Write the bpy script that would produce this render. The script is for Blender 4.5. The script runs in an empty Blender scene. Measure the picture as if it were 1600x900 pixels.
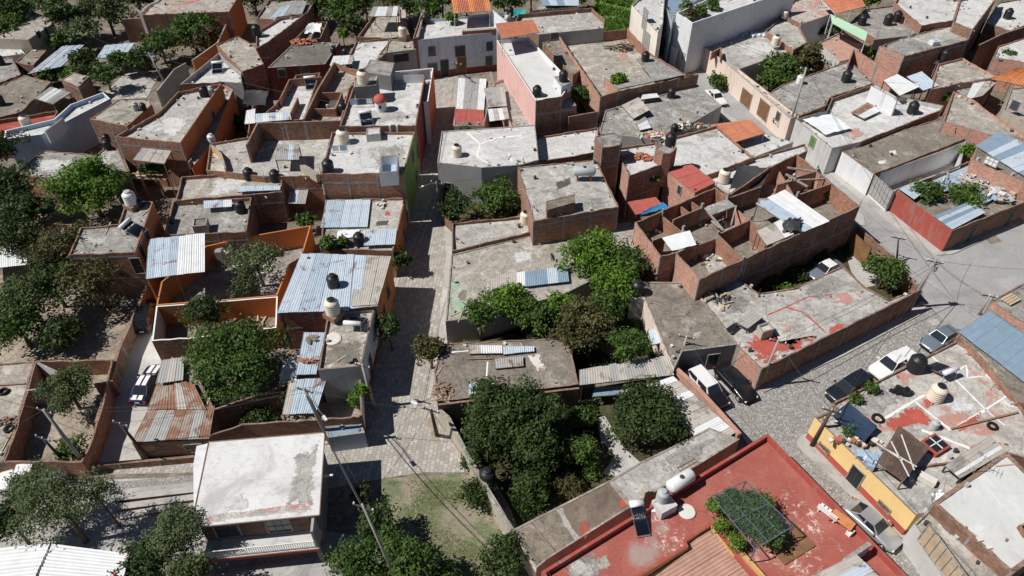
import bpy, bmesh, math, random
import numpy as np
from mathutils import Vector, Matrix
random.seed(7); RNG = np.random.default_rng(11)
SC = bpy.context.scene; COL = SC.collection; RAD = math.radians
# ---------------------------------------------------------------- camera, sky, sun, exposure
CAM_H, FPX, PITCH = 50.0, 1110.0, RAD(42)
cd = bpy.data.cameras.new('camera'); cam = bpy.data.objects.new('camera', cd); COL.objects.link(cam)
cam.location = (0, 0, CAM_H); cam.rotation_euler = (RAD(90) - PITCH, 0, 0)
cd.sensor_width = 36; cd.lens = FPX / 1600 * 36; cd.clip_end = 3000; SC.camera = cam
SUN_AZ, SUN_EL = math.atan2(-.16, -.985), RAD(51)          # direction towards the sun, from +X
W = bpy.data.worlds.new('World'); SC.world = W; W.use_nodes = True
nt = W.node_tree; nt.nodes.clear()
sky = nt.nodes.new('ShaderNodeTexSky'); sky.sky_type = 'NISHITA'; sky.sun_disc = False
sky.sun_elevation = SUN_EL; sky.sun_rotation = RAD(90) - SUN_AZ; sky.altitude = 1900; sky.air_density = .8; sky.dust_density = .2
bg = nt.nodes.new('ShaderNodeBackground'); bg.inputs[1].default_value = .05
wo = nt.nodes.new('ShaderNodeOutputWorld'); nt.links.new(sky.outputs[0], bg.inputs[0]); nt.links.new(bg.outputs[0], wo.inputs[0])
sl = bpy.data.lights.new('sun', 'SUN'); sl.energy = 5.0; sl.angle = RAD(.5); sl.color = (1, .955, .89)
so = bpy.data.objects.new('sun', sl); COL.objects.link(so)
sd = Vector((math.cos(SUN_AZ) * math.cos(SUN_EL), math.sin(SUN_AZ) * math.cos(SUN_EL), math.sin(SUN_EL)))
so.rotation_euler = (-sd).to_track_quat('-Z', 'Y').to_euler(); so.location = sd * 120
SC.view_settings.view_transform = 'Standard'; SC.view_settings.look = 'None'
SC.view_settings.exposure = 0.02; SC.view_settings.gamma = 1
SC.render.resolution_x, SC.render.resolution_y = 1024, 576

# ---------------------------------------------------------------- survey helpers (photo sighting -> place on a level z)
CP, SP = math.cos(PITCH), math.sin(PITCH); EYE = Vector((0, 0, CAM_H))
def sight(u, v):
    x = (u - 800) / FPX; y = -(v - 450) / FPX
    return Vector((x, CP + y * SP, -SP + y * CP))
def P(u, v, z=0.0):
    d = sight(u, v); return EYE + d * ((CAM_H - z) / -d.z)
def mpp(u, v, z=0.0):                      # metres per photo pixel there
    p = P(u, v, z) - EYE
    return p.dot(Vector((0, CP, -SP))) / FPX

# ---------------------------------------------------------------- materials
MATS = {}
def _mat(name, rough=.85, spec=.25):
    m = bpy.data.materials.new(name); m.use_nodes = True; n = m.node_tree
    b = n.nodes['Principled BSDF']; b.inputs['Roughness'].default_value = rough
    b.inputs['Specular IOR Level'].default_value = spec
    MATS[name] = m; return m, n, b
def nd(n, t, **k):
    o = n.nodes.new(t)
    for a, v in k.items():
        if a.startswith('i_'): o.inputs[a[2:].replace('_', ' ')].default_value = v
        else: setattr(o, a, v)
    return o
def c4(c): return (c[0], c[1], c[2], 1)
def ramp(n, fac, stops):
    r = nd(n, 'ShaderNodeValToRGB'); e = r.color_ramp.elements
    while len(e) < len(stops): e.new(.5)
    for q, (p, c) in zip(e, stops):
        q.position = p; q.color = c4(c) if hasattr(c, '__len__') else (c, c, c, 1)
    n.links.new(fac, r.inputs[0]); return r.outputs[0]
def noise(n, vec, scale, detail=4, rough=.6, dist=0):
    t = nd(n, 'ShaderNodeTexNoise', i_Scale=scale, i_Detail=detail, i_Roughness=rough, i_Distortion=dist)
    n.links.new(vec, t.inputs['Vector']); return t.outputs['Fac']
def mix(n, fac, a, b, mode='MIX'):
    m = nd(n, 'ShaderNodeMix', data_type='RGBA', blend_type=mode)
    for s, v in ((0, fac), (6, a), (7, b)):
        if isinstance(v, (int, float)): m.inputs[s].default_value = v
        elif isinstance(v, (tuple, list)): m.inputs[s].default_value = c4(v)
        else: n.links.new(v, m.inputs[s])
    return m.outputs[2]
def bump(n, b, h, strength=.3, dist=.02):
    k = nd(n, 'ShaderNodeBump', i_Strength=strength, i_Distance=dist); n.links.new(h, k.inputs['Height']); n.links.new(k.outputs[0], b.inputs['Normal'])
def pos(n): return nd(n, 'ShaderNodeNewGeometry').outputs['Position']

def plain(name, col, rough=.7, spec=.3, metal=0, var=.12, scale=1.2):
    m, n, b = _mat(name, rough, spec); p = pos(n)
    f = noise(n, p, scale, 5); g = noise(n, p, scale * 9, 3)
    a = ramp(n, f, [(.3, tuple(x * (1 - var) for x in col)), (.7, tuple(min(1, x * (1 + var)) for x in col))])
    n.links.new(mix(n, .25, a, ramp(n, g, [(.3, tuple(x * .75 for x in col)), (.7, tuple(min(1, x * 1.15) for x in col))])), b.inputs['Base Color'])
    b.inputs['Metallic'].default_value = metal; return m
def concrete(name, base, dark, light, amount=.5, red=None, rs=.25, sc=.33, off=0, con=1.):
    """weathered flat roof or yard: broad stains, rain-washed pale areas, cracks, fine grit"""
    m, n, b = _mat(name, .93, .15); p = pos(n)
    mp = nd(n, 'ShaderNodeMapping'); mp.inputs['Location'].default_value = (off * 3.1, off * 7.7, off); n.links.new(p, mp.inputs[0]); p = mp.outputs[0]
    big = noise(n, p, sc, 7, .68, .8); mid = noise(n, p, sc * 3.1, 8, .75, .5); sm = noise(n, p, 2.6, 6, .75, .4); fine = noise(n, p, 8, 5, .8)
    c = ramp(n, big, [(.36, dark), (.46, base), (.54, base), (.64, light)])
    c = mix(n, ramp(n, mid, [(.38, .9 * con), (.50, 0)]), c, mix(n, .65, c, dark))
    c = mix(n, ramp(n, mid, [(.53, 0), (.62, .85 * con)]), c, mix(n, amount, c, light))
    c = mix(n, ramp(n, sm, [(.36, .75 * con), (.47, 0)]), c, tuple(x * .62 for x in dark))
    c = mix(n, ramp(n, sm, [(.58, 0), (.68, .5 * con)]), c, light)
    cr = nd(n, 'ShaderNodeTexVoronoi', i_Scale=.42, feature='DISTANCE_TO_EDGE'); wv = nd(n, 'ShaderNodeVectorMath', operation='ADD'); nz = nd(n, 'ShaderNodeTexNoise', i_Scale=1.3, i_Detail=5.0); n.links.new(p, nz.inputs['Vector']); n.links.new(p, wv.inputs[0]); n.links.new(nz.outputs['Color'], wv.inputs[1]); n.links.new(wv.outputs[0], cr.inputs['Vector'])
    c = mix(n, ramp(n, cr.outputs['Distance'], [(.008, .55 * con ** 2.2), (.022, 0)]), c, tuple(x * .5 for x in dark))
    sp_ = nd(n, 'ShaderNodeTexVoronoi', i_Scale=1.5); n.links.new(p, sp_.inputs['Vector'])
    c = mix(n, ramp(n, sp_.outputs['Distance'], [(.04, .7 * con), (.12, 0)]), c, tuple(x * .4 for x in base))
    if red:
        c = mix(n, ramp(n, noise(n, p, rs, 7, .72, 1.2), [(.53, 0), (.57, .9)]), c, red)
    c = mix(n, .26 * con, c, ramp(n, fine, [(.34, tuple(x * .45 for x in dark)), (.64, light)]), 'MIX')
    n.links.new(c, b.inputs['Base Color']); bump(n, b, sm, .35, .03); return m
def brick(name, col, mortar=(.25, .22, .19), var=.45, dirt=.55):
    m, n, b = _mat(name, .92, .12); uv = nd(n, 'ShaderNodeUVMap').outputs[0]; p = pos(n)
    t = nd(n, 'ShaderNodeTexBrick', i_Scale=1.0); t.inputs['Brick Width'].default_value = .29; t.inputs['Row Height'].default_value = .10
    t.inputs['Mortar Size'].default_value = .012; t.inputs['Bias'].default_value = -.1
    t.inputs['Color1'].default_value = c4(tuple(x * (1 + var * .6) for x in col)); t.inputs['Color2'].default_value = c4(tuple(x * (1 - var) for x in col))
    t.inputs['Mortar'].default_value = c4(mortar); n.links.new(uv, t.inputs['Vector'])
    mp = nd(n, 'ShaderNodeMapping'); mp.inputs['Scale'].default_value = (.9, 4.5, 1); n.links.new(uv, mp.inputs[0])
    row = noise(n, mp.outputs[0], 1.6, 5, .7)
    c = mix(n, ramp(n, row, [(.36, .65), (.50, 0)]), t.outputs[0], tuple(x * .42 for x in col)); c = mix(n, ramp(n, row, [(.55, 0), (.68, .5)]), c, tuple(min(1, x * 1.45) for x in col))
    c = mix(n, ramp(n, noise(n, p, .7, 6, .7), [(.45, 0), (.68, dirt)]), c, tuple(x * .38 for x in col))
    c = mix(n, ramp(n, noise(n, p, 1.7, 6, .75), [(.60, 0), (.70, .55)]), c, tuple(x * 1.25 for x in mortar))
    n.links.new(c, b.inputs['Base Color']); bump(n, b, t.outputs['Fac'], -.6, .02); return m
def plaster(name, col, dirt=(.25, .22, .19), am=.4, band=None):
    m, n, b = _mat(name, .9, .2); p = pos(n)
    mp = nd(n, 'ShaderNodeMapping'); mp.inputs['Scale'].default_value = (1, 1, .22); n.links.new(p, mp.inputs[0])
    streak = noise(n, mp.outputs[0], 1.6, 5, .65); blot = noise(n, p, .7, 5, .6)
    am *= 1.35; c = mix(n, ramp(n, streak, [(.50, 0), (.70, am)]), col, dirt); c = mix(n, ramp(n, noise(n, p, 2.8, 7, .78), [(.57, 0), (.66, am)]), c, tuple(min(1, x * .55 + .2) for x in col))
    c = mix(n, ramp(n, blot, [(.4, 0), (.7, am * .5)]), c, tuple(x * .7 for x in col))
    if band:                                # painted dado up to a given height
        s = nd(n, 'ShaderNodeSeparateXYZ'); n.links.new(p, s.inputs[0])
        g = nd(n, 'ShaderNodeMath', operation='LESS_THAN'); n.links.new(s.outputs[2], g.inputs[0]); g.inputs[1].default_value = band[1]
        c = mix(n, g.outputs[0], c, band[0])
    n.links.new(c, b.inputs['Base Color']); bump(n, b, noise(n, p, 6, 4), .15, .02); return m
def sheetmetal(name, col, rust=(.2, .09, .045), am=.3, rough=.5, metal=.15):
    m, n, b = _mat(name, rough, .4); p = pos(n)
    c = mix(n, ramp(n, noise(n, p, 1.1, 5, .6), [(.35, 0), (.7, .4)]), col, tuple(x * .6 for x in col))
    c = mix(n, ramp(n, noise(n, p, .62, 6, .7, .8), [(.62 - am * .25, 0), (.70 - am * .25, .85 if am > 0 else 0)]), c, rust)
    n.links.new(c, b.inputs['Base Color']); b.inputs['Metallic'].default_value = metal; return m

concrete('roof_grey', (.30, .288, .27), (.125, .117, .108), (.54, .525, .50)); concrete('roof_earthred', (.20, .155, .125), (.13, .10, .082), (.29, .235, .195), .3, off=23, con=.6)
concrete('roof_pale', (.42, .408, .385), (.23, .22, .20), (.64, .62, .58), .7, off=2)
concrete('roof_tan', (.365, .335, .295), (.17, .15, .128), (.64, .6, .53), .6, off=5)
concrete('roof_brown', (.23, .20, .165), (.12, .10, .085), (.42, .39, .34), .3, off=3)
concrete('roof_dark', (.17, .16, .14), (.095, .09, .08), (.3, .285, .26), .2, off=8)
concrete('roof_white', (.58, .58, .57), (.38, .37, .36), (.72, .72, .72), .7, off=4, con=.75)
concrete('roof_limed', (.68, .69, .69), (.47, .46, .45), (.78, .79, .79), .9, off=11, sc=.16, con=.45)
concrete('roof_red', (.34, .085, .066), (.26, .065, .05), (.44, .17, .14), .5, off=6, con=.55)
concrete('roof_redpatch', (.40, .37, .33), (.24, .21, .18), (.6, .57, .52), .5, red=(.40, .085, .055), rs=.16, off=9)
concrete('roof_pinkpatch', (.48, .46, .43), (.3, .27, .24), (.72, .70, .67), .5, red=(.46, .17, .12), rs=.2, off=13)
concrete('roof_smooth', (.60, .61, .60), (.53, .53, .52), (.68, .69, .68), .3, off=1, sc=.2, con=.25)
concrete('yard_dirt', (.33, .275, .215), (.17, .14, .105), (.5, .44, .37), .5, off=7)
concrete('yard_dark', (.25, .21, .165), (.12, .10, .075), (.38, .34, .28), .4, off=17)  # darker copy of yard_dirt, for a courtyard floor and a slab patch
concrete('ground_earth', (.20, .17, .13), (.10, .085, .065), (.34, .30, .25), .4, off=14)
concrete('alley_concrete', (.47, .455, .43), (.35, .335, .31), (.58, .565, .54), .3, off=15, con=.4)
concrete('road_concrete', (.345, .345, .345), (.27, .27, .27), (.41, .41, .41), .3, off=16, con=.4, sc=.2)
concrete('pavement', (.44, .43, .41), (.32, .31, .29), (.53, .52, .50), .3, off=18, con=.4)
concrete('plaza', (.38, .37, .355), (.25, .24, .23), (.5, .49, .475), .3, off=19, con=.4)
concrete('concrete_cap', (.33, .31, .28), (.16, .145, .125), (.50, .48, .45), .3, off=20, sc=.8)
concrete('frame_grey', (.30, .29, .275), (.2, .19, .18), (.40, .39, .375), .3, off=21, sc=.8)
brick('brick_red', (.40, .185, .118)); brick('brick_brown', (.30, .155, .10)); brick('brick_pink', (.55, .27, .20), (.42, .36, .31), .3, .3)
brick('brick_dark', (.18, .10, .07)); brick('brick_cap', (.30, .19, .14), dirt=.5)
brick('block_grey', (.33, .32, .305), (.25, .24, .23), .15, .3)
plaster('p_white', (.70, .72, .74), am=.2); plaster('p_bluewhite', (.66, .74, .82), am=.3, band=((.26, .07, .05), 1.0)); plaster('p_blue', (.36, .47, .60), am=.3)
plaster('p_grey', (.36, .36, .36), am=.4); plaster('p_palegrey', (.55, .55, .54), am=.4); plaster('p_darkgrey', (.2, .2, .205), am=.3)
plaster('p_orange', (.55, .215, .075), am=.4); plaster('p_rust', (.52, .19, .075), am=.35); plaster('p_redbrown', (.30, .075, .04), am=.3)
plaster('p_green', (.24, .36, .10), am=.3); plaster('p_pink', (.72, .46, .42), am=.3); plaster('p_peach', (.74, .61, .53), am=.3)
plaster('p_cream', (.78, .72, .64), am=.25); plaster('p_red', (.37, .082, .064), am=.45); plaster('p_yellow', (.84, .60, .27), am=.18, band=((.42, .10, .08), .85))
plaster('p_ochre', (.62, .40, .14), am=.3); plaster('p_steel', (.40, .47, .55), am=.3); plaster('p_tan', (.45, .40, .33), am=.3); plaster('p_darkred', (.17, .05, .035), am=.3)
sheetmetal('m_blue', (.46, .56, .66), am=.28); sheetmetal('m_bluelight', (.56, .65, .74), am=.12); sheetmetal('m_steelblue', (.27, .37, .47), am=0)
sheetmetal('m_white', (.80, .82, .83), am=.0); sheetmetal('m_grey', (.42, .42, .41), am=.2); sheetmetal('m_fibre', (.47, .44, .40), (.24, .22, .19), .35, .9, 0)
sheetmetal('m_rust', (.36, .31, .27), (.24, .105, .055), .75, .85, .05); sheetmetal('m_rustdark', (.16, .11, .085), (.09, .06, .05), .6, .85, .05)
sheetmetal('m_red', (.48, .13, .11), am=0); sheetmetal('m_brightwhite', (.72, .74, .76), am=0, metal=0)
plain('terracotta', (.42, .165, .10), .85, .15, var=.25); plain('tile_dusty', (.46, .285, .225), .85, .15, var=.2); plain('tile_orange', (.60, .25, .10), .85, .15, var=.25)
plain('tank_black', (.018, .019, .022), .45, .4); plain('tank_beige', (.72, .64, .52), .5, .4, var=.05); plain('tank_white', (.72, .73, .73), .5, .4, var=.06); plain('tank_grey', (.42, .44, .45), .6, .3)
plain('glass_dark', (.02, .025, .032), .05, .9, var=.1); plain('pane', (.05, .06, .075), .15, .6); plain('iron', (.06, .055, .05), .6, .4); plain('iron_blue', (.12, .15, .19), .5, .4)
plain('wood', (.28, .19, .12), .85, .15, var=.3); plain('wood_pale', (.48, .38, .27), .85, .15, var=.25); plain('door_wood', (.22, .12, .06), .7, .2, var=.3)
plain('white_paint', (.78, .78, .77), .7, .25, var=.06); plain('red_paint', (.44, .10, .075), .8, .2, var=.2); plain('chrome', (.6, .62, .64), .25, .5, .8)
plain('pole_concrete', (.36, .34, .31), .9, .15); plain('pole_dark', (.09, .075, .065), .85, .15); plain('cable', (.05, .05, .05), .6, .3); plain('rubber', (.02, .02, .02), .8, .2)
plain('bark', (.14, .105, .075), .95, .1, var=.3); plain('tarp_black', (.045, .047, .05), .55, .35); plain('tarp_blue', (.04, .22, .46), .5, .3); plain('tarp_white', (.74, .77, .79), .6, .3)
plain('tarp_navy', (.03, .05, .09), .45, .4); plain('tarp_green', (.38, .58, .42), .6, .3, var=.04); plain('turquoise', (.03, .33, .33), .5, .3); plain('stone_white', (.66, .64, .6), .9, .1)
plain('moss_base', (.30, .46, .30), .9, .1); plain('green_paint', (.12, .28, .07), .7, .2); plain('solar_tube', (.012, .018, .035), .2, .6); plain('stain_shade', (.11, .095, .08), .95, .1); plain('bright_green', (.14, .30, .05), .8, .2)
def carpaint(name, col, metal=.3): 
    m = plain(name, col, .28, .5, metal, var=.02); m.node_tree.nodes['Principled BSDF'].inputs['Coat Weight'].default_value = .5; return m
carpaint('car_silver', (.50, .52, .54), .5); carpaint('car_black', (.012, .012, .014), .1); carpaint('car_white', (.78, .79, .79), 0); carpaint('car_bluegrey', (.28, .34, .40), .5); carpaint('car_navy', (.012, .02, .06), .2); carpaint('car_ink', (.02, .025, .035), .3)
def redworn(name):
    m, n, b = _mat(name, .85, .2); p = pos(n); c = ramp(n, noise(n, p, .3, 6, .65, .5), [(.35, (.30, .068, .052)), (.5, (.36, .092, .07)), (.66, (.40, .15, .125))])
    reg = ramp(n, noise(n, p, .2, 4, .55, .6), [(.54, 0), (.62, 1)]); fl = ramp(n, noise(n, p, 2.2, 9, .82, .4), [(.54, 0), (.58, 1)]); fl2 = ramp(n, noise(n, p, 4.5, 6, .8), [(.66, 0), (.70, .7)])
    k = nd(n, 'ShaderNodeMath', operation='MULTIPLY'); n.links.new(reg, k.inputs[0]); n.links.new(fl, k.inputs[1])
    c = mix(n, k.outputs[0], c, (.70, .62, .56)); c = mix(n, fl2, c, (.55, .33, .29)); c = mix(n, ramp(n, noise(n, p, .13, 4, .6), [(.62, 0), (.68, .8)]), c, (.36, .32, .29))
    c = mix(n, .18, c, ramp(n, noise(n, p, 9, 4, .8), [(.35, (.12, .04, .03)), (.65, (.6, .35, .3))])); n.links.new(c, b.inputs['Base Color']); bump(n, b, noise(n, p, 3, 5), .3, .02)
redworn('roof_redworn')
def glazing(name, col, a):
    m = plain(name, col, .12, .5); m.node_tree.nodes['Principled BSDF'].inputs['Alpha'].default_value = a
glazing('clear_sheet', (.12, .17, .20), .13)
plain('lamp_red', (.35, .02, .02), .3, .5); plain('lamp_clear', (.7, .72, .74), .15, .6)
def stones(name, col, gap, scale, rnd, con=.35, disp=.5, off=0, cracks=.045):
    m, n, b = _mat(name, .85, .25); p = pos(n)
    v = nd(n, 'ShaderNodeTexVoronoi', i_Scale=scale, i_Randomness=rnd); n.links.new(p, v.inputs['Vector'])
    e = nd(n, 'ShaderNodeTexVoronoi', i_Scale=scale, i_Randomness=rnd, feature='DISTANCE_TO_EDGE'); n.links.new(p, e.inputs['Vector'])
    s = nd(n, 'ShaderNodeSeparateColor'); n.links.new(v.outputs['Color'], s.inputs[0])
    c = ramp(n, s.outputs[0], [(0, tuple(x * (1 - con) for x in col)), (1, tuple(min(1, x * (1 + con)) for x in col))])
    c = mix(n, ramp(n, e.outputs['Distance'], [(cracks * .4, 1), (cracks * 1.6, 0)]), c, gap)
    c = mix(n, ramp(n, noise(n, p, .35, 5, .6), [(.4, 0), (.7, .35)]), c, tuple(x * .62 for x in col))
    n.links.new(c, b.inputs['Base Color']); bump(n, b, e.outputs['Distance'], disp, .05); return m
stones('cobble', (.39, .38, .365), (.19, .18, .165), 5.4, 1, .32, .8, cracks=.10)
def pavers(name, col, gap):
    m, n, b = _mat(name, .8, .25); p = pos(n)
    mp = nd(n, 'ShaderNodeMapping'); mp.inputs['Rotation'].default_value = (0, 0, RAD(94)); n.links.new(p, mp.inputs[0])
    wob = nd(n, 'ShaderNodeVectorMath', operation='ADD'); nz = nd(n, 'ShaderNodeTexNoise', i_Scale=1.1); n.links.new(p, nz.inputs['Vector'])
    sc = nd(n, 'ShaderNodeVectorMath', operation='SCALE'); sc.inputs['Scale'].default_value = .12; n.links.new(nz.outputs['Color'], sc.inputs[0])
    n.links.new(mp.outputs[0], wob.inputs[0]); n.links.new(sc.outputs[0], wob.inputs[1])
    t = nd(n, 'ShaderNodeTexBrick', i_Scale=1.0); t.inputs['Brick Width'].default_value = .46; t.inputs['Row Height'].default_value = .36; t.inputs['Mortar Size'].default_value = .022
    t.inputs['Color1'].default_value = c4(tuple(x * 1.18 for x in col)); t.inputs['Color2'].default_value = c4(tuple(x * .74 for x in col)); t.inputs['Mortar'].default_value = c4(gap)
    n.links.new(wob.outputs[0], t.inputs['Vector'])
    c = mix(n, ramp(n, noise(n, p, .5, 5, .65), [(.4, 0), (.7, .45)]), t.outputs[0], (.33, .29, .23))
    n.links.new(c, b.inputs['Base Color']); bump(n, b, t.outputs['Fac'], -.6, .03); return m
pavers('pavers', (.42, .40, .37), (.20, .185, .165))
def patchy(name, a, bcol, scale, lo, hi, rough=.95):
    m, n, b = _mat(name, rough, .1); p = pos(n)
    f = noise(n, p, scale, 8, .75, .4); g = noise(n, p, 5, 5, .7)
    c = mix(n, ramp(n, f, [(lo, 0), (hi, 1)]), a, bcol); c = mix(n, .35, c, ramp(n, g, [(.3, tuple(x * .4 for x in a)), (.7, tuple(min(1, x * 1.5) for x in bcol))]))
    n.links.new(c, b.inputs['Base Color']); bump(n, b, g, .5, .05); return m
patchy('turf', (.115, .16, .07), (.29, .25, .195), .42, .46, .55); patchy('field_green', (.09, .17, .035), (.13, .19, .05), .5, .4, .6)
patchy('undergrowth', (.035, .05, .02), (.12, .095, .06), .5, .42, .6)
patchy('red_worn', (.40, .14, .11), (.80, .72, .66), 1.5, .50, .56); patchy('moss_green', (.27, .44, .28), (.46, .44, .40), .9, .46, .56)
def leaf(name, dark, light):
    m = bpy.data.materials.new(name); m.use_nodes = True; n = m.node_tree; b = n.nodes['Principled BSDF']; MATS[name] = m
    a = nd(n, 'ShaderNodeAttribute', attribute_name='tint'); oi = nd(n, 'ShaderNodeObjectInfo')
    c = ramp(n, a.outputs['Fac'], [(.05, dark), (.95, light)]); n.links.new(c, b.inputs['Base Color'])
    b.inputs['Roughness'].default_value = .6; b.inputs['Specular IOR Level'].default_value = .25
    t = nd(n, 'ShaderNodeBsdfTranslucent'); n.links.new(c, t.inputs[0]); ms = nd(n, 'ShaderNodeMixShader'); ms.inputs[0].default_value = .28
    o = n.nodes['Material Output']; n.links.new(b.outputs[0], ms.inputs[1]); n.links.new(t.outputs[0], ms.inputs[2]); n.links.new(ms.outputs[0], o.inputs[0])
leaf('l_dark', (.02, .04, .012), (.085, .135, .036)); leaf('l_mid', (.032, .068, .015), (.12, .20, .042)); leaf('l_bright', (.05, .11, .013), (.17, .30, .042))
leaf('l_olive', (.06, .062, .022), (.15, .14, .055)); leaf('l_feather', (.055, .085, .03), (.15, .20, .075)); leaf('l_grey', (.06, .09, .036), (.18, .23, .10)); leaf('l_flower', (.3, .12, .01), (.65, .33, .03)); leaf('l_redflower', (.25, .03, .02), (.45, .06, .04))
leaf('l_purple', (.07, .03, .03), (.16, .07, .06)); leaf('l_grass', (.11, .14, .05), (.24, .26, .12))

# ---------------------------------------------------------------- mesh building
class MB:
    def __init__(s): s.v = []; s.f = []; s.m = []; s.uv = []
    def quad(s, pts, mi=0, uv=None):
        i = len(s.v); s.v += [tuple(p) for p in pts]; s.f.append(tuple(range(i, i + len(pts)))); s.m.append(mi); s.uv.append(uv or [(p[0], p[1]) for p in pts])
    def box(s, c, sz, rz=0, mi=0, tilt=None):
        R = Matrix.Rotation(rz, 3, 'Z')
        if tilt is not None: R = R @ tilt
        c = Vector(c); h = Vector(sz) / 2
        k = [c + R @ Vector((h.x * a, h.y * b, h.z * d)) for d in (-1, 1) for a, b in ((-1, -1), (1, -1), (1, 1), (-1, 1))]
        for q in ((3, 2, 1, 0), (4, 5, 6, 7), (0, 1, 5, 4), (1, 2, 6, 5), (2, 3, 7, 6), (3, 0, 4, 7)): s.quad([k[j] for j in q], mi, [(0, 0), (1, 0), (1, 1), (0, 1)])
        return s
    def beam(s, a, b, w, h=None, mi=0):
        a = Vector(a); b = Vector(b); d = b - a; L = d.length
        if L < 1e-5: return s
        q = d.to_track_quat('X', 'Z').to_matrix(); h = h or w
        return s.box((a + b) / 2, (L, w, h), 0, mi, q)
    def tube(s, pts, rad, n=6, mi=0, caps=True):
        pts = [Vector(p) for p in pts]; rad = rad if hasattr(rad, '__len__') else [rad] * len(pts); rings = []
        for i, p in enumerate(pts):
            d = (pts[min(i + 1, len(pts) - 1)] - pts[max(i - 1, 0)]).normalized(); q = d.to_track_quat('Z', 'Y').to_matrix(); r = []
            for k in range(n):
                a = 2 * math.pi * k / n; r.append(len(s.v)); s.v.append(tuple(p + q @ Vector((math.cos(a) * rad[i], math.sin(a) * rad[i], 0))))
            rings.append(r)
        def add(f): s.f.append(f); s.m.append(mi); s.uv.append([(0, 0)] * len(f))
        for A, B in zip(rings, rings[1:]):
            for k in range(n): add((A[k], A[(k + 1) % n], B[(k + 1) % n], B[k]))
        if caps: add(tuple(reversed(rings[0]))); add(tuple(rings[-1]))
        return s
    def lathe(s, prof, n=18, c=(0, 0, 0), mi=0):
        return s.tube([(c[0], c[1], c[2] + z) for r, z in prof], [max(r, .002) for r, z in prof], n, mi) if False else s._lathe(prof, n, c, mi)
    def _lathe(s, prof, n, c, mi):
        rings = []
        for r, z in prof:
            R = []
            for k in range(n):
                a = 2 * math.pi * k / n; R.append(len(s.v)); s.v.append((c[0] + r * math.cos(a), c[1] + r * math.sin(a), c[2] + z))
            rings.append(R)
        def add(f): s.f.append(f); s.m.append(mi); s.uv.append([(0, 0)] * len(f))
        for A, B in zip(rings, rings[1:]):
            for k in range(n): add((A[k], A[(k + 1) % n], B[(k + 1) % n], B[k]))
        add(tuple(reversed(rings[0]))); add(tuple(rings[-1])); return s
    def mesh(s, name, mats, org=(0, 0, 0), smooth=False):
        me = bpy.data.meshes.new(name); o = Vector(org)
        me.from_pydata([(v[0] - o.x, v[1] - o.y, v[2] - o.z) for v in s.v], [], s.f)
        for m in (mats if isinstance(mats, (list, tuple)) else [mats]): me.materials.append(MATS[m])
        me.polygons.foreach_set('material_index', s.m)
        ul = me.uv_layers.new(name='UVMap'); ul.data.foreach_set('uv', [x for f in s.uv for q in f for x in q])
        if smooth: me.polygons.foreach_set('use_smooth', [True] * len(s.f))
        me.update(); return me
ORG = {}
def tag(o, label=None, cat=None, group=None, kind=None):
    if label: o['label'] = label
    if cat: o['category'] = cat
    if group: o['group'] = group
    if kind: o['kind'] = kind
    return o
def thing(name, label, cat, loc, group=None, rz=0):
    o = bpy.data.objects.new(name, None); COL.objects.link(o); o.location = loc; o.rotation_euler = (0, 0, rz); o.empty_display_size = .3
    ORG[o.name] = Vector(loc); return tag(o, label, cat, group)
def obj(name, me, parent=None, loc=None):
    o = bpy.data.objects.new(name, me); COL.objects.link(o)
    if parent: o.parent = parent; ORG[o.name] = ORG.get(parent.name, Vector((0, 0, 0)))
    if loc is not None: o.location = loc
    return o
def part(name, mb, mats, parent, smooth=False):               # mb in world coordinates
    return obj(name, mb.mesh(name, mats, ORG.get(parent.name, (0, 0, 0)), smooth), parent)
def solo(name, mb, mats, label, cat, loc, group=None, smooth=False, kind=None):
    o = obj(name, mb.mesh(name, mats, loc, smooth), None, loc); return tag(o, label, cat, group, kind)
def copy_tree(o, parent=None):
    c = o.copy(); COL.objects.link(c); c.parent = parent
    for ch in o.children: copy_tree(ch, c)
    return c
def setting(name, px, z, mat, pts=None, kind='structure', depth=None):
    pts = pts or [P(u, v, z) for u, v in px]; b = MB(); pts = ccw(pts)
    b.quad([(p.x, p.y, z) for p in pts])
    if depth:
        for i in range(len(pts)):
            p, q = pts[i], pts[(i + 1) % len(pts)]; b.quad([(p.x, p.y, z - depth), (q.x, q.y, z - depth), (q.x, q.y, z), (p.x, p.y, z)])
    me = b.mesh(name, mat)
    bm = bmesh.new(); bm.from_mesh(me); bmesh.ops.triangulate(bm, faces=[f for f in bm.faces if len(f.verts) > 4]); bm.to_mesh(me); bm.free()
    return tag(obj(name, me), kind=kind)
def area2(p): return sum(p[i].x * p[(i + 1) % len(p)].y - p[(i + 1) % len(p)].x * p[i].y for i in range(len(p)))
def ccw(p): return list(p) if area2(p) > 0 else list(reversed(p))
def inset(p, d):
    n = len(p); out = []
    for i in range(n):
        a, b, c = p[i - 1], p[i], p[(i + 1) % n]
        e1 = Vector((b.x - a.x, b.y - a.y)).normalized(); e2 = Vector((c.x - b.x, c.y - b.y)).normalized()
        n1 = Vector((-e1.y, e1.x)); n2 = Vector((-e2.y, e2.x)); m = n1 + n2
        if m.length < .2: m = n1.copy()
        m.normalize(); k = d / max(.35, m.dot(n1)); out.append(Vector((b.x + m.x * k, b.y + m.y * k, 0)))
    return out
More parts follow.
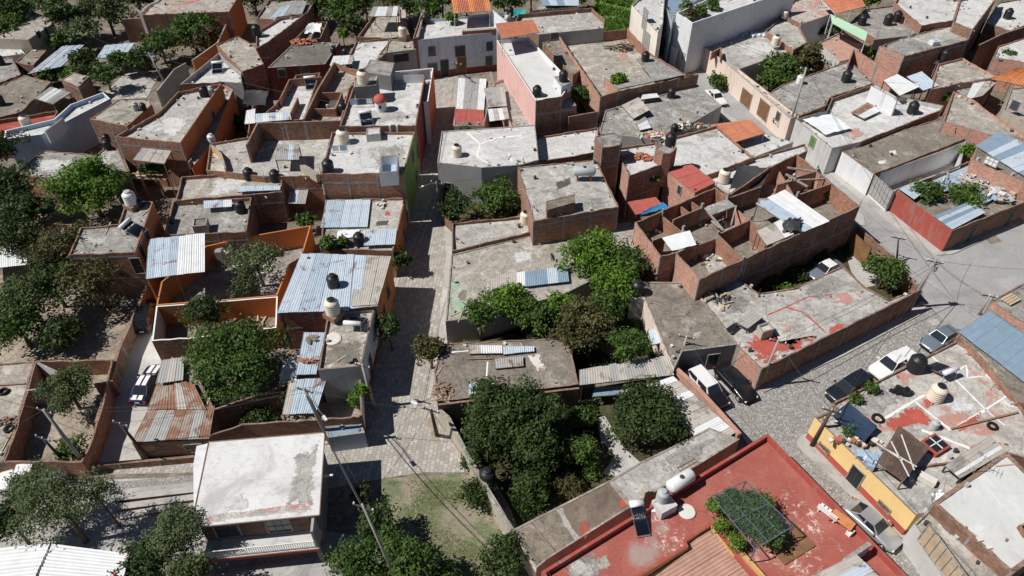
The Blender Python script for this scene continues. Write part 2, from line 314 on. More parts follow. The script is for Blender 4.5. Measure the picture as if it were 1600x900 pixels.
def flat_poly(name, pts, z, mat, parent, thick=0, z0=None):
    b = MB(); b.quad([(p.x, p.y, z) for p in pts])
    if thick:
        b.quad([(p.x, p.y, z - thick) for p in reversed(pts)])
        for i in range(len(pts)):
            p, q = pts[i], pts[(i + 1) % len(pts)]; b.quad([(p.x, p.y, z - thick), (q.x, q.y, z - thick), (q.x, q.y, z), (p.x, p.y, z)])
    me = b.mesh(name, mat, ORG.get(parent.name, (0, 0, 0))); bm = bmesh.new(); bm.from_mesh(me)
    bmesh.ops.triangulate(bm, faces=[f for f in bm.faces if len(f.verts) > 4]); bm.to_mesh(me); bm.free(); return obj(name, me, parent)

HOUSES = {}
BRICKS = ('brick_red', 'brick_brown', 'brick_pink', 'brick_dark')
def house(key, label, px, top, par=.35, wall='brick_red', roof='roof_grey', walls=(), cap=None, frame=True, th=.14, base=0.0, cat='house', name='house', low=(), group=None, beams=None, debris=True):
    """px: corners of the wall tops as sighted; top: wall top height; roof deck lies par below.
    walls: ((sighting near an edge), material); low: sightings of edges without parapet"""
    pts = ccw([P(u, v, top) for u, v in px]); n = len(pts); deck = top - par
    c = sum(pts, Vector()) / n; root = thing(name, label, cat, (c.x, c.y, base), group)
    cap = cap or ('brick_cap' if wall in BRICKS else 'concrete_cap')
    inn = inset(pts, th); mids = [(pts[i] + pts[(i + 1) % n]) / 2 for i in range(n)]
    def near(uv): q = P(uv[0], uv[1], top); return min(range(n), key=lambda i: (mids[i] - q).length)
    wm = [wall] * n; ht = [top] * n
    for uv, m in walls: wm[near(uv)] = m
    for uv in low: ht[near(uv)] = deck + .04
    H = dict(root=root, pts=pts, mats=wm, ht=ht, top=top, deck=deck, base=base, n=n); HOUSES[key] = H
    for i in range(n):
        a, b, ia, ib = pts[i], pts[(i + 1) % n], inn[i], inn[(i + 1) % n]; L = (b - a).length; t = ht[i]
        if L < .05: continue
        m = MB(); u0 = random.random() * 3; K = max(1, int(L / .7)) if wm[i] in BRICKS else max(1, int(L / 2.5)); J = .06 if wm[i] in BRICKS else .012
        tp = [t] + [t + random.uniform(-J * 1.6, J) for _ in range(K - 1)] + [t]
        for k in range(K):
            a0, a1, i0, i1 = a.lerp(b, k / K), a.lerp(b, (k + 1) / K), ia.lerp(ib, k / K), ia.lerp(ib, (k + 1) / K); t0, t1 = tp[k], tp[k + 1]; ua, ub = u0 + L * k / K, u0 + L * (k + 1) / K
            m.quad([(a0.x, a0.y, base - .1), (a1.x, a1.y, base - .1), (a1.x, a1.y, t1), (a0.x, a0.y, t0)], 0, [(ua, base), (ub, base), (ub, t1), (ua, t0)])
            m.quad([(i1.x, i1.y, deck - .3), (i0.x, i0.y, deck - .3), (i0.x, i0.y, t0), (i1.x, i1.y, t1)], 0, [(ub, deck), (ua, deck), (ua, t0), (ub, t1)])
            m.quad([(a0.x, a0.y, t0), (a1.x, a1.y, t1), (i1.x, i1.y, t1), (i0.x, i0.y, t0)], 1)
        if ht[i - 1] < t - .01: m.quad([(ia.x, ia.y, deck - .1), (a.x, a.y, deck - .1), (a.x, a.y, t), (ia.x, ia.y, t)], 0, [(0, deck), (th, deck), (th, t), (0, t)])
        if ht[(i + 1) % n] < t - .01: m.quad([(b.x, b.y, deck - .1), (ib.x, ib.y, deck - .1), (ib.x, ib.y, t), (b.x, b.y, t)], 0, [(0, deck), (th, deck), (th, t), (0, t)])
        part('wall', m, [wm[i], cap], root)
        nrm = Vector((b.y - a.y, -(b.x - a.x), 0)).normalized()
        if frame and wm[i] in BRICKS and L > 1.2 and nrm.dot(EYE - mids[i]) > 0:
            d = (b - a).normalized(); k = max(1, round(L / 3.3))
            for j in range(k + 1):
                x = .09 if j == 0 else L - .09 if j == k else L * j / k + random.uniform(-.25, .25)
                q = a + d * x + nrm * .003
                w = MB().box((q.x, q.y, (base + t) / 2 - .02), (.17, .024, t - base - .04), math.atan2(d.y, d.x)); part('concrete_column', w, 'frame_grey', root)
            for zb in (beams if beams is not None else [z for z in (2.75, 5.5) if base + .6 < z < t - .25]) :
                q = a + d * (L / 2) + nrm * .002
                w = MB().box((q.x, q.y, zb), (L - .2, .018, .2), math.atan2(d.y, d.x)); part('concrete_beam', w, 'frame_grey', root)
    dk = inset(pts, th * .6); flat_poly('roof_deck', dk, deck, roof, root)
    if base == 0 and cat == 'house' and debris: litter(H, inset(pts, .35), c)
    if frame and wall in BRICKS and base == 0:
        rb = MB()
        for q in inset(pts, th / 2):
            for _ in range(random.choice((0, 0, 2, 3, 4))):
                x, y = q.x + random.uniform(-.06, .06), q.y + random.uniform(-.06, .06); hh = random.uniform(.35, .95); rb.tube([(x, y, top - .05), (x + random.uniform(-.08, .08), y + random.uniform(-.08, .08), top + hh)], .012, 3, caps=False)
        if rb.v: part('rebar', rb, 'iron', root)
    return H
def litter(H, ring, c):
    """odd bricks, boards, tins and stones lying on a deck"""
    m = MB(); z = H['deck']; n = len(ring); per = sum((ring[i] - ring[i - 1]).length for i in range(n)); k = int(min(26, per * .4))
    for _ in range(k):
        i = random.randrange(n); a, b = ring[i], ring[(i + 1) % n]; q = a.lerp(b, random.random()).lerp(Vector((c.x, c.y, 0)), random.choice((0, .03, .05, .1, .3, .6)) * random.random()); j = random.random()
        if j < .45: m.box((q.x, q.y, z + .06), (.26, .13, .12), random.random() * 3, 0)
        elif j < .62: m.box((q.x, q.y, z + .05), (random.uniform(.8, 2.2), .1, .06), random.random() * 3, 1)
        elif j < .85: m.box((q.x, q.y, z + .1), [random.uniform(.12, .4) for _ in range(2)] + [.2], random.random() * 3, random.choice((2, 3, 4)))
        else: m.tube([(q.x, q.y, z), (q.x, q.y, z + random.uniform(.25, .4))], .16, 8, random.choice((3, 4, 5)))
    if m.v: part('litter', m, ['brick_cap', 'wood_pale', 'stone_white', 'iron', 'tank_grey', 'p_palegrey'], H['root'])['kind'] = 'stuff'

def hit(H, u, v):
    d = sight(u, v); best = None; pts = H['pts']; n = H['n']
    for i in range(n):
        a, b = pts[i], pts[(i + 1) % n]; e = b - a; nr = Vector((e.y, -e.x, 0))
        if nr.length < .01: continue
        nr.normalize(); den = d.dot(nr)
        if den >= -1e-4: continue
        a0 = Vector((a.x, a.y, 0)); t = (a0 - EYE).dot(nr) / den; q = EYE + d * t; s = (q - a0).dot(e) / e.length_squared
        if -.03 <= s <= 1.03 and (best is None or t < best[0]): best = (t, q, e.normalized(), nr)
    return best
def opening(key, u, v, w, h, kind='window', mat=None, z=None, frame='concrete_cap'):
    H = HOUSES[key]; r = hit(H, u, v)
    if not r: print('MISS opening', key, u, v); return
    _, q, e, nr = r; rz = math.atan2(e.y, e.x)
    zc = z if z is not None else max(H['base'] + h / 2 + .02, q.z)
    if kind == 'door': zc = max(H['base'], 0) + h / 2 + .03 if z is None else z
    o = Vector((q.x, q.y, zc)); L = lambda x, y, zz: o + e * x + nr * y + Vector((0, 0, zz))
    fr = MB(); s = .09
    for cx, cz, sx, sz in ((0, h / 2 + s / 2, w + 2 * s, s), (0, -h / 2 - s / 2, w + 2 * s, s), (-w / 2 - s / 2, 0, s, h), (w / 2 + s / 2, 0, s, h)):
        fr.box(L(cx, .035, cz), (sx, .09, sz), rz)
    pm = mat or ('pane' if kind == 'window' else 'door_wood'); nm = {'window': 'window', 'door': 'door', 'gate': 'garage_door', 'hole': 'opening'}[kind]
    pn = part(nm, MB().box(L(0, .012, 0), (w, .03, h), rz), pm, H['root'])
    if kind != 'hole': part('frame', fr, frame, pn)
    if kind == 'window':
        g = MB(); k = max(1, round(w / .5))
        for j in range(1, k): g.box(L(-w / 2 + w * j / k, .035, 0), (.035, .03, h), rz)
        g.box(L(0, .037, .02), (w, .03, .035), rz); part('window_bars', g, 'iron', pn)
    if kind in ('gate', 'door'):
        g = MB(); k = max(2, round(w / .6))
        for j in range(1, k): g.box(L(-w / 2 + w * j / k, .03, 0), (.04, .03, h), rz)
        part('door_rib', g, 'iron', pn)
    return pn
def run(key, label, px, top, wall='brick_red', th=.16, base=0., cut=0., cat='wall', name='boundary_wall', cap=None, parent=None, closed=False, frame=True, pname='wall_section'):
    """free wall following sighted top points"""
    pts = [P(u, v, top) for u, v in px]; cap = cap or ('brick_cap' if wall in BRICKS else 'concrete_cap')
    if parent is None:
        c = sum(pts, Vector()) / len(pts); root = thing(name, label, cat, (c.x, c.y, base))
    else: root = parent
    seg = list(zip(pts, pts[1:]))
    if closed: seg.append((pts[-1], pts[0]))
    for k, (a, b) in enumerate(seg):
        d = (b - a); L = d.length
        if L < .1: continue
        d.normalize(); nr = Vector((-d.y, d.x, 0)) * th / 2; t = top - .004 * (k % 3) - cut
        A, B = a + d * (.01 if k else 0), b
        c = [A - nr, B - nr, B + nr, A + nr]; m = MB(); uvq = [(0, base), (L, base), (L, t), (0, t)]
        for i in range(4):
            p, q = c[i], c[(i + 1) % 4]; w = (q - p).length
            m.quad([(p.x, p.y, base - .05), (q.x, q.y, base - .05), (q.x, q.y, t), (p.x, p.y, t)], 0, [(0, base), (w, base), (w, t), (0, t)])
        m.quad([(p.x, p.y, t) for p in c], 1); part(pname, m, [wall, cap], root)
        if frame and wall in BRICKS and L > 2:
            for j in range(max(1, round(L / 3.2)) + 1):
                q = a + d * min(max(L * j / max(1, round(L / 3.2)), .1), L - .1); part('concrete_column', MB().box((q.x, q.y, (base + t) / 2 - .01), (.17, th + .024, t - base - .02), math.atan2(d.y, d.x)), 'frame_grey', root)
    if key: HOUSES[key] = dict(root=root, pts=[p for p in pts], n=len(pts), top=top, base=base, deck=base)
    return root
def sheets(root, quad, z, n, mats, pitch=.2, amp=.024, steps=0, name='roof_sheet', rag=.12, z2=None):
    """n corrugated sheets side by side from a-b (eave) towards d-c; quad a,b,c,d sighted; z may be 4 heights"""
    zs = z if hasattr(z, '__len__') else [z] * 4
    a, b, c, d = [P(q[0], q[1], zz) for q, zz in zip(quad, zs)]; rnd = random.Random(int(a.x * 100 + a.y * 37)); out = []
    nrm = (b - a).cross(d - a).normalized()
    if nrm.z < 0: nrm = -nrm
    wid = ((b - a).length + (c - d).length) / 2
    for i in range(n):
        s0, s1 = i / n, (i + 1.04) / n if i < n - 1 else 1; r0, r1 = rnd.uniform(-rag, rag) * .02, rnd.uniform(-rag, rag) * .08
        w = wid / n; waves = max(3, min(8, round(w / pitch))); K = waves * 4; dz = (i % 2) * .012 + rnd.uniform(0, .02)
        T = max(1, steps); m = MB(); rows = []
        for t in range(T):
            for e in ((0, 1) if True else ()):
                tt = (t + e) / T; tt = r0 + tt * (1 - r0 + r1) if True else tt; R = []
                for k in range(K + 1):
                    s = s0 + (s1 - s0) * k / K; q = a.lerp(b, s).lerp(d.lerp(c, s), tt)
                    h = amp * math.cos(2 * math.pi * k * waves / K) + dz + (.014 * (1 - e) if steps else 0); q = q + nrm * (h + .02); R.append(len(m.v)); m.v.append(tuple(q))
                rows.append(R)
        for A, B in zip(rows, rows[1:]):
            for k in range(K): m.f.append((A[k], A[k + 1], B[k + 1], B[k])); m.m.append(0); m.uv.append([(0, 0)] * 4)
        out.append(part(name, m, rnd.choice(mats) if isinstance(mats, (list, tuple)) else mats, root, smooth=not steps))
    return out
def canopy(label, quad, z, n, mats, posts=True, zb=0, name='corrugated_canopy', cat='canopy', post='iron', **k):
    zs = z if hasattr(z, '__len__') else [z] * 4
    p = [P(q[0], q[1], zz) for q, zz in zip(quad, zs)]; c = sum(p, Vector()) / 4
    root = thing(name, label, cat, (c.x, c.y, zb)); sheets(root, quad, z, n, mats, **k)
    if posts:
        for q in p:
            q = q.lerp(c, .06); part('post', MB().beam((q.x, q.y, zb), (q.x, q.y, q.z - .03), .1), post, root)
    fr = MB()
    for i in range(4):
        A, B = p[i].lerp(c, .03), p[(i + 1) % 4].lerp(c, .03); fr.beam((A.x, A.y, A.z - .06), (B.x, B.y, B.z - .06), .07)
    part('roof_frame', fr, post, root); return root
def worn(mat):
    nm = mat + '_worn'
    if nm in MATS: return nm
    m = MATS[mat].copy(); m.name = nm; MATS[nm] = m; n = m.node_tree; o = n.nodes['Material Output']; b = n.nodes['Principled BSDF']
    at = nd(n, 'ShaderNodeAttribute', attribute_name='fade'); v = at.outputs['Fac']
    for f, k in ((noise(n, pos(n), 1.9, 9, .8, .6), 3.0), (noise(n, pos(n), .55, 4, .6, .5), 2.0)):
        q = nd(n, 'ShaderNodeMath', operation='MULTIPLY_ADD'); n.links.new(f, q.inputs[0]); q.inputs[1].default_value = k; q.inputs[2].default_value = -k / 2
        ad = nd(n, 'ShaderNodeMath', operation='ADD'); n.links.new(v, ad.inputs[0]); n.links.new(q.outputs[0], ad.inputs[1]); v = ad.outputs[0]
    mr = nd(n, 'ShaderNodeMapRange'); n.links.new(v, mr.inputs[0]); mr.inputs[1].default_value = .38; mr.inputs[2].default_value = .56
    t = nd(n, 'ShaderNodeBsdfTransparent'); ms = nd(n, 'ShaderNodeMixShader'); n.links.new(mr.outputs[0], ms.inputs[0]); n.links.new(t.outputs[0], ms.inputs[1]); n.links.new(b.outputs[0], ms.inputs[2]); n.links.new(ms.outputs[0], o.inputs[0]); return nm
def patch(key, px, mat, z=None, lift=.006, rag=.22, name='paint_shade_patch', seed=None):
    H = HOUSES[key]; H['np'] = H.get('np', 0) + 1; lift = .004 + .003 * H['np']; z = (z if z is not None else H['deck']) + lift
    if rag <= .1: return flat_poly(name, ccw([P(u, v, z) for u, v in px]), z, mat, H['root'])
    pts = ccw([P(u, v, z) for u, v in px]); c = sum(pts, Vector()) / len(pts); out = []
    for i in range(len(pts)):
        a, b = pts[i], pts[(i + 1) % len(pts)]; out += [a, a.lerp(b, .5)]
    b = MB(); org = ORG.get(H['root'].name); rings = []
    for s in (1.35, .72, .4): rings.append([c + (q - c) * s for q in out])
    n = len(out); V = [q for r in rings for q in r] + [c]; F = []
    for r in range(2):
        for i in range(n): F.append((r * n + i, r * n + (i + 1) % n, (r + 1) * n + (i + 1) % n, (r + 1) * n + i))
    for i in range(n): F.append((2 * n + i, 2 * n + (i + 1) % n, 3 * n))
    me = bpy.data.meshes.new(name); me.from_pydata([(q.x - org.x, q.y - org.y, z - org.z) for q in V], [], F); at = me.attributes.new('fade', 'FLOAT', 'POINT'); at.data.foreach_set('value', [-.25] * n + [.62] * n + [1.] * n + [1.]); me.materials.append(MATS[worn(mat)]); me.update()
    return obj(name, me, H['root'])
def stripe(key, px, mat, w=.35, z=None, lift=.009, name='paint_stripe'):
    H = HOUSES[key]; z = (z if z is not None else H['deck']) + lift
    pts = [P(u, v, z) for u, v in px]
    fine = []
    for a, b in zip(pts, pts[1:]):
        k = max(1, int((b - a).length / .4)); fine += [a.lerp(b, j / k) for j in range(k)]
    fine.append(pts[-1]); b = MB(); L = []; R = []
    for i, p in enumerate(fine):
        d = (fine[min(i + 1, len(fine) - 1)] - fine[max(i - 1, 0)]).normalized(); nr = Vector((-d.y, d.x, 0)); w2 = w * random.uniform(.16, .36); L.append(p + nr * w2); R.append(p - nr * w2 * random.uniform(.8, 1.2))
    for i in range(len(fine) - 1): b.quad([R[i], R[i + 1], L[i + 1], L[i]])
    return part(name, b, mat, H['root'])
# ---------------------------------------------------------------- props
PROTO = {}
def make_proto(key, build):
    """build() -> list of (name, mesh, [children]); cached meshes, instanced per thing"""
    if key not in PROTO: PROTO[key] = build()
    return PROTO[key]
def place(name, label, cat, protos, loc, rz=0, sc=1, group=None):
    root = thing(name, label, cat, loc, group, rz); root.scale = (sc, sc, sc) if not hasattr(sc, '__len__') else sc
    for nm, me, kids in protos:
        o = obj(nm, me, root)
        for kn, km in kids: obj(kn, km, o)
    return root
def tank_proto(kind):
    mat = {'black': 'tank_black', 'beige': 'tank_beige', 'white': 'tank_white', 'grey': 'tank_grey'}[kind]
    pr = [(.55, 0), (.58, .04)]
    for i in range(5):
        z = .10 + i * .2; pr += [(.58, z), (.55, z + .03), (.55, z + .06), (.58, z + .09)]
    pr += [(.58, 1.12), (.50, 1.24), (.34, 1.36), (.27, 1.40), (.27, 1.45)]
    body = MB().lathe(pr, 22).mesh('tank_body', mat, smooth=True)
    lid = MB().lathe([(.30, 1.452), (.30, 1.50), (.20, 1.54)], 18).mesh('lid', 'tank_black' if kind in ('beige', 'black') else 'tank_grey', smooth=False)
    pipe = MB().tube([(.5, .2, .12), (.75, .3, .12), (.78, .31, 0.03)], .03, 6).mesh('pipe', 'tank_grey')
    return [('tank_body', body, []), ('lid', lid, []), ('pipe', pipe, [])]
def tank(u, v, z, kind, label, sc=1., rz=None, stand=0):
    p = P(u, v, z + stand); r = place('water_tank', label, 'water tank', make_proto(('tank', kind), lambda: tank_proto(kind)), p, random.random() * 6 if rz is None else rz, (sc, sc, sc * .95), 'rooftop water tanks')
    if stand:
        c = MB().box((0, 0, -stand / 2 / sc / .95 - .003), (1.25, 1.25, stand / sc / .95)); obj('plinth', c.mesh('plinth', 'brick_brown'), r)
    return r
def heater_proto():
    t = MB().tube([(-.95, 0, 1.25), (-.9, 0, 1.25), (.9, 0, 1.25), (.95, 0, 1.25)], [.16, .24, .24, .16], 16).mesh('hot_water_cylinder', 'tank_white', smooth=True)
    tb = MB()
    for i in range(15):
        x = -.78 + i * 1.56 / 14; tb.tube([(x, -.1, 1.12), (x, -1.75, .2)], .035, 6)
    f = MB().beam((-.9, -1.8, .14), (.9, -1.8, .14), .08)
    for x in (-.88, .88): f.beam((x, -1.8, .12), (x, .05, 1.1), .05).beam((x, .05, 1.1), (x, .3, 0.02), .05).beam((x, -1.78, .12), (x, -1.78, 0.02), .05)
    bk = MB(); bk.quad([(-.82, -1.75, .14), (.82, -1.75, .14), (.82, -.1, 1.05), (-.82, -.1, 1.05)])
    return [('hot_water_cylinder', t, []), ('glass_tubes', tb.mesh('glass_tubes', 'solar_tube', smooth=True), []), ('stand', f.mesh('stand', 'chrome'), []), ('reflector', bk.mesh('reflector', 'glass_dark'), [])]
def heater(u, v, z, label, toward, sc=1.):
    a = P(u, v, z); b = P(toward[0], toward[1], z); d = (b - a); rz = math.atan2(d.y, d.x) + math.pi / 2
    return place('solar_water_heater', label, 'solar heater', make_proto('heater', heater_proto), a, rz, sc if hasattr(sc, '__len__') else (sc * .85, sc * .95, sc * .85), 'rooftop solar heaters')
def gastank(u, v, z, label, toward, sc=1., mat='tank_grey'):
    a = P(u, v, z); b = P(toward[0], toward[1], z); rz = math.atan2((b - a).y, (b - a).x)
    def bld():
        body = MB().tube([(-1.05, 0, .95), (-1, 0, .95), (-.85, 0, .95), (.85, 0, .95), (1, 0, .95), (1.05, 0, .95)], [.1, .32, .44, .44, .32, .1], 18).mesh('tank_shell', mat, smooth=True)
        L = [MB().box((x, 0, .3), (.14, .6, .6)).mesh('leg', 'brick_red') for x in (-.6, .6)]
        cap = MB().lathe([(.14, 1.35), (.14, 1.46), (.05, 1.48)], 12).mesh('valve_cap', 'iron')
        return [('tank_shell', body, []), ('leg', L[0], []), ('leg', L[1], []), ('valve_cap', cap, [])]
    return place('gas_tank', label, 'gas tank', make_proto(('gas', mat), bld), a, rz, sc)
def dish(u, v, z, label, az=2.2):
    def bld():
        m = MB(); n = 16; prof = [(.02, 0), (.2, .025), (.36, .08), (.42, .11)]
        m._lathe(prof, n, (0, 0, 0), 0); m.f.pop(); m.m.pop(); m.uv.pop()
        R = Matrix.Rotation(RAD(55), 4, 'X'); m.v = [tuple(R @ Vector(q) + Vector((0, 0, .55))) for q in m.v]
        return [('reflector', m.mesh('reflector', 'tank_grey', smooth=True), []), ('mast', MB().tube([(0, 0, 0), (0, .05, .55)], .03, 6).mesh('mast', 'iron'), []), ('arm', MB().tube([(0, 0, .5), (0, -.5, .75)], .02, 5).mesh('arm', 'iron'), [])]
    return place('satellite_dish', label, 'satellite dish', make_proto('dish', bld), P(u, v, z), az, 1, 'satellite dishes')
def antenna(u, v, z, label, h=2.2):
    p = P(u, v, z); m = MB().tube([p, p + Vector((0, 0, h))], .025, 5); r = random.uniform(0, 3)
    o = thing('tv_antenna', label, 'antenna', p, 'rooftop antennas'); part('mast', m, 'chrome', o); b = MB(); d = Vector((math.cos(r), math.sin(r), 0)); e = Vector((-d.y, d.x, 0)); t = p + Vector((0, 0, h - .05)); b.beam(t - d * .6, t + d * .6, .03)
    for k in range(5): q = t + d * (-.55 + k * .27); b.beam(q - e * (.45 - k * .05), q + e * (.45 - k * .05), .02)
    part('aerial', b, 'chrome', o); return o
# ---- trees
def crown(name, rx, ry, rz, nleaf, size, seed, mat, nclump=40, airy=.0, cr=.3, bot=-.55):
    g = np.random.default_rng(seed); d = g.normal(size=(nclump, 3)); d[:, 2] = np.where(d[:, 2] < bot, -d[:, 2], d[:, 2]); d /= np.linalg.norm(d, axis=1)[:, None]
    lob = 1 + .22 * np.sin(3 * np.arctan2(d[:, 1], d[:, 0]) + seed) * (1 - abs(d[:, 2])) + g.normal(0, .1, nclump)
    rr = (g.uniform(.28, .86, nclump) if not airy else g.uniform(.3, .95, nclump)) * lob; cen = d * rr[:, None]
    crs = g.uniform(.6, 1.25, nclump) * cr; w = crs ** 2; idx = g.choice(nclump, nleaf, p=w / w.sum())
    e = g.normal(size=(nleaf, 3)); e /= np.linalg.norm(e, axis=1)[:, None]; e[:, 2] = np.abs(e[:, 2]) * np.where(g.random(nleaf) < .78, 1, -1)
    rad = (g.random(nleaf) ** (.35 if not airy else .6)); p = cen[idx] + e * (crs[idx] * rad)[:, None] * np.array([1, 1, .8]); S = np.array([rx, ry, rz]); p = p * S
    p += g.normal(0, .12, p.shape)
    stray = g.random(nleaf) < .05; p[stray] += g.normal(0, .28, (stray.sum(), 3))
    nr = e * .8 + g.normal(0, .55, (nleaf, 3)) + np.array([0, 0, .35]); nr /= np.linalg.norm(nr, axis=1)[:, None]
    t = np.cross(nr, g.normal(size=(nleaf, 3))); t /= np.linalg.norm(t, axis=1)[:, None]; b = np.cross(nr, t); s = size * g.uniform(.6, 1.35, nleaf)[:, None]
    V = np.stack([p - t * s, p + b * s * .5 - t * s * .1, p + t * s, p - b * s * .5 - t * s * .1], 1).reshape(-1, 3)
    me = bpy.data.meshes.new(name); me.vertices.add(len(V)); me.vertices.foreach_set('co', V.ravel()); me.loops.add(nleaf * 4); me.loops.foreach_set('vertex_index', np.arange(nleaf * 4))
    me.polygons.add(nleaf); me.polygons.foreach_set('loop_start', np.arange(0, nleaf * 4, 4)); me.polygons.foreach_set('loop_total', np.full(nleaf, 4))
    at = me.attributes.new('tint', 'FLOAT', 'POINT'); ct = g.random(nclump); tv = np.clip(ct[idx] * .55 + g.random(nleaf) * .5, 0, 1); at.data.foreach_set('value', np.repeat(tv, 4))
    me.materials.append(MATS[mat]); me.update(); me.validate(); return me, cen * S
TN = [0]
def tree(u, v, rpx, h, mat, label, sq=.8, ry=None, dens=1., airy=0, group=None, leaf_=None, base=0, name='tree', cat='tree', nclump=None, cr=.3, trunk=True, mat2=None, n2=.06):
    TN[0] += 1; zc = None; m0 = mpp(u, v, h * .6); R = rpx * m0; rz = min(R * sq, (h - base) * .48); zc = h - rz * 1.05
    c = P(u, v, zc); root = thing(name, label, cat, (c.x, c.y, base), group)
    far = m0 / .05; sz = (leaf_ or .14) * max(.8, min(far, 2.2)); A = R * R * 4; n = int(min(26000, max(900, dens * A * 3.6 / (sz * sz)))); 
    nc = nclump or int(34 + R * 12); me, cen = crown('crown', R, (ry * m0 if ry else R), rz, n, sz, TN[0] * 7 + 3, mat, nc, airy, cr)
    o = obj('crown', me, root); o.location = (0, 0, zc - base)
    if mat2:
        me2, _ = crown('blossom', R * 1.02, R * 1.02, rz * 1.02, int(n * n2), sz * 1.1, TN[0] * 7 + 3, mat2, max(6, nc // 6), airy, cr * .7); o2 = obj('blossom', me2, root); o2.location = (0, 0, zc - base)
    if trunk:
        tr = max(.07, R * .055); rnd = random.Random(TN[0]); lean = Vector((rnd.uniform(-.3, .3), rnd.uniform(-.3, .3), 0)); zt = zc - base - rz * .35
        m = MB().tube([(0, 0, -.1), lean * .3 + Vector((0, 0, zt * .5)), lean + Vector((0, 0, zt))], [tr * 1.3, tr, tr * .8], 8)
        obj('trunk', m.mesh('trunk', 'bark', smooth=True), root); top = lean + Vector((0, 0, zt))
        lm = MB()
        for k in range(min(len(cen), 9 if R > 1.5 else 4)):
            e = Vector(cen[k]) * .8 + Vector((0, 0, zc - base)); mid = top.lerp(e, .5) + Vector((rnd.uniform(-.2, .2), rnd.uniform(-.2, .2), .1)); lm.tube([top - Vector((0, 0, .1)), mid, e], [tr * .55, tr * .35, tr * .12], 5)
        obj('limbs', lm.mesh('limbs', 'bark', smooth=True), root)
    return root
def bush(u, v, rpx, h, mat, label, base=0, **k): return tree(u, v, rpx, h + base, mat, label, base=base, name=k.pop('name', 'shrub'), cat=k.pop('cat', 'shrub'), trunk=False, cr=.36, **k)
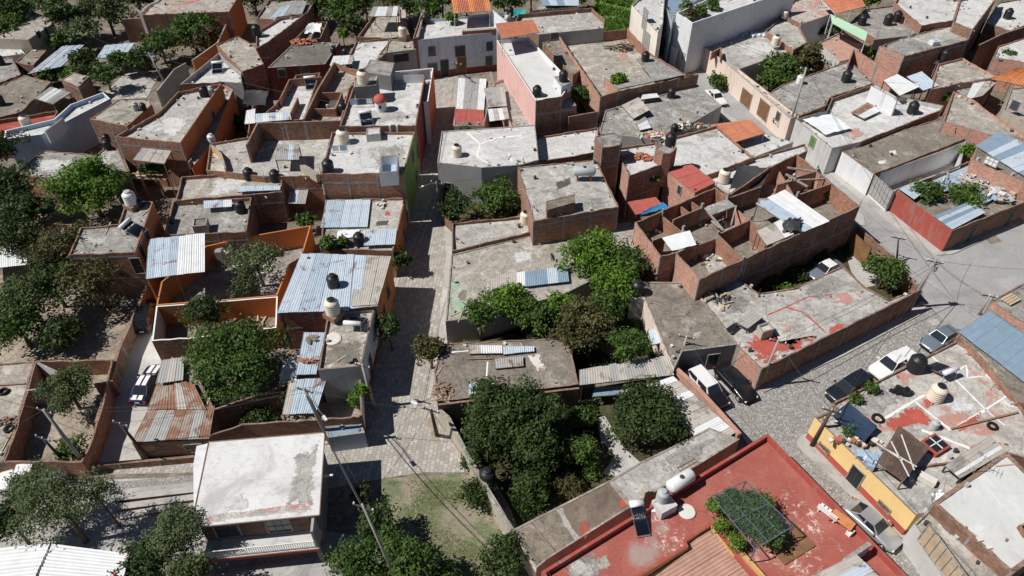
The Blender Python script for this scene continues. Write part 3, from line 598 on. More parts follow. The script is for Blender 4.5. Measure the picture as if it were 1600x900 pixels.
# ---- vehicles
def car_proto(kind, paint, stripes=None, roofmat=None):
    S = {'sedan': dict(L=4.5, W=1.76, belt=[(0, .62), (.04, .70), (.28, .88), (.34, .92), (.80, .95), (.95, .90), (1, .70)], cab=(.30, .44, .70, .86, 1.42), wb=.40),
         'suv': dict(L=4.7, W=1.85, belt=[(0, .75), (.04, .88), (.26, 1.02), (.32, 1.06), (.97, 1.06), (1, .8)], cab=(.26, .38, .90, .98, 1.72), wb=.41),
         'pickup': dict(L=5.3, W=1.88, belt=[(0, .75), (.04, .90), (.26, 1.04), (.32, 1.08), (.97, 1.08), (1, .85)], cab=(.24, .35, .58, .63, 1.74), wb=.42)}[kind]
    L, Wd = S['L'], S['W']; hw = Wd / 2; out = []
    def belt(t):
        b = S['belt']
        for (t0, z0), (t1, z1) in zip(b, b[1:]):
            if t <= t1: return z0 + (z1 - z0) * (t - t0) / (t1 - t0)
        return b[-1][1]
    X = lambda t: L / 2 - t * L                       # t=0 nose
    ts = [0, .012, .04, .09, .16, .24, .32, .42, .52, .62, .72, .82, .9, .96, .988, 1]; m = MB(); rings = []
    for t in ts:
        e = min(t, 1 - t); wf = 1 - .26 * max(0, 1 - e / .09) ** 2; zb = belt(t); zl = .26 + .16 * max(0, 1 - e / .05); w = hw * wf
        sec = [(0, zl), (w * .86, zl), (w * .97, zl + .1), (w, .5 * (zl + zb)), (w * .985, zb - .16), (w * .93, zb - .045), (w * .80, zb), (w * .4, zb + .025), (0, zb + .03)]
        full = sec + [(-y, z) for y, z in reversed(sec[1:-1])]; R = []
        for y, z in full: R.append(len(m.v)); m.v.append((X(t), y, z))
        rings.append(R)
    n = len(rings[0])
    def add(f): m.f.append(f); m.m.append(0); m.uv.append([(0, 0)] * len(f))
    for A, B in zip(rings, rings[1:]):
        for k in range(n): add((A[k], B[k], B[(k + 1) % n], A[(k + 1) % n]))
    add(tuple(rings[0])); add(tuple(reversed(rings[-1])))
    kids = []
    hl = [('headlight', MB().box((X(.018), s * hw * .62, belt(.03) - .12), (.16, .34, .13), s * -.35).mesh('headlight', 'lamp_clear')) for s in (-1, 1)]
    tl = [('taillight', MB().box((X(.987), s * hw * .70, belt(.97) - .14), (.10, .26, .17), s * .3).mesh('taillight', 'lamp_red')) for s in (-1, 1)]
    out.append(('body', m.mesh('body', paint, smooth=True), hl + tl + [('bumper', MB().box((X(.004), 0, .42), (.1, Wd * .62, .14)).mesh('bumper', 'rubber')), ('number_plate', MB().box((X(.9995), 0, .62), (.03, .4, .14)).mesh('number_plate', 'white_paint'))]))
    a, b, c, d, zr = S['cab']; wb_, wr = hw * .86, hw * .68; za, zd = belt(a) + .0, belt(d) + .0
    q = {}
    for s in (-1, 1): q[s] = [Vector((X(a), s * wb_, za)), Vector((X(b), s * wr, zr - .03)), Vector((X((b + c) / 2), s * wr * 1.02, zr)), Vector((X(c), s * wr, zr - .03)), Vector((X(d), s * wb_ * .96, zd))]
    cb = MB()
    for i in range(4): cb.quad([q[-1][i], q[1][i], q[1][i + 1], q[-1][i + 1]][::-1] if False else [q[1][i], q[1][i + 1], q[-1][i + 1], q[-1][i]])
    for s in (-1, 1):
        pl = q[s] + [Vector((X((c + d) / 2), s * wb_, zd)), Vector((X((a + c) / 2), s * wb_ * 1.01, za))]; cb.quad(pl if s < 0 else pl[::-1])
    gl = []
    def pane(p4, nm, ins=.08, lift=.012):
        ce = sum(p4, Vector()) / 4; nr = (p4[1] - p4[0]).cross(p4[3] - p4[0]).normalized()
        if nr.dot(ce - Vector((0, 0, .8))) < 0: nr = -nr
        g = MB(); g.quad([ce + (p - ce) * (1 - ins) + nr * lift for p in p4]); g.quad([ce + (p - ce) * (1 - ins) + nr * lift for p in p4][::-1]) if False else None; gl.append((nm, g.mesh(nm, 'glass_dark')))
    pane([q[-1][0], q[1][0], q[1][1], q[-1][1]], 'windscreen'); pane([q[-1][4], q[1][4], q[1][3], q[-1][3]], 'rear_window', .1)
    for s in (-1, 1):
        zb2 = lambda t: za + (zd - za) * t
        p0, p1, p2, p3, p4 = q[s]; mlo = p0.lerp(p4, .5)
        pane([p0.lerp(p4, .04), mlo.lerp(p0, .02), p2 - Vector((0, 0, .03)), p1], 'side_window', .12); pane([mlo, p4.lerp(p0, .06), p3, p2 - Vector((0, 0, .03))], 'side_window', .12)
        gl.append(('wing_mirror', MB().box((X(a + .06), s * (hw + .08), za + .08), (.12, .2, .14)).mesh('wing_mirror', paint)))
    out.append(('cabin', cb.mesh('cabin', roofmat or paint, smooth=False), gl))
    if kind == 'pickup':
        out.append(('cargo_bed', MB().box((X(.81), 0, 1.112), (L * .31, Wd * .80, .05)).mesh('cargo_bed', roofmat or 'iron'), []))
    if stripes:
        for y in (-.27, .27):
            st = MB()
            def strip(pts, w=.19, up=.02):
                for (x0, z0), (x1, z1) in zip(pts, pts[1:]): st.quad([(x0, y - w, z0 + up), (x1, y - w, z1 + up), (x1, y + w, z1 + up), (x0, y + w, z0 + up)][::-1])
            strip([(X(t), belt(t) + .03) for t in (.03, .1, .2, a - .01)]); strip([(X(b) - .02, zr - .03), (X((b + c) / 2), zr), (X(c) + .02, zr - .03)]); strip([(X(t), belt(t) + .03) for t in (d + .01, .93, .97)])
            out.append(('racing_stripe', st.mesh('racing_stripe', stripes), []))
    for t in (.17, .82 if kind != 'pickup' else .80):
        for s in (-1, 1):
            y0 = s * (hw - .2); y1 = s * (hw + .015); r = .33 if kind == 'sedan' else .37
            tm = MB().tube([(X(t), y0, r), (X(t), y1 - s * .03, r), (X(t), y1, r)], [r, r, r * .9], 18).mesh('tyre', 'rubber', smooth=False); rim = MB().tube([(X(t), y1 - s * .02, r), (X(t), y1 + s * .012, r)], [r * .62, r * .55], 14).mesh('rim', 'chrome')
            out.append(('wheel', tm, [('rim', rim)]))
    return out
def car(u, v, front, kind, paint, label, sc=1., stripes=None, roofmat=None, name='parked_car'):
    a = P(u, v, .7); f = P(front[0], front[1], .7); rz = math.atan2(f.y - a.y, f.x - a.x)
    return place(name, label, 'car' if kind != 'pickup' else 'pickup', make_proto(('car', kind, paint, stripes, roofmat), lambda: car_proto(kind, paint, stripes, roofmat)), (a.x, a.y, .006), rz, sc, 'parked vehicles')
# ---- poles and wires
def pole(base, top, label, h=None, mat='pole_concrete', r=.15, arms=1, lamp=None, trafo=False):
    b = P(*base, 0)
    hh = h or min((x * .05 for x in range(20, 260)), key=lambda z: (P(*top, z) - b).xy.length)
    t = P(*top, hh); root = thing('utility_pole', label, 'utility pole', b, 'utility poles')
    part('shaft', MB().tube([(b.x, b.y, -.05), (t.x, t.y, hh)], [r * 1.25, r * .75], 10), mat, root, True)
    for k in range(arms):
        q = b.lerp(t, .97 - k * .09); part('crossarm', MB().beam(q + Vector((-.7, .25, 0)), q + Vector((.7, -.25, 0)), .09), 'iron', root)
        for s in (-.6, 0, .6): e = q + Vector((s, -s * .36, .05)); part('insulator', MB().lathe([(.05, 0), (.07, .08), (.04, .18)], 8, e), 'tank_white', root)
    if trafo: q = b.lerp(t, .86); part('transformer', MB().lathe([(.2, -.4), (.26, -.35), (.26, .3), (.12, .4)], 14, (q.x + .35, q.y, q.z)), 'tank_grey', root)
    if lamp:
        q = b.lerp(t, .95); e = P(lamp[0], lamp[1], q.z + .1); part('lamp_arm', MB().tube([q, q.lerp(e, .5) + Vector((0, 0, .15)), e], .04, 6), 'chrome', root); d = (e - q).normalized(); part('lamp_head', MB().beam(e, e + d * .55, .24, .12), 'tank_white', root)
    return Vector((t.x, t.y, hh))
def wire(a, b, label, sag=.4, r=.016, mat='cable'):
    a = Vector(a); b = Vector(b); pts = [a.lerp(b, i / 14) - Vector((0, 0, sag * 4 * (i / 14) * (1 - i / 14))) for i in range(15)]
    return solo('overhead_cable', MB().tube([p for p in pts], r, 4), mat, label, 'cable', tuple(a), 'overhead cables')
# ---- small yard things
def item(name, label, cat, u, v, z, rz, boxes, group=None, sc=1., h=None):
    """boxes: (part, mat, centre, size[, rz])  in metres about the base"""
    p = P(u, v, z); root = thing(name, label, cat, p, group, rz); root.scale = (sc,) * 3
    for b in boxes: obj(b[0], MB().box(b[2], b[3], b[4] if len(b) > 4 else 0).mesh(b[0], b[1]), root)
    return root
def pile(name, label, cat, u, v, z, rx, ry, n, size, mats, hh=.4, group=None, kind=None):
    p = P(u, v, z); m = MB(); rnd = random.Random(int(u * 3 + v)); mats = mats if isinstance(mats, list) else [mats]
    for i in range(n):
        a = rnd.random() * 6.283; r = rnd.random() ** .6; q = Vector((p.x + rx * r * math.cos(a), p.y + ry * r * math.sin(a), z + (1 - r) * hh * rnd.random() + size[2] * .5)); m.box(q, [s * rnd.uniform(.6, 1.3) for s in size], rnd.random() * 3.1, rnd.randrange(len(mats)), Matrix.Rotation(rnd.uniform(-.3, .3), 3, 'X'))
    return solo(name, m, mats, label, cat, (p.x, p.y, z), group, kind=kind)
def plank(u0, v0, u1, v1, z, label, mat='wood', w=.15, z1=None, name='plank', cat='plank', group='loose planks and poles'):
    a = P(u0, v0, z); b = P(u1, v1, z if z1 is None else z1); a.z += w / 2 + .01; b.z += w / 2 + .01
    return solo(name, MB().beam(a, b, w, w * .6), mat, label, cat, (a.x, a.y, z), group)
def cloth(quad, zs, mat, label, cat='tarpaulin', name='tarpaulin', n=9, wr=.18, sag=.3, seed=1):
    a, b, c, d = [P(q[0], q[1], z) for q, z in zip(quad, zs)]; m = MB(); rnd = random.Random(seed); G = []
    for i in range(n + 1):
        R = []
        for j in range(n + 1):
            s, t = i / n, j / n; q = a.lerp(b, s).lerp(d.lerp(c, s), t); e = 16 * s * (1 - s) * t * (1 - t)
            q.z += rnd.uniform(-wr, wr) * .8 - sag * e; q.x += rnd.uniform(-wr, wr) * .5; q.y += rnd.uniform(-wr, wr) * .5; R.append(len(m.v)); m.v.append(tuple(q))
        G.append(R)
    for i in range(n):
        for j in range(n): m.f.append((G[i][j], G[i + 1][j], G[i + 1][j + 1], G[i][j + 1])); m.m.append(0); m.uv.append([(0, 0)] * 4)
    ce = (a + b + c + d) / 4; return solo(name, m, mat, label, cat, tuple(ce), smooth=True)
def block(key, label, px, top, wall, roof, base=0., par=.06, **k): return house(key, label, px, top, par, wall, roof, base=base, **k)
# ================================================================ THE SETTING
def V(x, y): return Vector((x, y, 0))
setting('ground', None, 0, 'ground_earth', [V(-700, -250), V(700, -250), V(700, 1100), V(-700, 1100)])
setting('street_paving', [(672, 104), (726, 104), (716, 200), (708, 400), (704, 640), (740, 705), (768, 742), (725, 738), (660, 738), (594, 748), (480, 770), (310, 738), (130, 742), (120, 730), (250, 700), (560, 660), (600, 520), (650, 250)], .012, 'pavers')
setting('alley_road', [(232, 440), (262, 440), (262, 560), (240, 640), (232, 718), (128, 738), (150, 640), (205, 500)], .018, 'alley_concrete')
setting('cobbled_street', [(1040, 560), (1140, 520), (1300, 560), (1440, 470), (1484, 510), (1452, 560), (1300, 660), (1250, 680), (1420, 850), (1490, 925), (1390, 925), (1180, 690), (1100, 640)], .012, 'cobble')
setting('concrete_street', [(1060, 62), (1105, 70), (1230, 190), (1350, 285), (1480, 392), (1640, 335), (1660, 440), (1545, 520), (1484, 512), (1440, 464), (1345, 372), (1150, 215), (1090, 140)], .008, 'road_concrete')
setting('lower_plaza', [(-40, 755), (310, 745), (330, 800), (560, 838), (600, 860), (560, 930), (-60, 930)], .012, 'plaza')
setting('village_green', [(594, 748), (725, 740), (790, 800), (860, 930), (560, 930), (600, 850)], .02, 'turf')
setting('far_field', [(925, -30), (1000, -30), (990, 20), (978, 60), (930, 48)], .01, 'field_green')
setting('plot_earth', [(690, 640), (1060, 585), (1150, 690), (960, 760), (830, 880)], .01, 'undergrowth')
setting('orchard_earth', [(700, 500), (880, 440), (1010, 440), (1050, 580), (700, 600)], .01, 'undergrowth')
setting('garden_path', [(925, 655), (945, 650), (975, 700), (1000, 722), (965, 745), (940, 740), (962, 712), (940, 690)], .022, 'pavement')
setting('yard_earth', [(-60, 430), (220, 430), (190, 560), (-60, 590)], .01, 'yard_dirt')
setting('garage_forecourt', [(1060, 572), (1150, 568), (1175, 590), (1120, 625), (1075, 590)], .03, 'pavement')
def kerb(px, w_px=None, h=.13, z=0): return setting('pavement', px, h, 'pavement', depth=.16)
kerb([(1075, 62), (1098, 84), (1248, 196), (1318, 256), (1396, 318), (1474, 384), (1600, 330), (1640, 312), (1640, 325), (1602, 345), (1488, 397), (1464, 398), (1388, 345), (1300, 275), (1225, 210), (1130, 128), (1060, 66)])
kerb([(1172, 598), (1310, 540), (1430, 478), (1443, 470), (1447, 480), (1437, 492), (1317, 556), (1195, 612), (1180, 608)])
kerb([(1250, 680), (1262, 676), (1415, 828), (1500, 925), (1484, 925), (1408, 846), (1255, 705), (1246, 694)])
kerb([(690, 300), (712, 300), (708, 400), (702, 500), (694, 600), (680, 600), (688, 480), (698, 400)], h=.1)
kerb([(1152, 670), (1166, 690), (1420, 925), (1396, 925), (1200, 712)], h=.12)
kerb([(1120, 140), (1134, 176), (1262, 262), (1350, 338), (1352, 352), (1340, 352), (1240, 272), (1125, 180)], h=.12)

# ================================================================ BLOCK SOUTH OF THE PAVED STREET
h = house('L0', 'two storey house with white limed flat roof and front balcony beside the paved street', [(333, 698), (500, 684), (492, 800), (309, 818)], 4.5, .1, 'brick_dark', 'roof_limed', walls=[((500, 742), 'p_darkgrey')], frame=False)
def overhang(key, label_name, d, z, th, mat, edge):
    H = HOUSES[key]; o = inset(H['pts'], -d); flat_poly('roof_slab', o, z, mat, H['root'], th); 
overhang('L0', 'slab', .35, 4.62, .16, 'roof_limed', 'brick_cap')
patch('L0', [(462, 714), (496, 694), (488, 788), (448, 792)], 'roof_pale', z=4.62, rag=.4); patch('L0', [(320, 806), (400, 796), (488, 784), (489, 798), (312, 816)], 'roof_pinkpatch', z=4.62, rag=.4); patch('L0', [(345, 780), (380, 770), (390, 795), (350, 800)], 'roof_white', z=4.62, rag=.4)
H = HOUSES['L0']; r = H['root']
lip = inset(H['pts'], -.37); b = MB()
for i in range(4):
    A, B = lip[i], lip[(i + 1) % 4]; b.beam((A.x, A.y, 4.60), (B.x, B.y, 4.60), .07, .13)
part('roof_edge', b, 'brick_cap', r)
pts = [P(309, 818, 4.5), P(492, 800, 4.5)]; d = (pts[1] - pts[0]).normalized(); nr = Vector((d.y, -d.x, 0)); L = (pts[1] - pts[0]).length
def lp(x, y, z): q = pts[0] + d * x + nr * y; return Vector((q.x, q.y, z))
rzL = math.atan2(d.y, d.x)
part('balcony_slab', MB().box(lp(L / 2, .75, 2.05), (L, 1.5, .22), rzL), 'p_palegrey', r); part('balcony_fascia', MB().box(lp(L / 2, 1.53, 1.98), (L, .06, .3), rzL), 'p_redbrown', r)
rail = MB().beam(lp(.05, 1.42, 3.05), lp(L - .05, 1.42, 3.05), .06).beam(lp(.05, 1.42, 2.3), lp(L - .05, 1.42, 2.3), .05); part('balcony_rail', rail, 'white_paint', r)
bal = MB().box((0, 0, 0), (.035, .035, .78)).mesh('baluster', 'white_paint')
for k in range(int(L / .16)): o = obj('baluster', bal, r); o.location = lp(.1 + k * .16, 1.42, 2.67) - ORG[r.name]
for x in (.15, L - .15): part('porch_column', MB().box(lp(x, 1.2, .95), (.28, .28, 1.9), rzL), 'p_darkgrey', r)
part('end_pier', MB().box(lp(L - .12, .8, 3.2), (.18, 1.3, 2.4), rzL), 'p_grey', r)
flat_poly('side_ledge', ccw([P(u, v, 4.2) for u, v in ((302, 726), (307, 697), (336, 690), (340, 700), (318, 812), (303, 814))]), 4.2, 'p_white', r, .2); part('side_ledge', MB().box(lp(-.5, -4.4, 3.75), (.7, .5, .12), rzL), 'white_paint', r); part('side_ledge', MB().box(lp(L + .5, -3.2, 4.1), (.9, .14, .1), rzL), 'white_paint', r)
for x in (2.5, 6.5): opening('L0', *( (360, 838) if x < 4 else (440, 832)), 1.6, 1.5, 'window', z=3.2)
item('wall_lamp', 'small white floodlight under the limed roof edge', 'lamp', 480, 800, 4.3, .2, [('bracket', 'iron', (0, 0, -.1), (.06, .2, .06)), ('head', 'tank_white', (0, -.2, -.1), (.2, .3, .16))])
# terrace steps by the plaza
run('stepw', 'long low brick kerb wall with white coping beside the paved street', [(-30, 752), (125, 728), (308, 712)], .75, 'brick_brown', .3)
for k, (a, b_) in enumerate([((180, 778), (305, 764)), ((182, 792), (305, 776)), ((188, 806), (266, 792))]):
    run(None, ['broad white terrace step nearest the street kerb wall', 'middle white terrace step above the plaza', 'short lowest terrace step at the edge of the plaza'][k], [a, b_], .45 - .1 * k, 'brick_red', .55, name='terrace_step', cat='step', cap='pavement', frame=False)
setting('gravel_strip', [(135, 757), (308, 742), (306, 752), (150, 768)], .03, 'cobble')
run(None, 'red edged kerb across the pale plaza', [(345, 893), (517, 862)], .16, 'p_redbrown', .14, name='kerb', cat='kerb', frame=False)
item('paved_slab', 'square white tiled slab set in the plaza', 'slab', 543, 852, .02, .2, [('slab', 'white_paint', (0, 0, .03), (1.1, .9, .06))])
canopy('long bright white sheet metal hall roof beside the plaza trees', [(-90, 1000), (-30, 860), (78, 849), (20, 985)], 4.6, 7, ['m_brightwhite'], pitch=.3, zb=0, name='hall_roof', cat='roof')
canopy('bright white ribbed sheet roof section sloping to the plaza', [(20, 985), (80, 850), (203, 866), (175, 985)], [4.4, 4.5, 4.3, 4.2], 8, ['m_brightwhite'], pitch=.3, name='hall_roof', cat='roof')
# low street front yards
house('L1a', 'low brick shed under rusty corrugated sheets at the alley corner', [(206, 692), (232, 640), (256, 562), (292, 556), (336, 640), (326, 686)], 2.7, .1, 'brick_brown', 'roof_brown', frame=False)
r = HOUSES['L1a']['root']
sheets(r, [(206, 691), (327, 686), (336, 634), (232, 640)], 2.85, 7, ['m_rust', 'm_rust', 'm_grey'], rag=.6); sheets(r, [(230, 640), (322, 640), (302, 598), (244, 602)], 2.95, 6, ['m_fibre', 'm_rust', 'm_rust'], rag=.8); sheets(r, [(243, 600), (286, 594), (288, 558), (254, 562)], 3.05, 3, ['m_fibre', 'm_grey'], rag=.3)
opening('L1a', 304, 700, 1.3, 1.0, 'window')
house('L1b', 'brick walled yard with sheds behind the white limed roof', [(316, 686), (330, 640), (448, 600), (520, 590), (563, 574), (566, 648), (560, 652), (378, 664)], 2.9, 2.7, 'brick_brown', 'yard_dirt', walls=[((565, 615), 'p_bluewhite'), ((520, 652), 'brick_dark')], cat='walled yard', name='walled_yard', frame=False)
canopy('blue corrugated lean-to with fibre sheets inside the brick yard', [(441, 648), (494, 646), (511, 590), (452, 595)], [2.7, 2.7, 3.1, 3.1], 5, ['m_blue', 'm_bluelight', 'm_fibre'], name='lean_to', cat='shed', rag=.4)
house('L1c', 'small grey blue concrete annexe at the foot of the white house wall', [(506, 666), (564, 660), (570, 676), (512, 684)], 2.0, .05, 'p_steel', 'm_steelblue', frame=False)
house('L2', 'white walled house with solar heater on its brown flat roof', [(512, 488), (585, 482), (564, 572), (497, 578)], 4.6, .3, 'p_grey', 'roof_tan', walls=[((575, 525), 'p_bluewhite'), ((505, 530), 'brick_red')], cap='brick_cap')
patch('L2', [(512, 532), (570, 530), (562, 568), (500, 574)], 'roof_brown')
for u, v in ((586, 515), (578, 565)): opening('L2', u, v, .8, 1.3)
opening('L2', 583, 595, 1.0, 2.1, 'door', 'iron')
canopy('narrow blue corrugated lean-to roof held down by red tiles', [(462, 586), (494, 585), (508, 520), (475, 519)], [3.7, 3.7, 4, 4], 3, ['m_blue', 'm_bluelight'], name='lean_to', cat='shed')
pile('loose_tiles', 'row of broken red tiles on the blue lean-to', 'tiles', 481, 563, 4.0, .9, .2, 22, (.3, .14, .06), 'terracotta', .1, kind='stuff'); pile('rubble', 'sand heap on the upper end of the blue lean-to', 'rubble', 487, 530, 4.1, .6, .5, 30, (.25, .2, .06), 'yard_dirt', .1, kind='stuff')
cloth([(432, 610), (460, 608), (470, 555), (442, 560)], [2.2, 2.4, 2.6, 2.2], 'tarp_white', 'crumpled white plastic tarp beside the blue lean-to', seed=3)
house('L3', 'two storey house roofed with pale blue corrugated sheets', [(473, 396), (610, 400), (588, 478), (434, 489)], 4.9, .12, 'brick_red', 'roof_brown', walls=[((600, 440), 'p_orange')])
r = HOUSES['L3']['root']; sheets(r, [(433, 489), (545, 486), (553, 398), (471, 396)], 5.02, 7, ['m_blue', 'm_bluelight', 'm_bluelight'], rag=.1); sheets(r, [(546, 483), (590, 478), (611, 401), (554, 398)], 5.06, 3, ['m_bluelight', 'm_fibre']); sheets(r, [(548, 479), (590, 476), (597, 450), (552, 452)], 5.16, 3, ['m_fibre'])
for u, v in ((606, 455), (600, 490)): opening('L3', u, v, .9, 1.5, 'window')
house('L4', 'orange walled house with rusty blue sheets and a stained concrete roof', [(508, 312), (633, 309), (614, 392), (500, 388)], 3.7, .25, 'brick_red', 'roof_pale', walls=[((623, 350), 'p_orange')], cap='brick_cap')
r = HOUSES['L4']['root']; sheets(r, [(500, 356), (574, 355), (579, 312), (511, 313)], 3.66, 5, ['m_blue', 'm_bluelight']); sheets(r, [(568, 384), (617, 382), (620, 358), (572, 359)], 3.95, 3, ['m_bluelight', 'm_blue', 'm_steelblue'])
patch('L4', [(602, 330), (613, 331), (611, 338), (600, 337)], 'red_paint', rag=.3); patch('L4', [(585, 345), (608, 344), (606, 352), (586, 353)], 'stain_shade')
patch('L4', [(505, 358), (566, 358), (560, 386), (503, 386)], 'roof_brown')
for u, v in ((636, 340), (632, 372)): opening('L4', u, v, .8, 1.5, 'window')
cloth([(526, 372), (560, 371), (562, 358), (528, 360)], [3.6] * 4, 'tarp_white', 'white plastic sheet on the rusty blue roof yard', wr=.08, sag=0)
bush(512, 381, 14, 1.5, 'l_mid', 'potted shrubs beside the white plastic sheet', base=3.4); bush(536, 378, 8, 1.0, 'l_mid', 'small potted plant behind the white plastic sheet', base=3.4)
item('sign_board', 'dark board with turquoise lettering leaning on the brick wall', 'board', 591, 305, 3.45, .1, [('board', 'tank_black', (0, 0, .35), (2.0, .12, .7)), ('lettering', 'turquoise', (0, -.065, .38), (1.5, .012, .22))])
pile('bucket_heap', 'dark bags and bucket on the stained concrete roof', 'clutter', 594, 323, 3.45, .6, .5, 12, (.35, .3, .25), ['tank_black', 'stone_white'], .2)
house('L5', 'tall green walled house with washed white terraces', [(501, 272), (631, 271), (648, 206), (518, 206)], 6.7, .35, 'brick_red', 'roof_white', walls=[((640, 240), 'p_green')])
patch('L5', [(575, 228), (640, 226), (632, 268), (590, 268)], 'roof_pale')
for u, v in ((645, 245), (650, 275)): opening('L5', u, v, .7, 1.5, 'window')
b1 = block('L5s', 'white walled stair head box on the green house terrace', [(594, 243), (622, 241), (621, 268), (592, 270)], 8.0, 'p_white', 'p_blue', base=6.36, par=1.2, frame=False, cat='rooftop room', name='rooftop_room')
block('L5c', 'small grey skylight box on the green house terrace', [(573, 200), (594, 199), (594, 209), (572, 211)], 7.3, 'p_palegrey', 'roof_white', base=6.36, frame=False, cat='skylight', name='skylight')
for u in (610, 621): item('vent_pipe', 'white vent post on the green house terrace by the brick wall', 'vent', u, 206, 6.4, 0, [('post', 'white_paint', (0, 0, .45), (.22, .22, .9))], 'white vent posts')
item('laundry_rack', 'rack of grey laundry on the green house terrace', 'laundry', 531, 238, 6.36, .1, [('frame', 'chrome', (0, 0, .9), (2.0, .05, .05)), ('cloths', 'tarp_white', (-.4, 0, .55), (.7, .06, .7)), ('cloths', 'p_blue', (.5, 0, .55), (.8, .06, .7)), ('leg', 'chrome', (-1, 0, .45), (.05, .05, .9)), ('leg', 'chrome', (1, 0, .45), (.05, .05, .9))])
house('L6', 'tall red brown house with white roof terrace and domed kiosk', [(530, 197), (650, 196), (664, 119), (613, 112), (560, 112)], 7.0, .5, 'brick_red', 'roof_white', walls=[((657, 158), 'p_redbrown')], cap='brick_cap')
patch('L6', [(560, 172), (640, 172), (634, 190), (552, 190)], 'roof_pale')
for u, v in ((655, 175), (658, 200)): opening('L6', u, v, .7, 1.6, 'window')
house('L7', 'narrow red brown house at the street end', [(612, 112), (677, 106), (669, 158), (662, 160)], 6.2, .4, 'p_white', 'roof_white', walls=[((673, 130), 'p_rust')], cap='white_paint')
block('pav1', 'open concrete pavilion carrying the beige tank', [(553, 124), (590, 118), (587, 133), (553, 136)], 9.0, 'p_darkgrey', 'roof_grey', base=6.5, frame=False, cat='pavilion', name='roof_pavilion')
block('pav2', 'grey roofed rooftop room behind the beige tank', [(567, 112), (578, 93), (616, 98), (610, 119)], 8.6, 'p_darkgrey', 'roof_grey', base=6.5, frame=False, cat='rooftop room', name='rooftop_room')
run(None, 'white stepped parapet wall on the roof terrace', [(614, 114), (672, 108)], 7.6, 'p_white', .16, 6.2, frame=False); run(None, 'lower white parapet wall on the roof terrace', [(630, 118), (662, 117)], 7.6, 'p_white', .16, 6.3, frame=False)
def kiosk(u, v, z):
    p = P(u, v, z); r = thing('domed_kiosk', 'little round white kiosk with a red dome on the terrace', 'kiosk', p)
    obj('drum', MB().lathe([(.72, 0), (.72, 1.35)], 18).mesh('drum', 'p_white'), r); obj('dome', MB().lathe([(.86, 1.352), (.86, 1.45), (.72, 1.8), (.42, 2.05), (.1, 2.15)], 18).mesh('dome', 'red_paint', smooth=True), r); obj('window', MB().box((0, -.71, .75), (.35, .06, .4)).mesh('window', 'pane'), r)
kiosk(596, 172, 6.5)
item('laundry_rack', 'line of blue laundry beside the domed kiosk', 'laundry', 565, 168, 6.5, .05, [('line', 'chrome', (0, 0, 1.2), (3.2, .04, .04)), ('cloths', 'p_blue', (-.9, 0, .8), (.9, .06, .75)), ('cloths', 'tarp_navy', (.2, 0, .8), (.8, .06, .8)), ('cloths', 'tarp_white', (1.1, 0, .85), (.7, .06, .6)), ('post', 'iron', (-1.6, 0, .6), (.06, .06, 1.2)), ('post', 'iron', (1.6, 0, .6), (.06, .06, 1.2))])
heater(572, 187, 6.5, 'solar heater with white cylinder near the domed kiosk', (574, 196))
house('L8a', 'half open brick house around a dark light well', [(476, 187), (522, 97), (562, 112), (545, 140), (532, 192)], 6.4, .9, 'brick_red', 'roof_tan')
run(None, 'tall brick party wall beside the dark light well', [(474, 186), (496, 140), (522, 97)], 7.1, 'brick_brown', .22, 0)
for i, (a, b_) in enumerate([((497, 145), (534, 144)), ((534, 144), (524, 170)), ((524, 170), (490, 170)), ((555, 148), (536, 186))]): run(None, None, [a, b_], 6.6, 'brick_red', .15, 5.5, parent=HOUSES['L8a']['root'], pname='partition_wall', frame=False)
patch('L8a', [(497, 147), (532, 146), (523, 168), (492, 169)], 'stain_shade', rag=.05); patch('L8a', [(536, 152), (552, 150), (542, 184), (530, 184)], 'roof_white')  # dark patch filling the walled cell paints the shade of the light well
house('L8b', 'brick house with white terrace and solar heater left of the tall party wall', [(400, 191), (437, 155), (462, 117), (500, 113), (475, 187)], 6.2, .7, 'brick_red', 'roof_white')
run(None, None, [(437, 155), (452, 124), (503, 120)], 6.6, 'brick_red', .15, 5.5, parent=HOUSES['L8b']['root'], pname='partition_wall'); run(None, None, [(465, 152), (454, 176)], 6.5, 'brick_red', .15, 5.5, parent=HOUSES['L8b']['root'], pname='partition_wall')
heater(486, 132, 5.5, 'solar heater on the white terrace by the party wall', (487, 140))
canopy('low white corrugated shelter on the brick wall top', [(398, 192), (452, 187), (452, 175), (399, 178)], 6.6, 5, ['m_white', 'm_bluelight'], zb=5.5, name='shelter', cat='shelter')
house('L9', 'pale roofed house with solar heater below the long brick wall', [(328, 224), (400, 212), (524, 200), (502, 274), (412, 276), (322, 266)], 4.6, .3, 'brick_red', 'roof_pale')
run(None, 'long brick wall with grey columns above the pale roofs', [(385, 226), (402, 192), (476, 190), (532, 188)], 6.8, 'brick_brown', .2, 3.9)
canopy('small grey corrugated shelter between the pale roofs', [(430, 250), (467, 250), (468, 226), (433, 226)], 6.0, 4, ['m_grey', 'm_bluelight'], zb=4.3)
run(None, None, [(470, 256), (496, 272)], 5.3, 'p_tan', .5, 4.3, parent=HOUSES['L9']['root'], pname='stair_wall', frame=False); run(None, None, [(330, 226), (345, 240), (352, 262)], 5.2, 'p_ochre', .2, 0, parent=HOUSES['L9']['root'], pname='terrace_wall', frame=False)
canopy('grey corrugated roof in the yard between brick walls', [(450, 318), (477, 319), (483, 292), (454, 292)], 2.6, 4, ['m_grey', 'm_bluelight'])
run(None, 'brick yard wall beside the green house', [(450, 274), (500, 272), (508, 304)], 4.0, 'brick_brown', .18)
house('L10', 'flat roofed brick house with two black tanks', [(283, 276), (441, 263), (440, 300), (274, 313)], 4.2, .45, 'brick_red', 'roof_tan', cap='brick_cap')
patch('L10', [(330, 282), (390, 277), (370, 302), (325, 306)], 'roof_white', rag=.4)
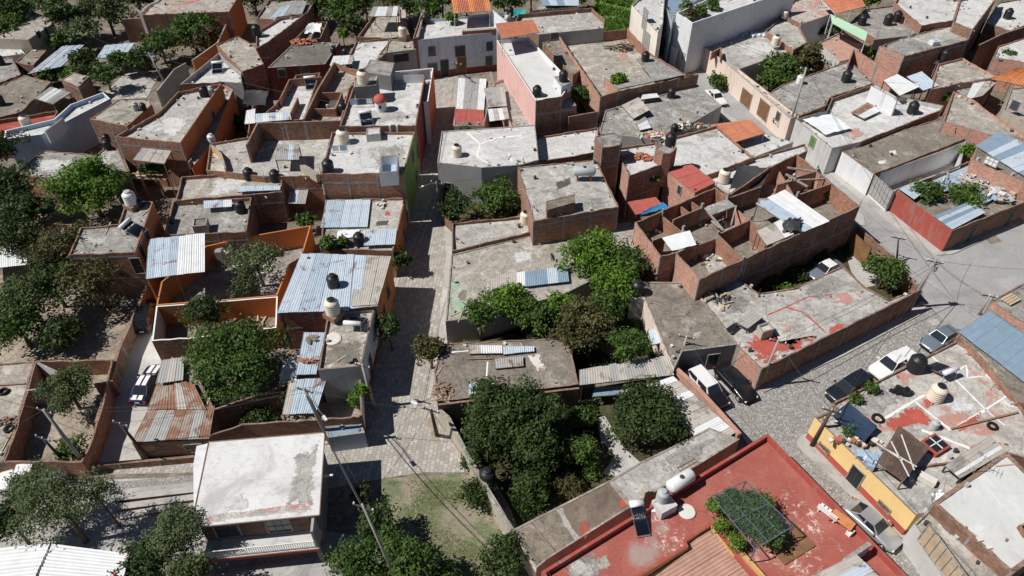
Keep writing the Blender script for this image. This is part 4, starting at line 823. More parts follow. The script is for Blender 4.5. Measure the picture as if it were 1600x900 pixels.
canopy('strip of light blue sheets along the tan roof edge', [(370, 300), (438, 297), (438, 290), (372, 291)], 4.3, 5, ['m_bluelight'], posts=False, zb=3.9, name='loose_sheets', cat='sheets')
house('L11', 'flat grey roofed brick house above the orange courtyard', [(255, 368), (270, 314), (393, 308), (385, 362)], 3.9, .5, 'brick_brown', 'roof_grey', cap='brick_cap')
sheets(HOUSES['L11']['root'], [(318, 326), (362, 323), (362, 312), (318, 314)], 4.05, 3, ['m_white', 'm_bluelight']); block('chim', 'square brick chimney stub on the grey flat roof', [(302, 341), (324, 339), (322, 352), (300, 354)], 4.5, 'p_tan', 'roof_brown', base=3.4, par=.15, frame=False, cat='chimney', name='chimney')
house('L12', 'orange brown two storey house with arched windows and grey roof', [(197, 313), (239, 315), (211, 394), (106, 399), (125, 355), (185, 350)], 6.0, .25, 'brick_brown', 'roof_grey', walls=[((225, 355), 'p_rust')])
for u, v in ((232, 375), (222, 395), (215, 415)): opening('L12', u, v, .9, 1.9, 'window', 'tank_black')
heater(201, 362, 5.75, 'solar heater on the grey roof of the arched house', (212, 364))
canopy('large blue and white corrugated carport over the orange courtyard', [(228, 436), (275, 430), (279, 369), (232, 374)], 5.2, 4, ['m_blue', 'm_bluelight'], zb=0, post='p_rust', name='carport', cat='carport'); sheets(COL.objects['carport'], [(275, 430), (320, 425), (320, 365), (279, 369)], 5.2, 4, ['m_white'])
house('L14', 'orange walled courtyard with concrete floor', [(322, 384), (400, 367), (486, 352), (472, 400), (452, 414), (433, 462), (340, 470), (244, 477), (252, 440)], 2.7, 2.6, 'p_orange', 'roof_grey', walls=[((460, 400), 'brick_red')], cat='walled yard', name='walled_yard', frame=False, cap='p_orange')
house('L14b', 'white capped courtyard with brick walls and a dark shrub tree', [(244, 478), (340, 471), (434, 463), (432, 512), (400, 516), (334, 525), (237, 533)], 2.7, 2.6, 'p_orange', 'yard_dark', walls=[((285, 530), 'brick_brown'), ((380, 520), 'brick_brown'), ((240, 505), 'white_paint')], cat='walled yard', name='walled_yard', frame=False, cap='white_paint')
pile('rubble', 'heap of broken concrete in the orange courtyard', 'rubble', 392, 420, .1, 2.2, 1.6, 70, (.5, .4, .25), ['stone_white', 'roof_pale'], .5, kind='stuff'); pile('lumber_heap', 'heap of old timber by the courtyard wall', 'lumber', 400, 492, .1, 1.8, 1.2, 26, (2.2, .14, .12), 'wood_pale', .9, kind='stuff')
item('tank_stand', 'grey block stand carrying the beige courtyard tank', 'stand', 358, 412, 0, 0, [('stand', 'block_grey', (0, 0, 1.1), (1.6, 1.5, 2.2))])
# ================================================================ WEST OF THE ALLEY
run('alleywall', 'long weathered brick wall along the concrete alley', [(229, 446), (208, 495), (187, 540), (165, 612), (150, 660)], 1.7, 'brick_brown', .3)
house('W1a', 'grey flat roof with worn tyres beside the walled plots', [(-90, 576), (54, 564), (22, 676), (4, 722), (-90, 735)], 2.0, .12, 'brick_brown', 'roof_tan', cap='brick_cap'); patch('W1a', [(0, 570), (45, 567), (38, 585), (5, 590)], 'roof_redpatch')
house('W1b', 'roofless brick plot with a feathery tree', [(55, 564), (176, 561), (160, 640), (140, 700), (128, 722), (4, 722), (22, 676)], 2.0, 1.95, 'brick_red', 'yard_dirt', cat='walled yard', name='walled_yard', cap='brick_cap', frame=False)
run(None, None, [(40, 610), (66, 607)], 1.95, 'p_palegrey', .16, 0, parent=HOUSES['W1b']['root'], pname='partition_wall'); run(None, None, [(147, 600), (176, 595)], 1.9, 'brick_red', .16, 0, parent=HOUSES['W1b']['root'], pname='partition_wall'); run(None, None, [(55, 565), (95, 584)], 1.95, 'p_palegrey', .2, 0, parent=HOUSES['W1b']['root'], pname='partition_wall')
pile('tile_heap', 'stack of red tiles on the grey roof with tyres', 'tiles', 10, 660, 1.9, .9, .5, 40, (.3, .15, .1), 'brick_cap', .3, kind='stuff')
def tyre(u, v, z, label, r=.33): 
    p = P(u, v, z); m = MB(); n = 16; rings = []
    for k in range(n): 
        a = 6.2832 * k / n; m.box((p.x + r * math.cos(a), p.y + r * math.sin(a), z + .1), (.16, 2 * r * 3.1416 / n * 1.1, .2), a)
    return solo('tyre', m, 'rubber', label, 'tyre', tuple(p))
tyre(6, 613, 1.9, 'old tyre lying on the grey roof beside a plank'); tyre(15, 671, 1.9, 'old tyre beside the stack of red tiles'); plank(-20, 604, 40, 600, 1.9, 'long timber across the grey roof with tyres')
canopy('bright white sheet roof beside the brick kiln stack', [(-60, 425), (42, 414), (45, 372), (-60, 376)], 3.2, 7, ['m_white', 'm_bluelight', 'm_white'])
house('W3', 'brick storage house holding stacked orange tiles', [(33, 393), (54, 346), (112, 350), (106, 384), (74, 402), (60, 410)], 3.2, .6, 'brick_brown', 'roof_pale')
for k in range(4): item('tile_stack', 'stack of new orange roof tiles in the brick store', 'tile stack', 48 + k * 5.5, 378 - k * 1, 2.65, 1.15, [('tiles', 'tile_orange', (0, 0, .3), (2.6, .55, .6)), ('tiles', 'terracotta', (0, .02, .65), (2.3, .45, .12))], 'stacks of orange tiles')
cloth([(22, 336), (85, 334), (90, 310), (45, 307)], [2.6, 2.6, 3, 2.9], 'tarp_black', 'dark tarp roof under the shady trees', wr=.1)
house('W4', 'flat grey roof with pale patch behind the bright green tree', [(24, 271), (66, 235), (148, 241), (150, 262), (82, 281)], 3.6, .12, 'brick_red', 'roof_grey', cap='brick_cap'); patch('W4', [(45, 262), (60, 250), (118, 248), (88, 272)], 'roof_white', rag=.4)
house('W4b', 'dark brick house beside the bright green tree', [(148, 243), (168, 226), (184, 232), (200, 268), (170, 275)], 4.0, .2, 'brick_dark', 'roof_grey')
canopy('grey corrugated balcony roof over potted plants', [(208, 250), (257, 256), (268, 236), (222, 231)], 5.6, 4, ['m_grey', 'm_fibre'], zb=0, post='wood'); item('balcony', 'planked balcony full of flowerpots', 'balcony', 238, 275, 2.9, -.1, [('deck', 'wood_pale', (0, 0, .1), (4.2, 1.6, .2)), ('shelf', 'wood', (0, -.7, .7), (3.8, .25, .08)), ('post', 'wood', (-1.4, -.4, -1.4), (.15, .15, 2.8)), ('post', 'wood', (.8, -.4, -1.4), (.15, .15, 2.8))])
for k in range(5): bush(224 + k * 8, 264, 5, .7, 'l_mid', 'potted plant on the planked balcony', base=3.6, group='balcony flowerpots')
house('W5', 'orange walled house with washed concrete roof and black tank', [(180, 213), (246, 176), (278, 143), (346, 130), (282, 223)], 6.6, .5, 'brick_red', 'roof_pale', walls=[((315, 175), 'p_rust')], cap='brick_cap')
patch('W5', [(215, 205), (270, 180), (300, 182), (275, 215)], 'roof_white', rag=.4); opening('W5', 333, 180, .8, .9)
house('W5b', 'orange wall house stepping down to the alley end', [(283, 223), (348, 132), (364, 140), (330, 224), (300, 262)], 4.2, .3, 'p_rust', 'roof_tan', walls=[((310, 230), 'p_orange')], frame=False); opening('W5b', 298, 256, .7, .8)
house('W6', 'flat tan roof with dish beside the blue wall', [(140, 186), (186, 155), (232, 154), (237, 163), (198, 197)], 5.4, .1, 'brick_brown', 'roof_tan')
house('W7', 'blue and white walled terrace house with a beige tank', [(6, 217), (64, 210), (172, 154), (161, 144), (110, 163), (84, 186), (8, 204)], 4.8, .6, 'p_blue', 'roof_white', cap='white_paint', frame=False)
house('W7b', 'red floored terrace ringed by lattice brick wall', [(-30, 192), (90, 172), (84, 186), (6, 205), (-30, 206)], 4.0, .5, 'brick_brown', 'roof_red', frame=False); run(None, 'white screen wall on the blue terrace', [(70, 205), (98, 184)], 5.8, 'p_white', .2, 4.2, frame=False)
house('W8', 'broad stained grey roof at the edge of the trees', [(-40, 150), (38, 117), (80, 128), (33, 174), (-40, 192)], 3.4, .1, 'brick_brown', 'roof_brown'); canopy('white panelled sheet roof beside the stained grey roof', [(54, 154), (83, 163), (111, 145), (79, 136)], 3.6, 5, ['m_white', 'm_grey'], post='wood')
house('W8b', 'small brick house with corrugated roof among the shrubs', [(95, 124), (115, 113), (140, 119), (122, 136)], 3.2, .1, 'brick_brown', 'roof_tan')
house('W10', 'old house with mossy tan roof under the trees', [(-10, 60), (52, 18), (82, 30), (80, 38), (44, 62)], 4.0, .1, 'p_tan', 'roof_tan', frame=False); opening('W10', 60, 54, .8, .9); opening('W10', 72, 48, .6, 1.0)
house('W10b', 'white washed low roofs under the mossy house', [(-30, 66), (20, 62), (40, 84), (-30, 92)], 2.4, .1, 'p_white', 'roof_white', frame=False); house('W10c', 'brown ribbed roof below the mossy house', [(24, 98), (45, 78), (72, 78), (52, 102)], 2.8, .1, 'brick_brown', 'roof_brown', frame=False)
canopy('weathered blue white corrugated shed among the trees', [(43, 116), (96, 104), (132, 70), (98, 72)], [2.6, 2.6, 3, 3], 7, ['m_bluelight', 'm_white']); canopy('pale blue corrugated shed behind the trees', [(150, 92), (197, 86), (211, 67), (164, 71)], 2.8, 5, ['m_bluelight'])
setting('yard_concrete', [(150, 158), (205, 105), (248, 118), (230, 152)], .03, 'roof_pale'); cloth([(92, 60), (125, 62), (135, 44), (108, 44)], [1.4, 1.4, 1.5, 1.6], 'tarp_white', 'white tarp hung under the trees')
house('W9', 'dark brick house with tank at the frame edge', [(-40, 115), (-5, 92), (18, 90), (33, 116), (-10, 132)], 3.2, .1, 'brick_dark', 'roof_grey')
house('W13', 'long brick house with red streaked roof behind the orchard', [(222, 23), (252, -8), (375, -10), (358, 18)], 5.5, .12, 'brick_red', 'roof_redpatch', walls=[((366, 5), 'p_rust')]); run(None, 'white zigzag stair wall beside the red streaked roof', [(219, 20), (232, 7), (243, 3), (256, -8)], 5.6, 'p_white', .5, 2, frame=False)
run(None, 'brick orchard wall with grey posts', [(190, 30), (224, 28)], 4.0, 'brick_brown', .2); run(None, 'orange boundary wall behind the orchard trees', [(360, 22), (352, 40), (340, 66), (300, 94)], 3.4, 'p_rust', .25, frame=False)
run(None, 'stepped grey concrete wall by the leaning pole', [(245, 142), (272, 108), (290, 98)], 3.2, 'block_grey', .2, frame=False)
house('W14', 'white terrace with solar panel behind grey walls', [(281, 132), (342, 82), (352, 92), (376, 112), (378, 130), (350, 128)], 4.4, .8, 'p_grey', 'roof_white', walls=[((330, 130), 'brick_brown')], frame=False); heater(342, 108, 3.6, 'solar heater on the white terrace behind grey walls', (340, 115))
house('W15', 'brick house with dark red walls beside the white terrace', [(338, 70), (372, 56), (398, 72), (412, 100), (378, 112)], 4.8, .15, 'brick_red', 'roof_tan')
house('W16', 'narrow overgrown yard beside the orange wall', [(346, 224), (366, 140), (400, 136), (386, 222)], 2.2, 2.1, 'brick_brown', 'undergrowth', cat='walled yard', name='walled_yard', frame=False); cloth([(378, 166), (414, 164), (420, 142), (384, 140)], [3.4, 3.4, 3.6, 3.6], 'tarp_black', 'black shade net over the narrow yard', wr=.12, sag=.4); bush(368, 190, 12, 1.6, 'l_mid', 'green shrubs in the narrow yard')
canopy('white corrugated sheets in the narrow yard', [(382, 194), (398, 193), (399, 170), (385, 173)], 4.2, 2, ['m_white'], zb=0)
# ================================================================ NORTH
house('N1', 'long pale blue house closing the street, with iron doors', [(647, 63), (776, 50), (800, 18), (655, 32)], 6.2, .4, 'p_bluewhite', 'roof_white', frame=False)
for u, v, w_, h_ in ((675, 80, 1.0, 1.4), (765, 72, .9, 1.3), (676, 105, 1.4, 1.2), (764, 95, 1.0, 1.4), (719, 80, 1.5, 1.6)): opening('N1', u, v, w_, h_)
opening('N1', 695, 108, 1.2, 2.6, 'door', 'tank_black'); opening('N1', 722, 104, 1.3, 2.8, 'door', 'door_wood')
canopy('terracotta tiled terrace roof behind the pale blue house', [(708, 21), (767, 17), (762, -6), (704, -4)], [8.3, 8.3, 9, 9], 7, ['terracotta', 'tile_orange'], zb=5.8, pitch=.3, amp=.05, steps=6, post='p_white', name='tiled_canopy')
run(None, 'orange tiled parapet on the pale blue house', [(722, 48), (775, 44)], 6.7, 'terracotta', .6, 5.8, frame=False); run(None, 'white gable wall beside the terracotta terrace roof', [(768, 14), (793, 34)], 8.2, 'p_white', .2, 5.8, frame=False)
house('N3', 'grey fronted house with a wide window beside the pale blue house', [(592, 84), (650, 77), (647, 60), (610, 62)], 5.0, .15, 'p_grey', 'roof_tan', frame=False); opening('N3', 627, 90, 2.2, 1.2, 'window', 'tank_black')
house('N4', 'white roofed house with clutter behind the dark pavilion', [(540, 100), (556, 64), (608, 60), (604, 82), (592, 92), (560, 112)], 5.0, .3, 'brick_brown', 'roof_white')
canopy('white corrugated porch in the clutter yard', [(515, 103), (550, 100), (553, 86), (521, 88)], 5.6, 5, ['m_white', 'm_fibre'], zb=3)
house('N5', 'broad dark grey roofed house with dark red front wall', [(418, 106), (456, 70), (531, 65), (508, 100)], 5.0, .1, 'p_darkred', 'roof_dark', frame=False); opening('N5', 441, 114, 1, 1.1); opening('N5', 476, 108, 1, 1); pile('tile_heap', 'heap of red tiles on the dark grey roof', 'tiles', 474, 66, 5.0, 2.2, 1, 60, (.4, .3, .12), 'terracotta', .4, kind='stuff')
house('N6', 'brick house with white washed roofs beyond the dark grey roof', [(400, 50), (436, 28), (476, 22), (418, 66), (400, 76)], 5.2, .4, 'brick_red', 'roof_white'); house('N6b', 'brick house with blue sheet roof beside shrubs', [(400, 28), (420, 0), (496, -5), (480, 20), (440, 32)], 4.2, .3, 'brick_red', 'roof_grey'); sheets(HOUSES['N6b']['root'], [(422, 28), (472, 22), (480, 2), (438, 12)], 4.4, 5, ['m_bluelight', 'm_grey'])
house('N7', 'brown brick house with dark yards', [(455, 66), (486, 35), (512, 34), (500, 60)], 4.2, .9, 'brick_brown', 'roof_brown'); cloth([(475, 52), (500, 50), (503, 36), (482, 36)], [4.4, 4.2, 4.3, 4.4], 'tarp_white', 'grey white sheets on the brown brick house')
house('N8', 'open walled yard with a tin porch', [(558, 58), (584, 22), (625, 20), (640, 54), (612, 60)], 3.6, .5, 'brick_red', 'roof_tan'); canopy('white ribbed tin porch in the open yard', [(576, 26), (620, 25), (622, 10), (583, 11)], 5.8, 5, ['m_white', 'm_grey'], zb=3.1, post='wood'); plank(565, 15, 594, 46, 7.0, 'long timber leaning on the tin porch', z1=3.2, name='timber')
house('N9', 'brick parapet house next to shrubs', [(625, 30), (622, -5), (632, -5), (636, 36)], 4, .2, 'brick_pink', 'roof_pale'); house('N10', 'grey walled yard beside the pale blue house', [(645, 60), (660, 14), (664, 14), (654, 58)], 6.6, .2, 'brick_brown', 'roof_grey', frame=False)
house('N2', 'long house with lattice brick parapets behind the pink tower', [(802, 38), (810, 22), (925, 12), (945, 30), (944, 44), (842, 54)], 5.6, .7, 'brick_brown', 'roof_pale', walls=[((895, 48), 'p_grey')]); opening('N2', 866, 56, 1.1, .9)
house('N2b', 'low house with blue sheet roof by the green field', [(832, 16), (850, -4), (905, -4), (902, 10)], 4.4, .1, 'p_peach', 'roof_grey', frame=False); sheets(HOUSES['N2b']['root'], [(850, 9), (904, 9), (904, -8), (838, -8)], 4.9, 5, ['m_steelblue', 'm_bluelight']); cloth([(798, 26), (822, 24), (820, 14), (800, 16)], [3.2, 3.2, 3.4, 3.4], 'turquoise', 'turquoise awning beside the lattice brick house')
setting('green_bank', [(640, 10), (705, 5), (800, 0), (800, -40), (400, -40), (500, 10), (560, 30), (575, 10)], .02, 'undergrowth')
# ================================================================ CENTRE BLOCK
house('C18', 'long pink tower house with white roof terrace', [(776, 63), (826, 58), (893, 128), (878, 150), (837, 157)], 7.6, .5, 'brick_brown', 'roof_smooth', walls=[((806, 110), 'p_pink'), ((801, 60), 'p_white'), ((860, 93), 'p_white')], cap='white_paint')
canopy('flat terracotta canopy on top of the pink tower', [(783, 61), (843, 50), (833, 31), (774, 37)], [9.6, 9.6, 10, 10], 7, ['terracotta'], zb=7.1, pitch=.3, amp=.04, post='p_white', name='tiled_canopy'); house('C18b', 'brick rear wing at the foot of the pink tower', [(840, 172), (901, 165), (893, 152), (838, 158)], 6.0, .15, 'brick_brown', 'roof_white')
block('C18c', 'white stair head on the pink tower terrace', [(865, 120), (880, 117), (893, 128), (877, 136)], 8.2, 'p_white', 'roof_grey', base=7.1, frame=False, cat='rooftop room', name='rooftop_room')
house('C17', 'white washed roof between brick walls below the pink tower', [(836, 214), (935, 199), (934, 238), (842, 252)], 3.6, .3, 'brick_brown', 'roof_white'); run(None, 'brick wall with white corrugated sheets leaning on it', [(888, 182), (935, 174)], 4.8, 'brick_red', .2)
house('C17b', 'pink house yard below the tower', [(770, 130), (800, 118), (832, 196), (838, 212), (800, 200)], 3.2, .3, 'p_pink', 'roof_grey', frame=False)
house('C16', 'grey walled corner house with white smeared roof and beige tank', [(683, 254), (690, 205), (762, 200), (836, 195), (842, 250), (812, 258), (752, 262)], 5.1, .12, 'p_palegrey', 'roof_white', walls=[((718, 258), 'p_grey'), ((782, 262), 'p_grey')], frame=False)
stripe('C16', [(730, 207), (750, 225), (745, 245), (762, 255)], 'white_paint', .5); stripe('C16', [(750, 225), (778, 215), (815, 212)], 'white_paint', .45); stripe('C16', [(795, 240), (800, 252)], 'white_paint', .4); opening('C16', 700, 292, .9, 1.1, 'window', 'tank_black')
house('C16g', 'walled garden behind the grey corner house', [(688, 330), (705, 347), (812, 338), (808, 262), (690, 258)], 1.6, 1.5, 'brick_brown', 'undergrowth', cat='walled yard', name='walled_yard', frame=False)
house('C15', 'red and white sheet roofed shop along the street', [(709, 197), (716, 118), (768, 112), (772, 130), (756, 196)], 3.2, .1, 'p_pink', 'roof_brown', frame=False)
r = HOUSES['C15']['root']; sheets(r, [(712, 172), (756, 174), (760, 124), (716, 122)], [3.25, 3.25, 3.4, 3.4], 4, ['m_white', 'm_grey', 'm_white']); sheets(r, [(707, 196), (756, 198), (756, 172), (711, 170)], [3.0, 3.0, 3.35, 3.35], 5, ['m_red']); sheets(r, [(762, 168), (792, 166), (788, 136), (756, 138)], 3.6, 4, ['m_grey', 'm_fibre']); sheets(r, [(765, 190), (796, 186), (792, 168), (762, 171)], 3.4, 4, ['m_fibre', 'm_white'])
house('C14', 'narrow pale roofed house above the long brick wall', [(706, 348), (812, 338), (834, 345), (832, 362), (706, 392)], 3.4, .35, 'brick_brown', 'roof_pale', cap='brick_cap')
house('C13', 'long stained concrete roof with green paint at its corner', [(705, 398), (832, 366), (985, 347), (1004, 372), (1000, 400), (880, 460), (742, 497), (696, 502)], 3.0, .1, 'p_tan', 'roof_tan', frame=False)
patch('C13', [(703, 440), (735, 436), (730, 470), (735, 494), (700, 498)], 'moss_green', rag=.2); patch('C13', [(714, 455), (730, 452), (728, 470), (718, 472)], 'roof_brown'); patch('C13', [(805, 395), (835, 390), (832, 408), (806, 412)], 'roof_white', rag=.5); patch('C13', [(895, 365), (975, 352), (985, 372), (900, 385)], 'roof_pale')
sheets(HOUSES['C13']['root'], [(765, 452), (822, 447), (820, 424), (766, 432)], 3.2, 4, ['m_fibre', 'm_white']); sheets(HOUSES['C13']['root'], [(821, 448), (889, 440), (886, 415), (820, 425)], 3.25, 4, ['m_bluelight', 'm_steelblue', 'm_bluelight'])
house('C12', 'broad stained concrete roof carrying a cylindrical gas tank', [(809, 261), (932, 249), (941, 270), (967, 323), (833, 346)], 6.1, .12, 'brick_red', 'roof_pale'); patch('C12', [(865, 285), (890, 278), (895, 290), (872, 296)], 'stain_shade', rag=.4); patch('C12', [(905, 330), (955, 322), (945, 305), (900, 312)], 'roof_grey', rag=.5)
block('C12b', 'flat topped brick box at the front of the stained roof', [(853, 314), (898, 303), (899, 316), (855, 328)], 7.2, 'brick_brown', 'roof_brown', base=5.9, frame=False, cat='rooftop room', name='rooftop_room')
gastank(912, 281, 5.98, 'grey gas tank on brick legs on the broad stained roof', (925, 281), 1.2)
block('C11', 'brick stair tower with concrete bands beside the broad roof', [(930, 213), (958, 207), (973, 214), (970, 226), (941, 231)], 8.2, 'brick_brown', 'roof_grey', frame=True, cat='stair tower', name='stair_tower')
house('C10', 'narrow brick house with planter window and white roof edge', [(958, 232), (1025, 222), (1037, 256), (983, 275), (972, 254)], 5.9, .3, 'brick_brown', 'roof_white', walls=[((977, 264), 'brick_pink')]); opening('C10', 1017, 280, 2.4, .7, 'window'); bush(1018, 279, 12, .5, 'l_bright', 'green planter box under the brick house window', base=4.0, ry=4)
pile('tile_heap', 'heap of curved red tiles on the white roof edge', 'tiles', 992, 246, 5.7, 2.4, .9, 60, (.5, .2, .12), 'terracotta', .3, kind='stuff'); block('C10t', 'brick chimney tower carrying a black tank', [(1024, 232), (1035, 226), (1058, 230), (1048, 240), (1036, 240)], 7.4, 'brick_red', 'roof_grey', base=3, cat='stair tower', name='stair_tower')
house('C9', 'pink brick house under a sloping red sheet roof', [(1040, 266), (1080, 257), (1118, 285), (1086, 302)], 4.9, .1, 'brick_pink', 'roof_brown', frame=False); sheets(HOUSES['C9']['root'], [(1085, 302), (1040, 266), (1081, 257), (1119, 285)], [4.9, 4.9, 5.5, 5.5], 5, ['m_red']); opening('C9', 1062, 297, .6, 1.1)
canopy('faded red cloth awning in the brick courtyard', [(993, 336), (1038, 324), (1024, 308), (980, 316)], 2.9, 5, ['m_red'], zb=0); cloth([(1000, 336), (1046, 324), (1036, 316), (1008, 328)], [3.1, 3.1, 3.3, 3.3], 'tarp_blue', 'bright blue tarp beside the faded red awning', wr=.06, sag=.1)
house('C8', 'unfinished two storey brick house with open roofless rooms', [(992, 347), (1032, 401), (1056, 395), (1093, 437), (1344, 322), (1245, 240), (1200, 262), (1137, 306), (1118, 292)], 5.6, 2.3, 'brick_red', 'roof_brown', walls=[((1218, 380), 'brick_brown'), ((1012, 374), 'brick_pink'), ((1074, 416), 'brick_pink')])
r = HOUSES['C8']['root']
for a, b_ in [((1036, 331), (1068, 357)), ((1052, 342), (1097, 323)), ((1065, 319), (1081, 331)), ((1082, 312), (1098, 323)), ((1097, 323), (1137, 309)), ((1137, 309), (1173, 342)), ((1173, 342), (1122, 365)), ((1087, 378), (1122, 365)), ((1121, 366), (1161, 405)), ((1068, 357), (1087, 378)), ((1056, 395), (1087, 378)), ((1020, 374), (1040, 367)), ((1173, 342), (1200, 372)), ((1137, 309), (1190, 290)), ((1237, 279), (1276, 267)), ((1220, 262), (1246, 305)), ((1246, 305), (1300, 286)), ((1215, 285), (1237, 279)), ((1276, 267), (1283, 274))]:
    run(None, None, [a, b_], 5.55, random.choice(['brick_red', 'brick_pink', 'brick_red']), .15, 3.3, cut=random.choice((0, 0, .1, .3, .55)), parent=r, pname='partition_wall')
patch('C8', [(1115, 340), (1140, 330), (1168, 350), (1130, 362)], 'roof_pale', rag=.1); patch('C8', [(1095, 400), (1120, 388), (1150, 415), (1110, 430)], 'roof_pale', rag=.1); patch('C8', [(1180, 395), (1205, 385), (1215, 395), (1190, 408)], 'roof_white', rag=.1)
for u, v, lb in ((1060, 330, 'formwork plank leaning in the narrow back room'), (1130, 385, 'formwork plank leaning in the front corner room'), (1110, 345, 'formwork plank leaning below the partial slab'), (1195, 375, 'formwork plank leaning by the beige fibre panel')): plank(u, v, u + 14, v + 12, 3.3, lb, 'wood_pale', .2, z1=4.6)
for u, v, hh in ((1036, 331, 5.9), (1068, 357, 5.9), (1097, 323, 6.0), (1137, 309, 6.2), (1173, 342, 6.0), (1122, 365, 5.9), (1087, 378, 5.8), (1161, 405, 5.9), (1246, 305, 6.0), (1276, 267, 5.9)):
    q = P(u, v, 5.55); part('concrete_column', MB().box((q.x, q.y, (3.3 + hh) / 2), (.24, .24, hh - 3.3), .5), 'concrete_cap', r)
for a, b_ in (((1228, 272), (1262, 292)), ((1240, 282), (1288, 280)), ((1150, 322), (1142, 352)), ((1105, 330), (1130, 360)), ((1230, 262), (1270, 268))): qa, qb = P(*a, 5.5), P(*b_, 5.5); part('roof_beam', MB().beam(qa, qb, .16, .2), 'concrete_cap', r)
flat_poly('slab', ccw([P(u, v, 5.5) for u, v in ((1100, 324), (1136, 311), (1150, 322), (1112, 336))]), 5.5, 'roof_grey', r, .12)
for i, (u, v) in enumerate(((1015, 362), (1060, 345), (1095, 345), (1145, 350), (1105, 405), (1140, 405), (1200, 365), (1265, 300), (1290, 310), (1240, 275))): pile('building_rubble', ['broken bricks in the narrow front room of the unfinished house', 'brick ends in the room behind the white tarp', 'rubble under the partial slab of the unfinished house', 'loose blocks in the room with concrete beams', 'rubble on the pale floor of the front corner room', 'bricks against the long front wall inside the unfinished house', 'rubble beside the beige fibre panel', 'rubble in the street side room with slanting planks', 'loose bricks at the street corner of the unfinished house', 'blocks in the beam covered back room'][i], 'rubble', u, v, 3.31, 1.3, 1.0, 16, (.4, .22, .18), ['brick_cap', 'stone_white', 'wood_pale'], .4)
bush(1288, 303, 8, 1.2, 'l_bright', 'weeds growing in the street side roofless room', base=3.3)
cloth([(1034, 371), (1078, 360), (1088, 382), (1050, 392)], [5.7, 5.8, 5.6, 5.6], 'tarp_white', 'white tarp stretched over an open brick room', wr=.06, sag=.05, n=6)
canopy('blue and white corrugated roof on the unfinished brick house', [(1252, 364), (1296, 346), (1226, 297), (1180, 318)], 5.7, 5, ['m_bluelight', 'm_white', 'm_white', 'm_blue'], zb=3.3, post='wood'); cloth([(1222, 362), (1250, 362), (1252, 340), (1226, 342)], [5.85, 5.9, 6.0, 5.95], 'tarp_black', 'crumpled black tarp on the corrugated roof', wr=.3, sag=-.3); canopy('beige fibre panel roof beside the black tarp', [(1198, 384), (1240, 366), (1222, 342), (1182, 362)], 5.65, 3, ['m_fibre', 'm_white'], zb=3.3, post='wood')
house('C23', 'white washed terrace with dark shade tarps', [(1118, 292), (1100, 276), (1178, 246), (1258, 224), (1262, 236), (1200, 262), (1138, 305)], 4.0, .3, 'brick_red', 'roof_white'); cloth([(1140, 296), (1190, 292), (1206, 262), (1152, 258)], [4.6, 5.0, 5.2, 4.8], 'tarp_black', 'dark grey shade tarp on the white washed terrace', wr=.15, sag=.5, seed=5); cloth([(1160, 275), (1198, 270), (1205, 262), (1168, 258)], [5.1, 5.2, 5.3, 5.2], 'p_palegrey', 'light grey shade cloth on the white washed terrace', wr=.12, seed=8) if False else None
house('C22', 'white roofed brick house beside the terracotta canopy', [(1040, 262), (1030, 220), (1120, 196), (1150, 222), (1178, 246), (1100, 276), (1082, 256)], 4.4, .35, 'brick_red', 'roof_white'); patch('C22', [(1085, 205), (1120, 200), (1125, 215), (1095, 220)], 'roof_tan', rag=.4)
canopy('weathered terracotta canopy over the corner yard', [(1147, 223), (1196, 208), (1172, 187), (1109, 195)], [3.6, 3.6, 4.0, 4.0], 8, ['terracotta'], pitch=.3, amp=.05, steps=6, zb=0, post='p_palegrey', name='tiled_canopy')
house('C22b', 'low white garage with a curved wall by the street', [(1112, 196), (1196, 208), (1240, 222), (1178, 246), (1148, 222)], 2.6, .2, 'p_palegrey', 'roof_white', frame=False)
house('C21', 'cluttered grey roof with black tank above the white car', [(936, 208), (946, 172), (990, 160), (1090, 132), (1128, 165), (1085, 190), (1030, 218)], 3.3, .12, 'p_grey', 'roof_grey', frame=False, walls=[((1108, 180), 'p_palegrey')])
canopy('tilted grey corrugated sheets on the cluttered roof', [(971, 165), (990, 186), (1015, 172), (998, 152)], [3.4, 3.5, 4.2, 4.1], 3, ['m_grey', 'm_fibre'], zb=3.2); canopy('fallen corrugated sheets on the cluttered roof', [(993, 192), (1000, 204), (1018, 200), (1008, 182)], 3.5, 3, ['m_grey', 'm_white'], zb=3.2, posts=False); canopy('white sheets leaning at the back of the cluttered roof', [(1000, 156), (1030, 152), (1026, 146), (1004, 148)], 3.9, 3, ['m_white'], zb=3.2)
pile('scrap_heap', 'grey scrap and boards heaped on the cluttered roof', 'scrap', 1078, 200, 3.2, 2.6, 1.4, 60, (.7, .25, .2), ['iron', 'roof_grey', 'wood', 'stone_white'], .6, kind='stuff'); pile('brick_heap', 'loose red bricks and boards by the black tank', 'bricks', 1020, 212, 3.2, 2.4, 1.0, 50, (.6, .25, .15), ['terracotta', 'stone_white', 'wood_pale'], .4, kind='stuff')
house('C21g', 'small brick garden beside the cluttered roof', [(936, 206), (938, 168), (975, 164), (972, 200)], 1.8, 1.7, 'brick_brown', 'undergrowth', cat='walled yard', name='walled_yard', frame=False)
house('C20', 'large roofless brick walled roof yard with grey slab', [(873, 56), (981, 45), (1018, 84), (1072, 116), (1092, 116), (967, 142), (938, 152)], 5.0, 1.6, 'brick_red', 'roof_tan', walls=[((1030, 130), 'brick_brown'), ((905, 104), 'brick_pink')])
